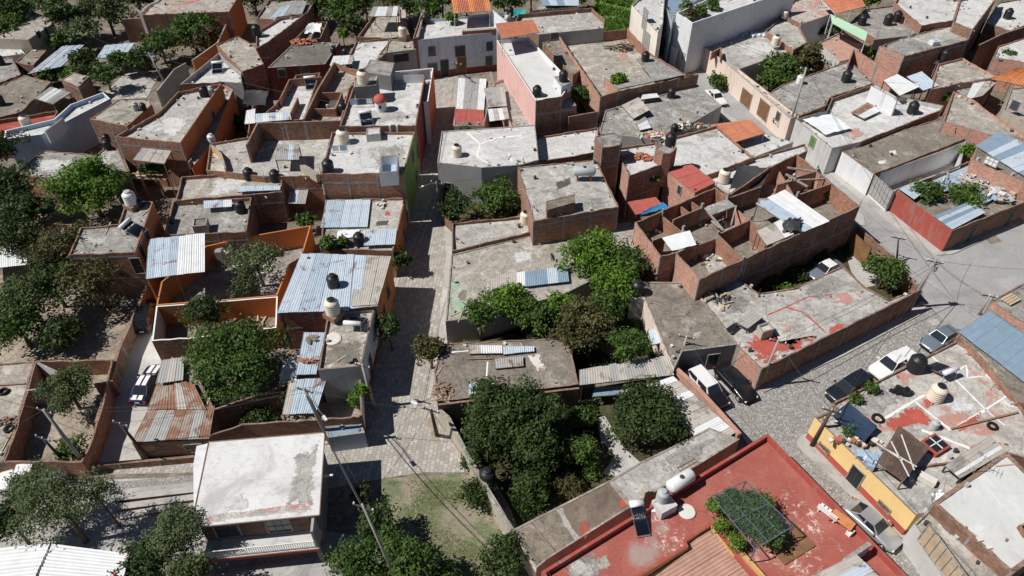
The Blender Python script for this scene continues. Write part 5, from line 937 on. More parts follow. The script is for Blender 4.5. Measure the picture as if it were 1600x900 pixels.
patch('C20', [(935, 92), (950, 88), (952, 96), (942, 100)], 'roof_redpatch'); patch('C20', [(962, 86), (980, 84), (982, 94), (968, 96)], 'roof_pinkpatch'); flat_poly('slab', ccw([P(u, v, 4.9) for u, v in ((994, 92), (1014, 86), (1068, 117), (966, 139), (960, 134), (1018, 120))]), 4.9, 'roof_grey', HOUSES['C20']['root'], .15)
pile('lumber_heap', 'heap of scrap timber in the brick roof yard corner', 'lumber', 971, 76, 3.4, 2.2, 1.2, 40, (1.5, .15, .12), ['wood', 'iron'], 1.0, kind='stuff'); run(None, None, [(945, 120), (966, 141)], 5.0, 'brick_pink', .15, 3.4, parent=HOUSES['C20']['root'], pname='partition_wall')
house('C19', 'narrow brown roofed house between pink tower and brick yard', [(848, 66), (872, 57), (908, 108), (895, 118)], 4.6, .2, 'brick_brown', 'roof_brown'); house('C19b', 'white and grey yard with shrubs behind the tower', [(893, 152), (900, 116), (938, 152), (936, 176), (902, 180)], 1.4, 1.3, 'brick_brown', 'undergrowth', cat='walled yard', name='walled_yard', frame=False)
# yard with car, corner house
house('C7', 'dark overgrown yard with brown gate and covered car', [(1102, 470), (1340, 352), (1394, 398), (1440, 452), (1388, 470), (1352, 450), (1240, 455), (1180, 480)], 2.2, 2.18, 'brick_brown', 'undergrowth', cat='walled yard', name='walled_yard', frame=False); opening('C7', 1345, 390, 3.0, 2.1, 'gate', 'door_wood') if False else None
run('gatew', 'brown iron gate closing the overgrown yard', [(1336, 364), (1362, 388)], 2.5, 'door_wood', .12, name='gate', cat='gate', frame=False, cap='iron')
setting('yard_paving', [(1318, 385), (1350, 390), (1392, 440), (1350, 450), (1330, 425)], .04, 'pavement')
house('C6', 'corner house with red paint worn across its concrete roof', [(1088, 456), (1142, 428), (1186, 458), (1240, 450), (1317, 415), (1352, 448), (1388, 468), (1441, 452), (1190, 577), (1154, 542)], 3.0, .14, 'brick_brown', 'roof_pale', walls=[((1172, 560), 'brick_pink'), ((1315, 515), 'brick_brown')])
patch('C6', [(1157, 541), (1180, 520), (1205, 512), (1212, 532), (1240, 540), (1282, 522), (1280, 530), (1192, 573)], 'red_paint', rag=.15); patch('C6', [(1292, 514), (1310, 505), (1325, 504), (1318, 512), (1296, 522)], 'red_paint', rag=.2); patch('C6', [(1305, 458), (1345, 455), (1350, 466), (1325, 476), (1300, 472)], 'roof_pinkpatch', rag=.3); patch('C6', [(1210, 500), (1245, 494), (1252, 512), (1222, 522)], 'roof_pinkpatch', rag=.3); patch('C6', [(1100, 462), (1140, 436), (1180, 462), (1165, 490), (1130, 490)], 'roof_grey', rag=.3); patch('C6', [(1250, 455), (1300, 430), (1318, 448), (1280, 470)], 'roof_grey', rag=.4)
stripe('C6', [(1200, 492), (1228, 480), (1255, 488), (1275, 505), (1290, 520)], 'red_paint', .3); stripe('C6', [(1228, 480), (1262, 464), (1300, 460)], 'red_paint', .25)
patch('C6', [(1132, 515), (1148, 504), (1160, 512), (1146, 524)], 'tank_black', rag=.03); canopy('small tan slat roof beside the red painted deck', [(1150, 504), (1168, 514), (1192, 496), (1176, 486)], 3.5, 4, ['m_fibre'], zb=2.9); pile('scrap_heap', 'scrap frames and planks on the corner house roof', 'scrap', 1120, 468, 2.9, 1.8, 1.2, 30, (1.0, .15, .12), ['wood_pale', 'iron', 'roof_pale'], .7, kind='stuff')  # flat black patch paints the darkness of a hole in the roof
block('C6t', 'broken grey water cistern on the red painted roof', [(1184, 508), (1202, 502), (1210, 514), (1192, 520)], 3.9, 'p_tan', 'roof_white', base=2.86, par=.25, frame=False, cat='cistern', name='cistern')
opening('C6', 1156, 575, .1, .1, 'hole') if False else None
house('C5', 'long grey roofed garage house by the parked black car', [(985, 452), (1000, 440), (1074, 441), (1153, 538), (1066, 549), (1053, 577), (1007, 467), (985, 466)], 3.0, .1, 'p_darkgrey', 'roof_brown', frame=False, walls=[((1030, 522), 'p_peach')]); opening('C5', 1114, 560, 1.0, 2.0, 'door', 'tank_black'); patch('C5', [(1080, 520), (1095, 516), (1098, 528), (1084, 530)], 'roof_pale')
house('C3', 'stained concrete roof littered with sheets beside the big dark tree', [(692, 537), (888, 527), (904, 600), (683, 627), (678, 580)], 2.5, .08, 'brick_dark', 'roof_brown', frame=False); patch('C3', [(825, 556), (845, 552), (856, 575), (842, 584), (828, 570)], 'stone_white', rag=.3)
stripe('C3', [(690, 560), (708, 550), (732, 548)], 'white_paint', .3); stripe('C3', [(762, 565), (760, 590), (740, 600)], 'white_paint', .3)
for lab, q, ms in (('pale sheets stacked on the stained roof by the yard trees', [(733, 553), (785, 552), (784, 540), (732, 539)], ['m_fibre', 'm_white']), ('light blue sheet stack on the stained roof', [(786, 554), (835, 549), (834, 541), (785, 542)], ['m_bluelight']), ('grey folded sheets on the stained roof', [(774, 576), (818, 572), (817, 557), (772, 561)], ['m_grey', 'm_bluelight']), ('blue skylight sheets at the front of the stained roof', [(732, 618), (774, 616), (775, 598), (732, 601)], ['m_bluelight'])): canopy(lab, q, 2.65, 3, ms, posts=False, zb=2.44, name='loose_sheets', cat='sheets')
pile('leaf_heap', 'heap of brown dry debris on the stained roof', 'debris', 692, 612, 2.45, .9, 1.1, 60, (.3, .12, .08), ['wood', 'brick_cap'], .35, kind='stuff'); plank(731, 562, 790, 560, 2.45, 'old timber beside the light blue sheet stack')
canopy('long weathered fibre sheet shed behind the plot wall', [(905, 602), (1053, 586), (1041, 556), (905, 578)], 2.7, 12, ['m_fibre', 'm_fibre', 'm_white', 'm_grey'], name='shed_roof', cat='shed', rag=.5)
canopy('blue grey basin cover inside the plot', [(925, 620), (978, 616), (984, 602), (930, 606)], 1.4, 4, ['m_steelblue', 'm_grey'], name='basin_cover', cat='cover')
canopy('loose blue and pink sheets beside the grey garage', [(1018, 540), (1035, 535), (1024, 512), (1012, 516)], 2.4, 2, ['m_bluelight', 'm_bluelight'], name='loose_sheets', cat='sheets')
# the plot
run('plotw', 'weathered tan plot wall along the village green', [(686, 640), (700, 652), (730, 710), (768, 775), (800, 828)], 2.0, 'p_tan', .35, frame=False); run('plote', 'pink brick plot wall along the cobbled street', [(1058, 576), (1085, 600), (1122, 640), (1156, 678)], 2.7, 'brick_pink', .4, frame=False, cap='brick_pink'); run(None, 'dark brick back wall of the plot', [(684, 632), (905, 606)], 2.6, 'brick_dark', .2, frame=False)
canopy('long fibre cement shed roof against the pink brick wall', [(1150, 676), (1052, 588), (1010, 602), (1104, 702)], [2.6, 2.6, 2.2, 2.2], 11, ['m_fibre', 'm_fibre', 'm_white'], pitch=.3, amp=.04, name='shed_roof', cat='shed')
r = COL.objects['shed_roof.001'] if 'shed_roof.001' in COL.objects else None
house('CR1', 'brown and grey roof slab at the corner of the plot', [(800, 828), (953, 750), (987, 791), (856, 873), (838, 888)], 2.7, .06, 'p_peach', 'roof_earthred', frame=False, debris=False); patch('CR1', [(802, 830), (872, 795), (902, 840), (858, 867), (842, 880)], 'yard_dark', rag=.1); patch('CR1', [(905, 815), (920, 812), (930, 830), (915, 842), (902, 838)], 'red_paint', rag=.3); patch('CR1', [(965, 780), (978, 776), (984, 788), (970, 795)], 'red_paint', rag=.2); stripe('CR1', [(874, 795), (885, 818), (902, 842)], 'roof_pale', .9)
house('CR2', 'pale concrete roof slab stretching along the red parapet', [(953, 750), (1000, 722), (1066, 690), (1108, 668), (1156, 686), (987, 791)], 2.69, .06, 'p_tan', 'roof_pale', frame=False, debris=False); patch('CR2', [(1030, 722), (1075, 695), (1110, 690), (1100, 715), (1062, 740), (1040, 735)], 'roof_grey', rag=.4)
item('iron_frame', 'rusty iron window frame lying on the pale slab', 'frame', 1075, 729, 2.65, .52, [('bar', 'wood', (0, y, .05), (1.8, .04, .04)) for y in (-.3, 0, .3)] + [('bar', 'wood', (x, 0, .09), (.04, .64, .03)) for x in (-.85, -.4, .1, .5, .85)])
item('block', 'upright brown block on the pale slab by the grey tank', 'block', 1007, 774, 2.65, .5, [('block', 'p_tan', (0, 0, .4), (.4, .4, .8))])
# red house
RED = [(846, 893), (1199, 677), (1426, 908), (1490, 975), (1248, 975), (1150, 862), (1113, 815), (1074, 840), (1078, 848), (935, 935), (890, 975)]
house('C1', 'red roofed house with solar heater, tanks and planted pergola', RED, 3.9, .55, 'p_red', 'roof_redworn', walls=[((1005, 890), 'p_ochre'), ((1093, 828), 'p_ochre'), ((1125, 835), 'p_ochre')], cap='p_red', frame=False, low=[(1005, 892), (1093, 828), (1131, 838), (1075, 843), (1199, 918)], th=.22, debris=False)
patch('C1', [(890, 880), (925, 858), (950, 880), (930, 905), (890, 905)], 'roof_grey', rag=.3); patch('C1', [(925, 870), (950, 865), (960, 885), (935, 895)], 'roof_tan', rag=.3)
canopy('broad dusty terracotta tile roof below the red deck', [(1122, 822), (1240, 955), (1070, 1065), (945, 928)], [3.15, 3.15, 2.2, 2.2], 9, ['tile_dusty'], zb=0, pitch=.28, amp=.05, steps=12, name='tiled_roof', cat='roof')
run(None, 'yellow kerb edging the dusty tile roof', [(1122, 818), (1160, 862), (1230, 940)], 3.75, 'p_ochre', .18, 3.0, frame=False, name='kerb', cat='kerb', cap='p_ochre')
def pergola():
    z0, z1 = 3.36, 5.3; q = [P(u, v, z1) for u, v in ((1112, 775), (1165, 752), (1240, 822), (1180, 858))]; c = sum(q, Vector()) / 4; r = thing('planted_pergola', 'steel pergola glazed over climbing plants on the red roof', 'pergola', (c.x, c.y, z0)); 
    for p in q: part('post', MB().beam((p.x, p.y, z0), (p.x, p.y, z1), .07), 'iron_blue', r)
    for i in range(4): part('beam', MB().beam(q[i], q[(i + 1) % 4], .06), 'iron_blue', r)
    for t in (.33, .66): part('beam', MB().beam(q[0].lerp(q[1], t), q[3].lerp(q[2], t), .05), 'iron_blue', r)
    part('beam', MB().beam(q[1].lerp(q[2], .5), q[0].lerp(q[3], .5), .05), 'iron_blue', r)
    for i in range(3):
        for j in range(2):
            f = lambda a, b_: q[0].lerp(q[1], a).lerp(q[3].lerp(q[2], a), b_) + Vector((0, 0, .07)); g = MB(); g.quad([f(i / 3 + .01, j / 2 + .01), f(i / 3 + .323, j / 2 + .01), f(i / 3 + .323, j / 2 + .49), f(i / 3 + .01, j / 2 + .49)]); part('roof_panel', g, 'clear_sheet', r)
    return c
c = pergola()
tree(1174, 806, 40, 5.28, 'l_mid', 'climbing plants filling the steel pergola', sq=.33, base=3.36, name='climbing_plant', cat='plant', trunk=False, dens=2.6, leaf_=.11, nclump=120, cr=.26); tree(1150, 786, 27, 5.28, 'l_mid', 'climbing plants at the upper end of the pergola', sq=.4, base=3.36, name='climbing_plant', cat='plant', trunk=False, dens=2.2, leaf_=.11); tree(1200, 828, 27, 5.28, 'l_mid', 'climbing plants at the lower end of the pergola', sq=.4, base=3.36, name='climbing_plant', cat='plant', trunk=False, dens=2.2, leaf_=.11); bush(1128, 822, 14, 1.5, 'l_bright', 'bright leafy plants hanging at the pergola side', base=3.36, leaf_=.1); bush(1150, 846, 12, 1.4, 'l_bright', 'bright leafy plants below the pergola edge', base=3.36, leaf_=.1); bush(1116, 792, 12, 1.6, 'l_bright', 'bright leafy plants at the pergola corner', base=3.36, leaf_=.1)
item('wooden_pallets', 'brown boards laid beside the pergola', 'boards', 1232, 848, 3.36, .5, [('board', 'door_wood', (x, 0, .06), (.9, 2.2, .1)) for x in (-1, 0, 1)])
heater(992, 798, 3.36, 'blue solar heater on the red deck beside the parapet', (1006, 840), (.55, 1.15, .8)); gastank(1060, 764, 3.36, 'fat white gas tank behind the round lid', (1074, 755), 1.15, 'tank_white')
item('tank_plinth', 'white cube plinth under the grey cistern', 'plinth', 1036, 796, 3.36, .5, [('plinth', 'p_palegrey', (0, 0, .45), (1.4, 1.2, .9))])
solo('round_lid', MB().lathe([(.62, 0), (.62, .10), (.55, .13)], 24, P(1073, 800, 3.365)), 'stone_white', 'round pale lid lying on the red deck', 'lid', tuple(P(1073, 800, 3.365))); item('bucket', 'small white bucket by the plinth on the red deck', 'bucket', 1020, 800, 3.36, 0, [('bucket', 'white_paint', (0, 0, .15), (.3, .3, .3))])
def bench(u, v, z, rz):
    bx = [('slat', 'white_paint', (-.6 + k * .3, 0, .45), (.22, .6, .05)) for k in range(5)] + [('backrest', 'white_paint', (0, .35, .75), (1.5, .06, .5)), ('leg', 'white_paint', (-.6, 0, .2), (.08, .5, .4)), ('leg', 'white_paint', (.6, 0, .2), (.08, .5, .4))]; item('garden_bench', 'worn white metal bench on the red deck', 'bench', u, v, z, rz, bx)
bench(1292, 805, 3.36, 2.3); item('work_table', 'rusty worn table beside the white bench', 'table', 1312, 820, 3.36, 2.3, [('top', 'tile_orange', (0, 0, .7), (1.6, .8, .06))] + [('leg', 'wood', (x, y, .33), (.07, .07, .66)) for x in (-.7, .7) for y in (-.3, .3)]); item('white_box', 'small white box at the end of the worn table', 'box', 1327, 834, 3.36, .6, [('box', 'white_paint', (0, 0, .2), (.5, .35, .4))])
canopy('weathered light blue corrugated shed on the red house', [(1338, 866), (1392, 918), (1318, 962), (1262, 903)], [5.0, 5.0, 4.7, 4.7], 4, ['m_bluelight', 'm_white', 'm_fibre', 'm_bluelight'], zb=3.36, post='p_palegrey'); run(None, 'short white parapet wall holding blue crates', [(1322, 874), (1360, 848)], 4.8, 'p_palegrey', .3, 3.36, frame=False)
# ================================================================ SOUTH EAST BLOCK
house('S1', 'yellow fronted house with red dado facing the cobbled lane', [(1273, 652), (1300, 640), (1545, 690), (1470, 800), (1431, 806)], 2.9, .25, 'p_yellow', 'roof_pale', frame=False, cap='brick_cap', low=[(1420, 665)])
for u, v in ((1288, 700), (1382, 792)): opening('S1', u, v, 1.0, .45, 'window', 'door_wood')
opening('S1', 1335, 748, 1.1, 2.1, 'door', 'tank_black'); opening('S1', 1343, 731, .4, .4, 'window', 'brick_cap') if False else None
house('S2', 'flat roof crossed by white waterproofing lines and red paint', [(1300, 630), (1495, 532), (1530, 552), (1600, 640), (1640, 720), (1548, 700), (1500, 720), (1420, 730), (1340, 668)], 3.1, .25, 'brick_brown', 'roof_pinkpatch', cap='brick_cap', low=[(1450, 725), (1590, 715)])
for w_, pp in ((.42, [(1372, 660), (1432, 624), (1445, 617)]), (.38, [(1430, 628), (1485, 672)]), (.34, [(1455, 555), (1540, 640), (1580, 614), (1540, 585)]), (.34, [(1485, 672), (1540, 640)]), (.28, [(1488, 585), (1510, 570), (1512, 590), (1535, 588)]), (.25, [(1540, 640), (1570, 665)]), (.5, [(1440, 672), (1515, 700)])): stripe('S2', pp, 'white_paint', w_)
patch('S2', [(1378, 660), (1432, 630), (1482, 672), (1440, 662), (1400, 672)], 'red_paint', rag=.3); patch('S2', [(1438, 622), (1456, 615), (1462, 632), (1448, 642)], 'red_paint', rag=.3); patch('S2', [(1490, 668), (1530, 645), (1534, 655), (1500, 675)], 'red_paint', rag=.2); patch('S2', [(1470, 625), (1510, 620), (1525, 640), (1490, 650)], 'roof_white', rag=.4); patch('S2', [(1310, 635), (1385, 600), (1420, 612), (1390, 640), (1345, 660)], 'roof_grey', rag=.3); patch('S2', [(1455, 700), (1480, 690), (1480, 705), (1462, 715)], 'red_paint', rag=.2)
cloth([(1300, 650), (1350, 690), (1372, 666), (1325, 628)], [3.6, 3.5, 3.7, 3.8], 'tarp_navy', 'dark blue shade net stretched by the yellow house', wr=.05, sag=.15)
canopy('rusty dark corrugated patio roof with scattered poles', [(1370, 722), (1412, 752), (1452, 700), (1405, 665)], 4.0, 6, ['m_rustdark'], zb=2.8, post='wood')
for a in ((1392, 690, 1420, 745), (1380, 700, 1432, 730), (1408, 680, 1428, 735), (1365, 690, 1410, 720)): plank(*a, 4.1, 'thin pale pole lying on the rusty patio roof', 'stone_white', .09)
def skylight(u, v, z, rz):
    item('skylight', 'small framed glass skylight box on the white lined roof', 'skylight', u, v, z, rz, [('kerb', 'p_red', (0, 0, .2), (1.7, 1.5, .4)), ('glass', 'glass_dark', (0, 0, .45), (1.3, 1.1, .08)), ('bar', 'white_paint', (0, 0, .5), (1.4, .07, .06)), ('bar', 'white_paint', (0, 0, .505), (.07, 1.2, .05))])
skylight(1459, 698, 2.85, .5); tyre(1371, 655, 2.85, 'bicycle wheel sized tyre on the white waterproof line', .4); tyre(1550, 667, 2.85, 'black car tyre on the white lined roof')
pile('engine_scrap', 'black oily machine parts on the white lined roof', 'scrap', 1408, 612, 2.85, .9, .5, 18, (.4, .3, .25), ['tank_black', 'rubber'], .4); pile('bundles', 'white bundles under the rusty patio roof', 'bundles', 1360, 722, 2.8, 1.0, .7, 9, (.8, .6, .5), ['tarp_white', 'p_blue'], .3); heater(1478, 592, 2.85, 'solar heater with black tubes facing away from the white lines', (1462, 578)); pile('pot_heap', 'rubble and flowerpots along the yellow parapet', 'rubble', 1336, 690, 2.8, 2.6, .5, 30, (.35, .3, .25), ['terracotta', 'stone_white', 'iron'], .3, kind='stuff')
bush(1328, 676, 10, .7, 'l_mid', 'green plants behind the yellow parapet', base=2.7); bush(1362, 607, 9, .7, 'l_mid', 'small green plants along the brick parapet', base=2.85); bush(1337, 623, 7, .6, 'l_mid', 'green weeds beside the dark blue net', base=2.85)
plank(1485, 671, 1590, 645, 2.9, 'long timber along the white lined roof', 'wood'); item('white_bench', 'white washed block bench below the patio roof', 'block', 1447, 752, 2.7, -.7, [('block', 'stone_white', (0, 0, .25), (1.2, .6, .5))])
cloth([(1456, 790), (1478, 786), (1470, 765), (1456, 770)], [3.2] * 4, 'tarp_white', 'white rags beside the beige sheet roof')
canopy('beige corrugated sheet roof between the patio and grey slab', [(1476, 728), (1500, 748), (1572, 706), (1545, 682)], 3.6, 5, ['m_fibre', 'm_white'], zb=2.8)
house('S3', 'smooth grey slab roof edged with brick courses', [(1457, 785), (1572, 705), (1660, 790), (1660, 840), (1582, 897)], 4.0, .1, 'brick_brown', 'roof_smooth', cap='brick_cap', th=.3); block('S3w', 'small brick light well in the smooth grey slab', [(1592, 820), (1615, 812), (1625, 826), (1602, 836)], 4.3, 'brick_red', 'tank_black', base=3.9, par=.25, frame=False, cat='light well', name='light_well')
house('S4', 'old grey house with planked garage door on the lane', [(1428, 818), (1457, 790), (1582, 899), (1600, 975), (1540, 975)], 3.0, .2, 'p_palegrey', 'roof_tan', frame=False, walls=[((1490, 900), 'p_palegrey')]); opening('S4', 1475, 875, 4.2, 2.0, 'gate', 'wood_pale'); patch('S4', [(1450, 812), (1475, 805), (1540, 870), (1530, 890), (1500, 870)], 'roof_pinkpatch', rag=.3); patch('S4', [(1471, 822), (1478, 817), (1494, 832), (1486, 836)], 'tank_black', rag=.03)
house('S5', 'brick house under the broad steel blue sheet roof', [(1497, 522), (1545, 486), (1650, 560), (1650, 640), (1590, 628)], 3.4, .1, 'brick_red', 'roof_brown', frame=False); sheets(HOUSES['S5']['root'], [(1590, 600), (1690, 640), (1630, 520), (1545, 486), ][::1] if False else [(1497, 519), (1640, 628), (1690, 580), (1546, 486)], [3.5, 3.5, 4.1, 4.1], 12, ['m_steelblue'])
house('S6', 'grey roofed corner house behind the blue sheets', [(1548, 470), (1625, 428), (1700, 470), (1700, 560), (1620, 520)], 3.6, .12, 'brick_pink', 'roof_grey'); item('bench', 'white slatted crate on the grey corner roof', 'crate', 1578, 470, 3.5, .5, [('slat', 'wood_pale', (0, y, .2), (1.6, .22, .12)) for y in (-.4, -.13, .14, .41)])
# ================================================================ EAST BLOCK
house('R1', 'tall white modern house with roof plants', [(1057, 20), (1082, 36), (1133, 19), (1245, -18), (1120, -8)], 8.2, .9, 'p_white', 'roof_white', frame=False, cap='white_paint', walls=[])
for k, (u, v) in enumerate(((1072, 10), (1095, 18), (1115, 8), (1080, 24))): bush(u, v, 9, 1.5, ['l_grey', 'l_mid', 'l_mid', 'l_olive'][k], ['tall grey green plant on the white house roof', 'round green plant on the white house roof', 'wide green plant on the white house roof', 'brownish plant at the white roof corner'][k], base=7.3)
opening('R1', 1068, 88, .7, 1.0, 'window', 'p_steel')
house('R1b', 'white gate wall with dark steel gate', [(1024, 50), (1058, 78), (1066, 70), (1040, 46)], 3.4, .3, 'p_white', 'roof_white', frame=False); opening('R1b', 1038, 75, 3.6, 2.8, 'gate', 'iron_blue')
house('R0', 'cream apartment block with grey panels', [(987, 8), (1004, -8), (1040, -20), (1036, 36), (1028, 52)], 8.0, .3, 'p_cream', 'roof_white', frame=False); opening('R0', 1008, 30, 1.6, 3.0, 'window', 'p_grey'); opening('R0', 1010, 62, 2.6, 2.4, 'gate', 'p_grey')
house('R0b', 'blue grey gable house behind the gate', [(1036, 0), (1058, -15), (1120, -20), (1058, 20), (1050, 34)], 7.4, .2, 'p_steel', 'm_steelblue', frame=False)
house('R2', 'peach street front house with brown garage doors', [(1080, 57), (1098, 50), (1215, 32), (1255, 72), (1200, 92), (1155, 108), (1248, 180), (1235, 186), (1130, 95)], 3.6, .3, 'p_peach', 'roof_pale', frame=False, walls=[((1182, 140), 'p_peach')]); opening('R2', 1084, 96, 3.2, 2.6, 'gate', 'iron'); opening('R2', 1166, 154, 2.6, 2.2, 'gate', 'door_wood'); opening('R2', 1193, 172, 2.4, 2.4, 'gate', 'door_wood'); opening('R2', 1216, 182, .8, 1.2, 'window')
patch('R2', [(1140, 72), (1190, 62), (1225, 78), (1190, 90), (1150, 85)], 'roof_white', rag=.4); pile('sack_heap', 'white sacks on the peach house roof', 'sacks', 1178, 56, 3.3, 2.4, .8, 16, (.8, .5, .35), ['tarp_white', 'p_blue'], .3); run(None, 'small brick wall on the peach house roof', [(1112, 82), (1126, 74), (1128, 86)], 4.4, 'brick_red', .2, 3.3)
house('R3', 'walled tree garden behind the peach street front', [(1156, 110), (1200, 92), (1258, 72), (1290, 100), (1300, 128), (1222, 160), (1200, 145)], 2.4, 2.3, 'brick_brown', 'undergrowth', cat='walled yard', name='walled_yard', frame=False)
house('R3b', 'concrete house with white tank stand and brick steps', [(1196, 48), (1222, 25), (1248, 38), (1262, 66), (1240, 78), (1214, 60)], 4.2, .3, 'brick_red', 'roof_pale')
house('R3c', 'red tiled house with white gable and terrace', [(1222, 22), (1240, 0), (1283, -12), (1305, 20), (1252, 38)], 4.6, .3, 'brick_brown', 'roof_pinkpatch', walls=[((1280, 30), 'p_white')]); canopy('terracotta tile roof on the white gabled house', [(1305, 22), (1352, 10), (1340, -14), (1280, -4)], [6.3, 6.0, 6.3, 6.6], 7, ['terracotta'], zb=0, pitch=.3, amp=.05, steps=6, post='p_white', name='tiled_canopy')
house('R3d', 'terracotta paved terrace under the pale green awning', [(1280, 66), (1326, 44), (1354, 66), (1330, 92), (1312, 96)], 2.6, .2, 'p_palegrey', 'tile_dusty', frame=False); 
def awning():
    q = [(1300, 36), (1298, 22), (1356, 50), (1352, 64)]; p = [P(u, v, z) for (u, v), z in zip(q, (5.2, 5.7, 5.7, 5.2))]; c = sum(p, Vector()) / 4; r = thing('awning', 'flat pale green awning over the terracotta terrace', 'awning', (c.x, c.y, 2.4)); b = MB(); b.quad(p); b.quad([x - Vector((0, 0, .05)) for x in reversed(p)]); part('fabric', b, 'tarp_green', r)
    for x in p: part('post', MB().beam((x.x, x.y, 2.4), (x.x, x.y, x.z - .06), .1), 'white_paint', r)
awning()
house('R9a', 'grey roof house carrying three black tanks', [(1322, 40), (1352, 14), (1400, 8), (1425, 16), (1442, 44), (1402, 52), (1380, 64)], 4.2, .2, 'brick_brown', 'roof_grey'); block('R9b', 'open arched rooftop room with two black tanks', [(1366, 62), (1376, 40), (1402, 36), (1442, 46), (1420, 56)], 5.6, 'p_tan', 'roof_grey', base=4, frame=False, cat='rooftop room', name='rooftop_room'); opening('R9b', 1384, 54, 2.0, 1.2, 'hole', 'p_darkred') if False else None
house('R9', 'tall bare brick house with smooth grey roof', [(1374, 72), (1420, 56), (1490, 38), (1516, 52), (1513, 62), (1413, 88)], 6.2, .15, 'brick_brown', 'roof_grey', walls=[((1393, 80), 'brick_pink')]); patch('R9', [(1425, 60), (1485, 42), (1510, 54), (1455, 70)], 'roof_pale', rag=.1); item('roof_tank', 'squat white tank on the tall bare brick house', 'tank', 1458, 70, 6.05, .3, [('tank', 'tank_white', (0, 0, .35), (1.2, .9, .6)), ('lid', 'p_blue', (0, 0, .72), (.5, .5, .1))])
house('R10', 'high brick walls with white roof above the bare house', [(1398, 4), (1410, -15), (1475, -10), (1500, 0), (1490, 32), (1440, 40)], 7.0, .4, 'brick_red', 'roof_white'); house('R10b', 'dark high wall house at the top', [(1490, 34), (1500, 0), (1560, -18), (1556, -2), (1520, 46)], 7.6, .3, 'brick_brown', 'roof_white'); run(None, 'grey wall pierced with round holes beside the tanks', [(1415, 30), (1478, 12)], 6.2, 'p_tan', .2, 4, frame=False)
house('R11', 'pale roof with black tank beyond the dark wall', [(1540, 36), (1560, 4), (1640, -10), (1680, 20), (1600, 40), (1580, 48)], 4.6, .2, 'brick_brown', 'roof_white'); run(None, 'long dark brick wall at the upper street', [(1530, 70), (1568, 52), (1640, 30)], 5.0, 'brick_dark', .2)
house('R12', 'pink brick house with white roof at the edge', [(1560, 72), (1640, 46), (1680, 80), (1640, 110), (1600, 98), (1552, 88)], 4.8, .2, 'brick_pink', 'roof_white')
house('R4', 'grey roof house with peach front and black tank', [(1248, 182), (1200, 146), (1222, 132), (1328, 94), (1365, 130), (1297, 152), (1290, 165)], 3.6, .15, 'brick_brown', 'roof_grey', walls=[((1225, 164), 'p_peach')], frame=False); run(None, 'pink brick wall with pale columns behind the grey roof', [(1326, 98), (1334, 76), (1372, 100), (1400, 118)], 4.6, 'brick_pink', .2); opening('R4', 1216, 178, .7, 1.1); opening('R4', 1204, 172, .9, 2.0, 'door', 'door_wood')
house('R5', 'grey plaster house with open white roof rooms', [(1244, 186), (1292, 172), (1300, 153), (1366, 131), (1400, 150), (1475, 165), (1470, 172), (1345, 222), (1300, 232)], 3.8, .6, 'p_palegrey', 'roof_white', walls=[((1390, 205), 'brick_brown'), ((1330, 142), 'brick_brown')], cap='brick_cap'); run(None, 'white rooftop wall with square window holes', [(1362, 134), (1396, 152), (1402, 158)], 5.4, 'p_white', .2, 3.2, frame=False); opening('R5', 1270, 222, .9, 1.4, 'window', 'green_paint')
canopy('light panelled roof with red rust patches on the grey plaster house', [(1330, 176), (1350, 186), (1376, 174), (1356, 160)], 3.55, 4, ['m_white', 'm_rust', 'm_white'], zb=3.2, posts=False); patch('R5', [(1310, 208), (1340, 200), (1352, 210), (1332, 222)], 'roof_pinkpatch', rag=.4); cloth([(1254, 186), (1300, 178), (1330, 200), (1290, 210)], [3.7, 3.8, 3.7, 3.7], 'tarp_white', 'patched white plastic roof sheet on the grey house', wr=.1, sag=.05)
canopy('white ribbed sheet roof behind the open rooms', [(1405, 150), (1436, 136), (1402, 116), (1380, 126)], [4.6, 4.6, 5.2, 5.2], 5, ['m_white'], zb=0); canopy('bluish white sheet porch against the tall brick wall', [(1442, 142), (1466, 134), (1440, 112), (1416, 120)], 4.2, 4, ['m_white', 'm_bluelight'], zb=0)
house('R5b', 'brick house with concrete roof and lone black tank', [(1455, 140), (1466, 100), (1505, 90), (1530, 105), (1560, 120), (1500, 130)], 4.4, .3, 'brick_pink', 'roof_tan', walls=[((1462, 120), 'brick_pink')]); canopy('cream and grey sheet annexe roofs beside the brick house', [(1508, 156), (1535, 150), (1556, 130), (1526, 118)], 4.0, 4, ['m_white', 'm_fibre'], zb=0); canopy('white annexe roof beside the narrow yard', [(1492, 140), (1510, 154), (1530, 146), (1514, 132)], 3.4, 3, ['m_white', 'm_grey'], zb=0)
house('R13', 'long pink brick house wall with pale columns', [(1474, 190), (1490, 142), (1520, 155), (1575, 195), (1640, 235), (1640, 262), (1600, 225)], 4.6, .3, 'brick_pink', 'roof_tan'); canopy('orange tile roof over the far terrace', [(1548, 124), (1640, 142), (1640, 108), (1590, 106)], [5.2, 5.0, 5.6, 5.8], 7, ['tile_orange'], zb=0, pitch=.3, amp=.05, steps=6, post='wood', name='tiled_canopy'); house('R13b', 'tan house with square window by the orange tile roof', [(1568, 172), (1580, 138), (1640, 130), (1640, 190), (1620, 195)], 5.0, .2, 'p_tan', 'roof_tan', frame=False); opening('R13b', 1586, 165, 1.0, 1.2)
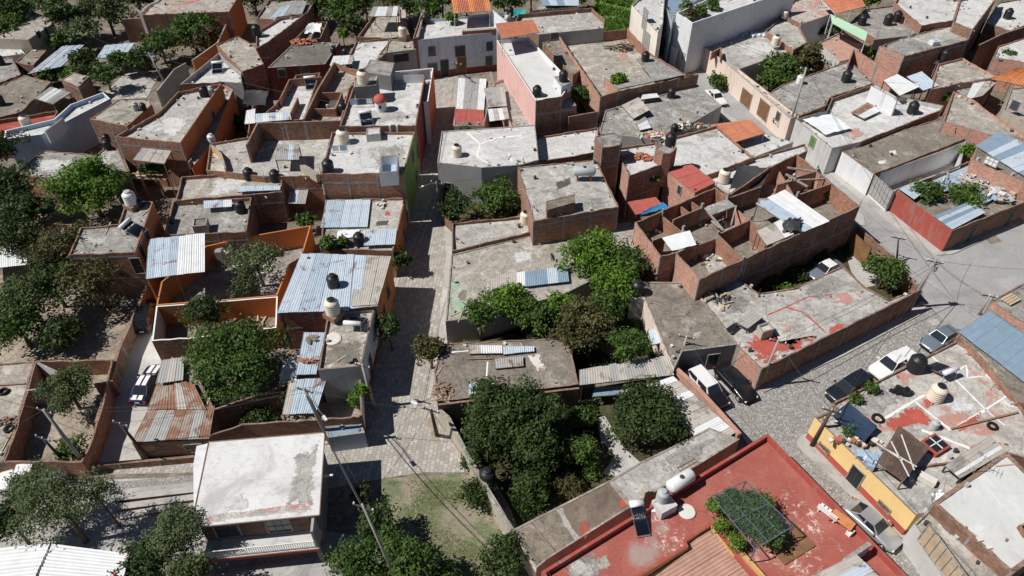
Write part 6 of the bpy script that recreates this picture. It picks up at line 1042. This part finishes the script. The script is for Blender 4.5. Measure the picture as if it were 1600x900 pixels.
house('R6', 'long dark grey roof with white garage front', [(1316, 237), (1345, 222), (1470, 185), (1512, 205), (1510, 216), (1365, 272)], 3.2, .08, 'brick_brown', 'roof_brown', walls=[((1340, 255), 'p_white')], frame=False); patch('R6', [(1388, 236), (1400, 233), (1402, 241), (1390, 244)], 'stone_white', rag=.25); patch('R6', [(1370, 252), (1386, 248), (1384, 256), (1372, 258)], 'stone_white', rag=.3); pile('brick_stack', 'brown brick stack on the long dark roof', 'bricks', 1490, 202, 3.1, 1.4, .6, 40, (.4, .25, .2), 'terracotta', .5, kind='stuff')
for u, v in ((1400, 270), (1430, 256), (1455, 247)): opening('R6', u, v, .9, 2.0, 'door', 'iron')
house('R6b', 'white walled forecourt with grey sheet gate', [(1365, 273), (1396, 300), (1402, 296), (1500, 262), (1510, 220), (1470, 236)], 2.9, 2.85, 'p_white', 'alley_concrete', frame=False, cat='walled yard', name='walled_yard'); opening('R6b', 1376, 300, 3.4, 2.4, 'gate', 'm_grey')
house('R7', 'red walled corner yard house with patched blue roofs', [(1402, 297), (1488, 361), (1495, 358), (1640, 300), (1640, 270), (1560, 262), (1512, 252)], 3.0, .5, 'brick_brown', 'roof_brown', walls=[((1445, 330), 'p_red')], frame=False, cap='brick_cap')
r = HOUSES['R7']['root']; sheets(r, [(1405, 296), (1428, 312), (1458, 290), (1436, 282)], 3.05, 3, ['m_blue', 'm_bluelight']); sheets(r, [(1458, 338), (1488, 359), (1540, 332), (1515, 315)], 3.1, 5, ['m_steelblue', 'm_bluelight']); sheets(r, [(1455, 284), (1475, 300), (1550, 278), (1516, 258)], 2.9, 7, ['m_bluelight', 'm_blue', 'm_grey'], rag=1); sheets(r, [(1500, 302), (1540, 318), (1572, 300), (1545, 282)], 2.85, 5, ['m_blue', 'm_grey'], rag=1)
for u, v in ((1518, 362), (1580, 335)): opening('R7', u, v, 1.0, 2.1, 'door', 'iron')
pile('scrap_heap', 'planks and scrap across the patched blue roofs', 'scrap', 1520, 280, 3.1, 4, 1.2, 40, (1.2, .18, .1), ['wood_pale', 'm_grey', 'stone_white'], .3, kind='stuff'); pile('rubble', 'rubble and rags at the end of the patched roofs', 'rubble', 1565, 305, 3.0, 1.6, 1.4, 40, (.5, .4, .2), ['stone_white', 'wood_pale', 'p_blue'], .5, kind='stuff')
house('R8', 'pink brick house with pale blue sheet roof and white window', [(1520, 250), (1528, 226), (1560, 208), (1660, 228), (1660, 300), (1600, 285)], 4.8, .1, 'brick_pink', 'roof_brown', frame=False); sheets(HOUSES['R8']['root'], [(1524, 228), (1610, 282), (1690, 260), (1560, 206)], [4.9, 4.9, 5.6, 5.6], 9, ['m_bluelight', 'm_steelblue', 'm_bluelight']); opening('R8', 1549, 252, 1.4, .9, 'window', 'white_paint')
item('blue_bin', 'corrugated blue drum at the red wall corner', 'drum', 1490, 374, 0.13, .6, [('drum', 'm_steelblue', (0, 0, .6), (1.2, 1.0, 1.2)), ('lid', 'm_grey', (0, 0, 1.24), (1.25, 1.05, .07))])

def disc(u, v, r, label, mat, z=.03): q = P(u, v, z); solo('manhole_cover', MB().lathe([(r, -.02), (r, .012), (r * .9, .02)], 20, q), mat, label, 'manhole', tuple(q), 'manhole covers')
disc(196, 624, .42, 'round iron cover in the concrete alley', 'roof_pale'); disc(1460, 503, .5, 'round cover where cobbles meet concrete', 'roof_pale', .02); disc(1442, 560, .35, 'iron cover between the parked vehicles', 'iron', .02)
setting('road_patch', [(1538, 372), (1556, 368), (1566, 377), (1548, 382)], .016, 'roof_brown'); setting('road_patch', [(668, 655), (682, 650), (690, 700), (676, 690)], .02, 'yard_dirt'); setting('gutter_dirt', [(722, 742), (770, 745), (800, 800), (818, 850), (790, 845), (760, 780)], .03, 'yard_dirt')
# ================================================================ WATER TANKS
for t in [(522, 447, 5.0, 'black', 'black water tank on the blue corrugated roof'), (521, 488, 4.6, 'beige', 'beige water tank on a brick plinth beside the blue corrugated roof', 1.15, None, .5), (562, 381, 3.5, 'black', 'black water tank behind the small blue sheet roof'),
          (514, 268, 6.4, 'black', 'low black tank at the corner of the green house terrace', 1.1), (537, 222, 6.4, 'beige', 'large beige tank on the green house terrace', 1.25), (568, 130, 9.0, 'beige', 'beige tank on top of the concrete pavilion', 1.25), (536, 176, 5.7, 'black', 'black tank in the light well house'),
          (431, 282, 3.8, 'black', 'black tank at the end of the tan roof'), (390, 279, 3.8, 'black', 'black tank in the middle of the tan roof'), (377, 330, 3.5, 'black', 'black tank at the corner of the grey roof above the courtyard'), (358, 404, 2.2, 'beige', 'beige tank on the courtyard block stand'), (206, 318, 5.8, 'white', 'tall white tank on the arched house roof', 1.1, None, .5), (219, 322, 5.8, 'black', 'small black tank beside the tall white tank', .7),
          (320, 150, 6.1, 'black', 'black tank on the orange walled house'), (331, 148, 6.1, 'grey', 'grey tank beside the black tank on the orange house', .8), (43, 197, 4.3, 'beige', 'beige tank on the blue walled terrace', 1.1), (225, 172, 5.4, 'black', 'small black tank on the tan roof by the brick wall', .7), (213, 171, 5.4, 'grey', 'small grey tank on the tan roof', .7), (332, 222, 4.3, 'white', 'white tank at the ochre terrace wall', .8), (2, 100, 3.2, 'black', 'black tank on the dark brick house'), (2, 163, 3.4, 'black', 'black tank at the stained grey roof edge'), (169, 231, 4.0, 'black', 'black tank on the dark brick house by the green tree', .8), (34, 14, 4.1, 'beige', 'old beige tank near the mossy roof', 1.1), (233, 108, .03, 'black', 'black tank standing in the tree yard'), (168, 222, 4.0, 'black', 'black tank under the orange walls', .8),
          (630, 56, 5.0, 'beige', 'beige tank on the grey fronted house', 1.15, None, .5), (402, 55, 5.0, 'black', 'black tank beyond the dark grey roof', 1.2), (470, 66 - 0, 4.2, 'black', 'black tank on the brown brick house', .6), (540, 87, 4.8, 'black', 'black drums beside the tin porch', .8), (522, 84, 4.8, 'black', 'black drum at the corner of the clutter yard', .8), (665, 36, 5.9, 'black', 'black tank on the pale blue house terrace', 1.0), (797, 24, 5.6, 'black', 'black tank beside the white gable', 1.0),
          (839, 150, 7.1, 'black', 'black tank in the pink tower terrace corner'), (880, 126, 8.2, 'black', 'black tank on the tower stair head'), (714, 243, 5.0, 'beige', 'beige tank on the white smeared roof', 1.05), (821, 347, 3.1, 'beige', 'beige tank beside the stained roof wall', 1.0), (1008, 95, 4.9, 'black', 'black tank on the grey slab of the brick yard'), (1048, 152, 3.2, 'black', 'black tank on the cluttered roof'), (1047, 226, 7.4, 'black', 'black tank on the brick chimney tower', 1.1), (1053, 206, 3.2, 'black', 'small black drum on the cluttered roof', .8), (1130, 283, 3.8, 'beige', 'beige tank beside the red sheet roof', 1.15), (995, 458, 2.95, 'black', 'black tank at the end of the grey garage roof', 1.1), (1034, 780, 4.27, 'grey', 'open grey cistern on the white plinth', .78), (762, 752, 1.2, 'black', 'black tank at the tan plot wall', 1.1),
          (1211, 70, 4.0, 'beige', 'beige tank on the concrete house with steps', 1.1), (1225, 28, 4.3, 'beige', 'beige tank above the brick steps', .9), (1346, 38, 4.1, 'black', 'single black tank beside the green awning', 1.1), (1386, 38, 5.6, 'black', 'black tank, front one of a pair on the arched room', 1.15), (1400, 33, 5.6, 'black', 'black tank, rear one of a pair on the arched room', 1.15), (1321, 127, 3.5, 'black', 'black tank on the peach fronted grey roof', 1.15), (1424, 176, 3.3, 'black', 'black tank on the brick corner of the open rooms', 1.15), (1474, 94, 4.2, 'black', 'lone black tank on the brick house roof', 1.15), (1573, 28, 4.5, 'black', 'black tank on the far pale roof', 1.1), (1249, 130, 3.5, 'white', 'white tank beside the street pole', .9),
          (1428, 577, 2.9, 'black', 'large black tank at the brick parapet over the lane', 1.2), (1460, 622, 2.9, 'beige', 'large beige tank between the white lines', 1.15), (1458, 668, 2.9, 'grey', 'small grey tank near the skylight', .6)]:
    u, v, z, k, lab = t[:5]; tank(u, v, z, k, lab, t[5] if len(t) > 5 else 1., t[6] if len(t) > 6 else None, t[7] if len(t) > 7 else 0)
heater(553, 518, 4.3, 'solar heater on the brown flat roof of the white walled house', (560, 498)); heater(1090, 560, .05, 'x', (1, 1)) if False else None
solo('satellite_disc', MB().lathe([(.75, 0), (.75, .06), (.6, .1)], 24, P(520, 530, 4.32)), 'stone_white', 'round white disc lying on the brown flat roof', 'disc', tuple(P(520, 530, 4.32))); item('roof_vent', 'shiny steel turbine vent on the brown flat roof', 'vent', 546, 565, 4.3, 0, [('base', 'iron', (0, 0, .1), (.4, .4, .2)), ('turbine', 'chrome', (0, 0, .4), (.5, .5, .4), .6)])
for k, a in enumerate([(213, 205, 5.4, 'grey dish on the tan roof', 2.4), (832, 330, 6.0, 'grey dish at the edge of the broad stained roof', 2.0), (862, 408, 2.9, 'fallen dish on the long stained roof', 1.5), (1560, 100, 4.6, 'dish at the pink brick edge house', 2.2), (715, 380, 3.1, 'dish below the narrow pale roof', 2.3)]): dish(*a)
for a in [(452, 222, 4.3, 'thin antenna on the pale terrace'), (565, 262, 6.4, 'antenna on the green house terrace'), (1290, 118, 3.5, 'antenna on the peach fronted grey roof'), (1400, 195, 3.2, 'antenna over the open white rooms'), (1260, 165, 3.5, 'antenna beside the street pole roof'), (1520, 740, 3.9, 'antenna on the edge of the smooth grey slab'), (186, 150, 2.0, 'antenna in the concrete tree yard'), (1455, 120, 4.3, 'antenna on the lone tank roof'), (1045, 495, 2.95, 'antenna on the long grey garage roof'), (735, 560, 2.45, 'antenna on the littered stained roof')]: antenna(*a)
# ================================================================ TREES
T = tree
T(788, 640, 62, 7.0, 'l_dark', 'big dark tree filling the walled plot', dens=1.4); T(762, 684, 44, 5.4, 'l_dark', 'dark leafy tree beside the tan plot wall', dens=1.3); T(832, 694, 50, 5.6, 'l_dark', 'dark spreading tree in the middle of the plot', dens=1.3); T(850, 640, 38, 6.2, 'l_dark', 'dark tree against the back wall of the plot', dens=1.2); T(828, 758, 30, 3.4, 'l_dark', 'dark low tree near the corner roof slab'); T(905, 704, 32, 3.2, 'l_mid', 'green lime tree beside the garden path'); bush(888, 762, 24, 2.2, 'l_olive', 'olive shrub at the edge of the roof slab'); bush(838, 775, 20, 1.8, 'l_mid', 'green shrub by the brown slab'); bush(925, 735, 16, 1.0, 'l_mid', 'low green plants in the planter by the path'); bush(905, 655, 22, 1.6, 'l_mid', 'green bush among stones in the plot'); bush(880, 690, 26, 1.8, 'l_dark', 'dark undergrowth below the plot trees')
T(1010, 652, 62, 4.9, 'l_dark', 'round dusty tree with purple blossom on the pale slab side', sq=.75, dens=1.5, mat2='l_purple', n2=.08)
T(925, 400, 50, 6.6, 'l_bright', 'bright green broad tree on the stained roof side', dens=1.3); T(975, 408, 36, 6.0, 'l_mid', 'thin leaved green tree beside the unfinished house'); T(958, 442, 46, 5.4, 'l_bright', 'low bright green tree by the grey garage'); T(795, 478, 46, 4.8, 'l_bright', 'bright leafy tree behind the stained roof'); T(750, 492, 30, 5.0, 'l_mid', 'dark pointed tree beside the green painted corner'); T(835, 500, 34, 4.0, 'l_mid', 'mid green tree in the orchard'); T(875, 480, 30, 3.8, 'l_bright', 'bright small tree in the orchard middle'); T(912, 515, 54, 5.4, 'l_olive', 'brownish olive tree beside the littered roof', dens=1.2); T(945, 480, 34, 4.6, 'l_mid', 'green tree between olive and bright trees'); T(982, 540, 34, 5.2, 'l_mid', 'feathery fresh green tree by the fibre shed', leaf_=.11, dens=1.2)
T(365, 568, 78, 6.6, 'l_mid', 'large green tree over the rusty shed yard', dens=1.3); T(318, 492, 36, 4.6, 'l_dark', 'fine leaved dark tree in the white capped courtyard', leaf_=.1, dens=1.3); T(400, 408, 46, 6.0, 'l_grey', 'airy grey green tree in the orange courtyard', airy=1, dens=.55, leaf_=.11); T(380, 450, 26, 3.5, 'l_grey', 'thin grey green sapling in the orange courtyard', airy=1, dens=.5, leaf_=.1); T(460, 620, 24, 3, 'l_dark', 'dark shrub tree behind the white tarp'); bush(405, 650, 30, 1.8, 'l_dark', 'dark shrubs in the brick walled yard')
T(138, 295, 58, 7.4, 'l_bright', 'bright round tree behind the arched house', dens=1.4); T(115, 400, 62, 7.0, 'l_olive', 'airy olive tree beside the brick tile store', airy=1, dens=.9); T(150, 440, 54, 6.4, 'l_olive', 'sparse olive branched tree over the bare yard', airy=1, dens=.45); T(45, 470, 54, 6.6, 'l_feather', 'feathery grey green tree in the bare yard', leaf_=.11); T(25, 508, 50, 5.4, 'l_mid', 'green tree at the edge of the bare yard'); T(92, 522, 38, 3.8, 'l_dark', 'dark round tree near the alley wall'); T(80, 440, 48, 6.0, 'l_dark', 'dark tree between the feathery trees', airy=1, dens=.8); T(35, 335, 44, 6.5, 'l_dark', 'dark shade tree over the black tarp roof'); T(70, 375, 22, 5, 'l_olive', 'olive branches over the tile store', airy=1)
T(10, 300, 50, 7.5, 'l_dark', 'dark tree shading the tarp roof'); T(18, 370, 40, 6.5, 'l_dark', 'dark tree behind the white sheet roof', airy=1, dens=.7); T(-10, 240, 45, 8, 'l_dark', 'tall dark tree at the frame edge'); T(107, 610, 44, 4.6, 'l_feather', 'feathery tree in the roofless brick plot', leaf_=.1, dens=1.3); bush(112, 705, 26, 2.4, 'l_mid', 'green shrub in the plot corner by the alley'); T(478, 345, 14, 2.5, 'l_mid', 'small green tree by the orange wall'); bush(482, 310, 14, 1.8, 'l_mid', 'shrub behind the grey yard roof')
T(90, 790, 64, 7.5, 'l_grey', 'airy grey green mesquite tree over the plaza steps', airy=1, dens=.62, leaf_=.11); T(150, 770, 32, 6.0, 'l_grey', 'lighter branch tree beside the terrace steps', airy=1, dens=.5, leaf_=.1); T(12, 812, 44, 5.5, 'l_dark', 'dark green tree beside the white hall roof'); T(50, 760, 40, 6.0, 'l_grey', 'thin mesquite tree near the white car', airy=1, dens=.55, leaf_=.1); T(272, 838, 52, 6.0, 'l_grey', 'soft grey green mesquite beside the limed roof house', leaf_=.11, dens=1.1); T(225, 890, 52, 5.0, 'l_dark', 'dark tree with red flowers at the hall roof', airy=1, dens=.8, mat2='l_redflower', n2=.04); T(300, 890, 34, 5.0, 'l_feather', 'feathery tree at the plaza edge')
T(560, 885, 52, 4.6, 'l_mid', 'leafy green tree over the plaza corner', dens=1.2); T(640, 880, 46, 4.8, 'l_mid', 'leafy green tree under the cable bundle', dens=1.2); T(592, 815, 36, 3.6, 'l_dark', 'dark green tree beside the limed roof house'); T(610, 850, 30, 3.6, 'l_mid', 'mid green tree between the plaza trees'); bush(566, 775, 20, 1.8, 'l_dark', 'shaded shrub in the shadow of the limed house'); T(790, 872, 40, 3.6, 'l_dark', 'round dark tree outside the plot wall', dens=1.2); bush(745, 772, 30, 2.4, 'l_dark', 'dark shrub hugging the tan plot wall'); bush(733, 722, 14, 1.4, 'l_dark', 'small shrub at the bend of the plot wall'); T(700, 905, 30, 3, 'l_dark', 'dark tree on the green at the frame bottom')
T(672, 550, 32, 3.8, 'l_olive', 'olive shrub tree growing at the street wall', dens=1.2); T(608, 515, 26, 4.6, 'l_dark', 'dark climbing tree against the white walled house', sq=1.1); T(628, 405, 14, 3.4, 'l_dark', 'dark vine bush at the orange street wall', sq=1.2); T(775, 312, 40, 5.0, 'l_mid', 'broad green tree in the garden behind the grey house', dens=1.2); T(713, 322, 28, 4.6, 'l_dark', 'dark green tree beside the street in the walled garden'); T(906, 150, 18, 4.0, 'l_mid', 'green tree in the yard beside the pink tower'); bush(958, 192, 12, 1.6, 'l_mid', 'green shrub in the small brick garden'); bush(968, 124, 12, 1.4, 'l_bright', 'green bush inside the brick roof yard', base=3.4)
T(1385, 425, 34, 4.2, 'l_mid', 'green tree by the corner brick wall', dens=1.2); T(1448, 302, 25, 4.6, 'l_mid', 'round clipped tree over the red wall', dens=1.3); T(1505, 306, 30, 4.0, 'l_mid', 'spreading shrub tree on the patched blue roofs', sq=.5); T(1510, 237, 14, 3.6, 'l_bright', 'small bright tree beside the pink brick house'); T(1222, 108, 34, 5.0, 'l_mid', 'green tree in the peach house garden', dens=1.1); T(1265, 92, 28, 5.0, 'l_olive', 'olive tree in the peach house garden'); T(1205, 128, 24, 4, 'l_mid', 'leafy bush tree under the garden trees'); T(1285, 46, 22, 3.2, 'l_dark', 'dark vine on the terrace wall', sq=.5); T(1364, 82, 12, 4.0, 'l_bright', 'small tree between brick walls'); T(1476, 150, 14, 3.5, 'l_bright', 'shrub in the narrow yard by the sheet porch'); T(1222, 195, 13, 2.2, 'l_mid', 'round flowering bush with orange blossom at the street pole', mat2='l_flower', n2=.5); T(1122, 128, 16, 2.4, 'l_mid', 'green bush at the peach wall'); bush(1056, 92, 11, 1.5, 'l_olive', 'reddish agave bush at the white wall foot'); T(1570, 90, 14, 5, 'l_mid', 'tree by the pink brick edge house'); T(1450, 38, 8, 5.4, 'l_mid', 'plant behind the pierced grey wall')
T(995, 30, 14, 6.0, 'l_dark', 'tall narrow ivy column beside the cream block', sq=2.2); T(1035, 40, 10, 5, 'l_mid', 'green vine beside the cream block', sq=1.8)
T(20, 20, 40, 8, 'l_mid', 'leafy tree at the upper left edge'); T(10, 50, 34, 6, 'l_mid', 'green tree behind the mossy house'); T(100, 22, 36, 8, 'l_dark', 'dark tree beside the mossy house'); T(165, 18, 42, 8, 'l_grey', 'tall grey green tree in front of the long brick house'); T(130, 50, 30, 6, 'l_grey', 'grey green tree above the white tarp'); T(300, 52, 46, 6.5, 'l_mid', 'broad green tree below the long brick house'); T(250, 72, 30, 5.5, 'l_mid', 'green tree beside the leaning pole yard'); T(222, 92, 28, 5, 'l_dark', 'dark tree beside the blue sheds'); T(320, 62, 30, 5.5, 'l_olive', 'olive tree at the orange boundary wall'); T(130, 98, 26, 4.5, 'l_dark', 'dark shrub tree between the sheds'); T(165, 120, 26, 4.5, 'l_mid', 'green tree in the concrete yard'); T(75, 118, 18, 3, 'l_mid', 'small green tree near the corrugated shed'); T(95, 66, 22, 4, 'l_mid', 'shrub tree under the white tarp'); T(185, 95, 18, 4, 'l_mid', 'shrub tree beside the pale blue shed'); T(70, 205, 14, 3, 'l_mid', 'small tree at the terrace foot'); T(110, 118, 14, 3.5, 'l_bright', 'bright shrub beside the small brick house')
T(395, -4, 30, 6, 'l_dark', 'dark tree beyond the blue sheet brick house'); T(440, -10, 30, 7, 'l_mid', 'green tree beyond the brick yards'); T(500, 0, 30, 7, 'l_dark', 'dark tree beside the green yard tree'); T(610, -6, 26, 7, 'l_dark', 'dark tree behind the tin porch'); T(690, -4, 28, 7, 'l_dark', 'dark tree left of the terracotta terrace roof'); T(830, -8, 26, 6, 'l_dark', 'dark tree behind the blue sheet roof house'); T(60, -8, 40, 8, 'l_dark', 'dark tree behind the upper yards'); T(215, 0, 30, 7, 'l_dark', 'dark tree beside the zigzag stair wall'); T(555, 40, 20, 4.5, 'l_dark', 'dark shrub tree in the brown brick yards'); T(535, 18, 34, 6.5, 'l_mid', 'green tree behind the brown brick house'); T(570, 5, 24, 6, 'l_mid', 'green tree near the tin porch'); T(670, 18, 28, 6.5, 'l_mid', 'green tree beside the pale blue house'); T(730, 6, 26, 7, 'l_mid', 'green tree behind the terracotta terrace roof'); T(640, 12, 18, 5.5, 'l_dark', 'dark tree behind the yard walls'); T(790, 5, 26, 6, 'l_mid', 'green tree near the turquoise awning'); T(705, 28, 10, 7.6, 'l_bright', 'vine plant on the pale blue house terrace'); T(1360, 2, 14, 4, 'l_mid', 'tree behind the terracotta gabled house'); T(535, 52, 8, 3, 'l_bright', 'bright shrub in the brown brick yards'); T(900, -4, 26, 5, 'l_mid', 'tree on the far field'); T(575, 135, 5, 1.5, 'l_mid', 'weed by the pavilion') if False else None
bush(566, 610, 10, 1.0, 'l_bright', 'bright creeper on the yard wall of the white house', base=2.2); bush(553, 625, 8, .9, 'l_bright', 'potted creeper inside the brick yard', base=.5); bush(1240, 425, 22, 1.2, 'l_dark', 'dark weeds along the brick house wall'); bush(1200, 440, 24, 1.2, 'l_dark', 'dark weeds in the overgrown yard'); bush(1275, 395, 20, 1.2, 'l_dark', 'dark weeds beside the covered car'); bush(1230, 455, 10, .8, 'l_bright', 'bright weeds at the roof corner'); bush(728, 205, 8, 1.0, 'l_mid', 'green plant below the red sheet roof', base=2.4)
# ================================================================ VEHICLES
car(1363, 818, (1404, 853), 'sedan', 'car_silver', 'silver saloon parked under the yellow house'); car(1397, 568, (1357, 590), 'pickup', 'car_white', 'white pickup parked below the black roof tank', roofmat='car_white'); car(1327, 606, (1292, 626), 'suv', 'car_ink', 'dark blue black estate parked behind the white pickup'); car(1470, 527, (1445, 541), 'sedan', 'car_bluegrey', 'blue grey saloon parked by the steel blue roof')
car(1149, 596, (1172, 620), 'sedan', 'car_black', 'shiny black saloon by the grey garage house'); car(1104, 606, (1128, 632), 'suv', 'car_black', 'black van with white roof beside the pink plot wall', roofmat='car_white'); car(1118, 151, (1133, 164), 'sedan', 'car_white', 'white saloon on the upper concrete street'); car(230, 598, (244, 572), 'sedan', 'car_navy', 'navy coupe with white racing stripes in the alley', stripes='white_paint'); car(228, 492, (234, 470), 'suv', 'car_black', 'black estate in the shaded alley'); car(48, 745, (20, 750), 'pickup', 'car_white', 'old white pickup behind the mesquite trees'); car(1290, 420, (1265, 432), 'sedan', 'car_bluegrey', 'pale blue covered car in the overgrown yard', roofmat='car_white')
# ================================================================ POLES AND CABLES
A = pole((517, 693), (475, 607), 'concrete pole in front of the brick yard', r=.17, lamp=(505, 650)); B = pole((585, 637), (566, 570), 'concrete pole against the white walled house'); C_ = pole((683, 680), (673, 640), 'dark wooden pole at the plot wall corner', h=5.5, mat='pole_dark', lamp=(652, 632)); D = pole((140, 735), (68, 640), 'tall concrete pole leaning over the brick plot'); E_ = pole((237, 723), (187, 661), 'dark wooden pole at the rusty shed corner', mat='pole_dark', r=.13); F = pole((109, 730), (66, 684), 'dark short pole beside the walled plot', mat='pole_dark', r=.12)
G = pole((1187, 604), (1216, 532), 'slim pole at the corner of the red painted house', r=.12); I = pole((1060, 572), (1073, 526), 'pale pole beside the grey garage house', r=.13); J = pole((1418, 481), (1462, 407), 'concrete pole at the brick street corner', trafo=True); K = pole((1401, 412), (1404, 371), 'dark pole beside the corner tree', h=3.2, mat='pole_dark', r=.1); M_ = pole((1268, 697), (1300, 640), 'twin dark pole against the yellow house', mat='pole_dark', r=.16); N_ = pole((1530, 492), (1546, 462), 'slim pole by the steel blue roof', r=.1); Q = pole((1228, 217), (1260, 105), 'grey pole with orange bush at its foot'); S_ = pole((263, 140), (232, 82), 'leaning concrete pole in the upper yards', trafo=True, arms=2); U = pole((1019, 78), (1027, 5), 'slim pole in front of the cream block', r=.11); W_ = pole((713, 115), (714, 100), 'street pole before the pale blue house', h=6.5, r=.1, mat='pole_dark'); X_ = pole((687, 320), (682, 285), 'wall pole with street lamp at the grey corner house', h=5.2, r=.1, lamp=(662, 291)); Y_ = pole((850, 62), (851, 18), 'thin pole beside the lattice brick house', r=.09); Z_ = pole((628, 925), (566, 788), 'grey pole rising from the plaza trees', r=.1)
for k, (a, b, lab) in enumerate([(A, Z_, 'thick cable bundle from the brick yard pole to the plaza pole'), (A, D, 'cable from the brick yard pole to the leaning plot pole'), (A, C_, 'cable crossing the paved street to the plot corner pole'), (A, B, 'cable along the white walled house'), (B, X_, 'cable running up the shaded street'), (X_, W_, 'cable running to the end of the street'), (D, E_, 'cable between the plot pole and the rusty shed pole'), (J, G, 'cable along the corner brick wall'), (J, N_, 'cable across the street mouth'), (J, Q, 'cable along the upper concrete street'), (Q, U, 'cable towards the cream block'), (G, M_, 'cable over the cobbled street'), (G, I, 'cable over the parked black car'), (M_, J, 'cable above the parked pickups'), (S_, P(520, 160, 6.8), 'cable from the leaning pole over the brown roofs'), (S_, P(-40, 210, 6), 'cable from the leaning pole to the blue terrace'), (S_, P(420, 90, 7), 'cable from the leaning pole to the dark roof'), (Z_, C_, 'cable over the village green'), (J, P(1700, 560, 7), 'cable leaving the street corner'), (J, P(1700, 420, 7), 'upper cable leaving the street corner'), (Y_, W_, 'cable past the pink tower'), (M_, P(1560, 930, 6), 'cable along the yellow house'), (C_, P(900, 950, 7), 'cable over the plot trees'), (I, P(1190, 690, 5), 'cable over the van'), (U, P(1130, -40, 9), 'cable above the white modern house'), (Q, P(1420, 130, 6.5), 'service cable to the open white rooms'), (W_, P(640, 190, 7.2), 'service cable to the red brown house'), (X_, P(810, 262, 6.4), 'service cable over the grey corner house'), (B, P(690, 560, 3.4), 'service cable to the littered roof'), (S_, P(150, 60, 5), 'cable over the tree yards'), (E_, A, 'cable along the street front of the rusty shed'), (D, P(-60, 600, 6), 'cable leaving over the tyre roof'), (D, P(-60, 690, 6), 'lower cable leaving over the tyre roof'), (J, P(1344, 322, 5.8), 'service cable to the unfinished house'), (J, P(1500, 370, 4), 'service cable to the red walled corner')]):
    wire(a, b, lab, .35 + .01 * (a - b).length)
    if k in (0, 1, 4, 7, 9, 10, 13): wire(a + Vector((.4, .1, -.5)), b + Vector((.4, .1, -.5)), 'lower ' + lab, .4 + .012 * (a - b).length)
wire(A + Vector((0, 0, -.8)), Z_ + Vector((0, 0, -.6)), 'heaviest black cable from the brick yard pole to the plaza pole', .5, .045)
# ================================================================ GRASS TUFTS ON THE GREEN, WEEDS
def tufts(name, px, n, mat, size, seed, z=.02, kind='stuff', label=None, up=.8):
    g = np.random.default_rng(seed); pts = ccw([P(u, v, z) for u, v in px]); xs = [p.x for p in pts]; ys = [p.y for p in pts]; out = []
    while len(out) < n:
        x, y = g.uniform(min(xs), max(xs)), g.uniform(min(ys), max(ys)); ins = False; j = len(pts) - 1
        for i in range(len(pts)):
            if (pts[i].y > y) != (pts[j].y > y) and x < (pts[j].x - pts[i].x) * (y - pts[i].y) / (pts[j].y - pts[i].y) + pts[i].x: ins = not ins
            j = i
        if ins and math.sin(x * .9 + 2 * math.sin(y * .7)) + math.sin(y * 1.1 + x * .4) + g.normal(0, .5) > -.2: out.append((x, y))
    o = np.array(out); a = g.uniform(0, 6.28, n); s = size * g.uniform(.5, 1.4, n); d = np.stack([np.cos(a), np.sin(a)], 1) * s[:, None]
    V = np.zeros((n, 3, 3)); V[:, 0, :2] = o - d * .5; V[:, 1, :2] = o + d * .5; V[:, 2, :2] = o + g.normal(0, .4, (n, 2)) * s[:, None]; V[:, :2, 2] = z; V[:, 2, 2] = z + s * up
    me = bpy.data.meshes.new(name); me.from_pydata(V.reshape(-1, 3).tolist(), [], np.arange(n * 3).reshape(-1, 3).tolist()); at = me.attributes.new('tint', 'FLOAT', 'POINT'); at.data.foreach_set('value', np.repeat(g.random(n), 3)); me.materials.append(MATS[mat]); me.update()
    return tag(obj(name, me), label, 'grass', kind=kind)
tufts('weeds', [(1115, 468), (1320, 375), (1330, 400), (1240, 448), (1185, 470)], 9000, 'l_mid', .35, 5, label='dense weeds covering the overgrown yard'); tufts('weeds', [(700, 650), (930, 612), (935, 690), (930, 735), (820, 815)], 14000, 'l_dark', .35, 6, label='dark undergrowth beneath the plot trees'); tufts('weeds', [(710, 505), (880, 450), (1000, 450), (1040, 570), (905, 575), (830, 528)], 14000, 'l_dark', .35, 8, label='undergrowth below the orchard trees'); tufts('field_grass', [(930, -10), (985, -10), (978, 55), (935, 46)], 9000, 'l_bright', .5, 7, label='green meadow grass behind the brick roof yard')

tufts('grass', [(605, 752), (712, 750), (770, 830), (800, 925), (620, 925), (650, 830)], 9000, 'l_grass', .13, 4, label='patchy short grass on the village green', up=.22)
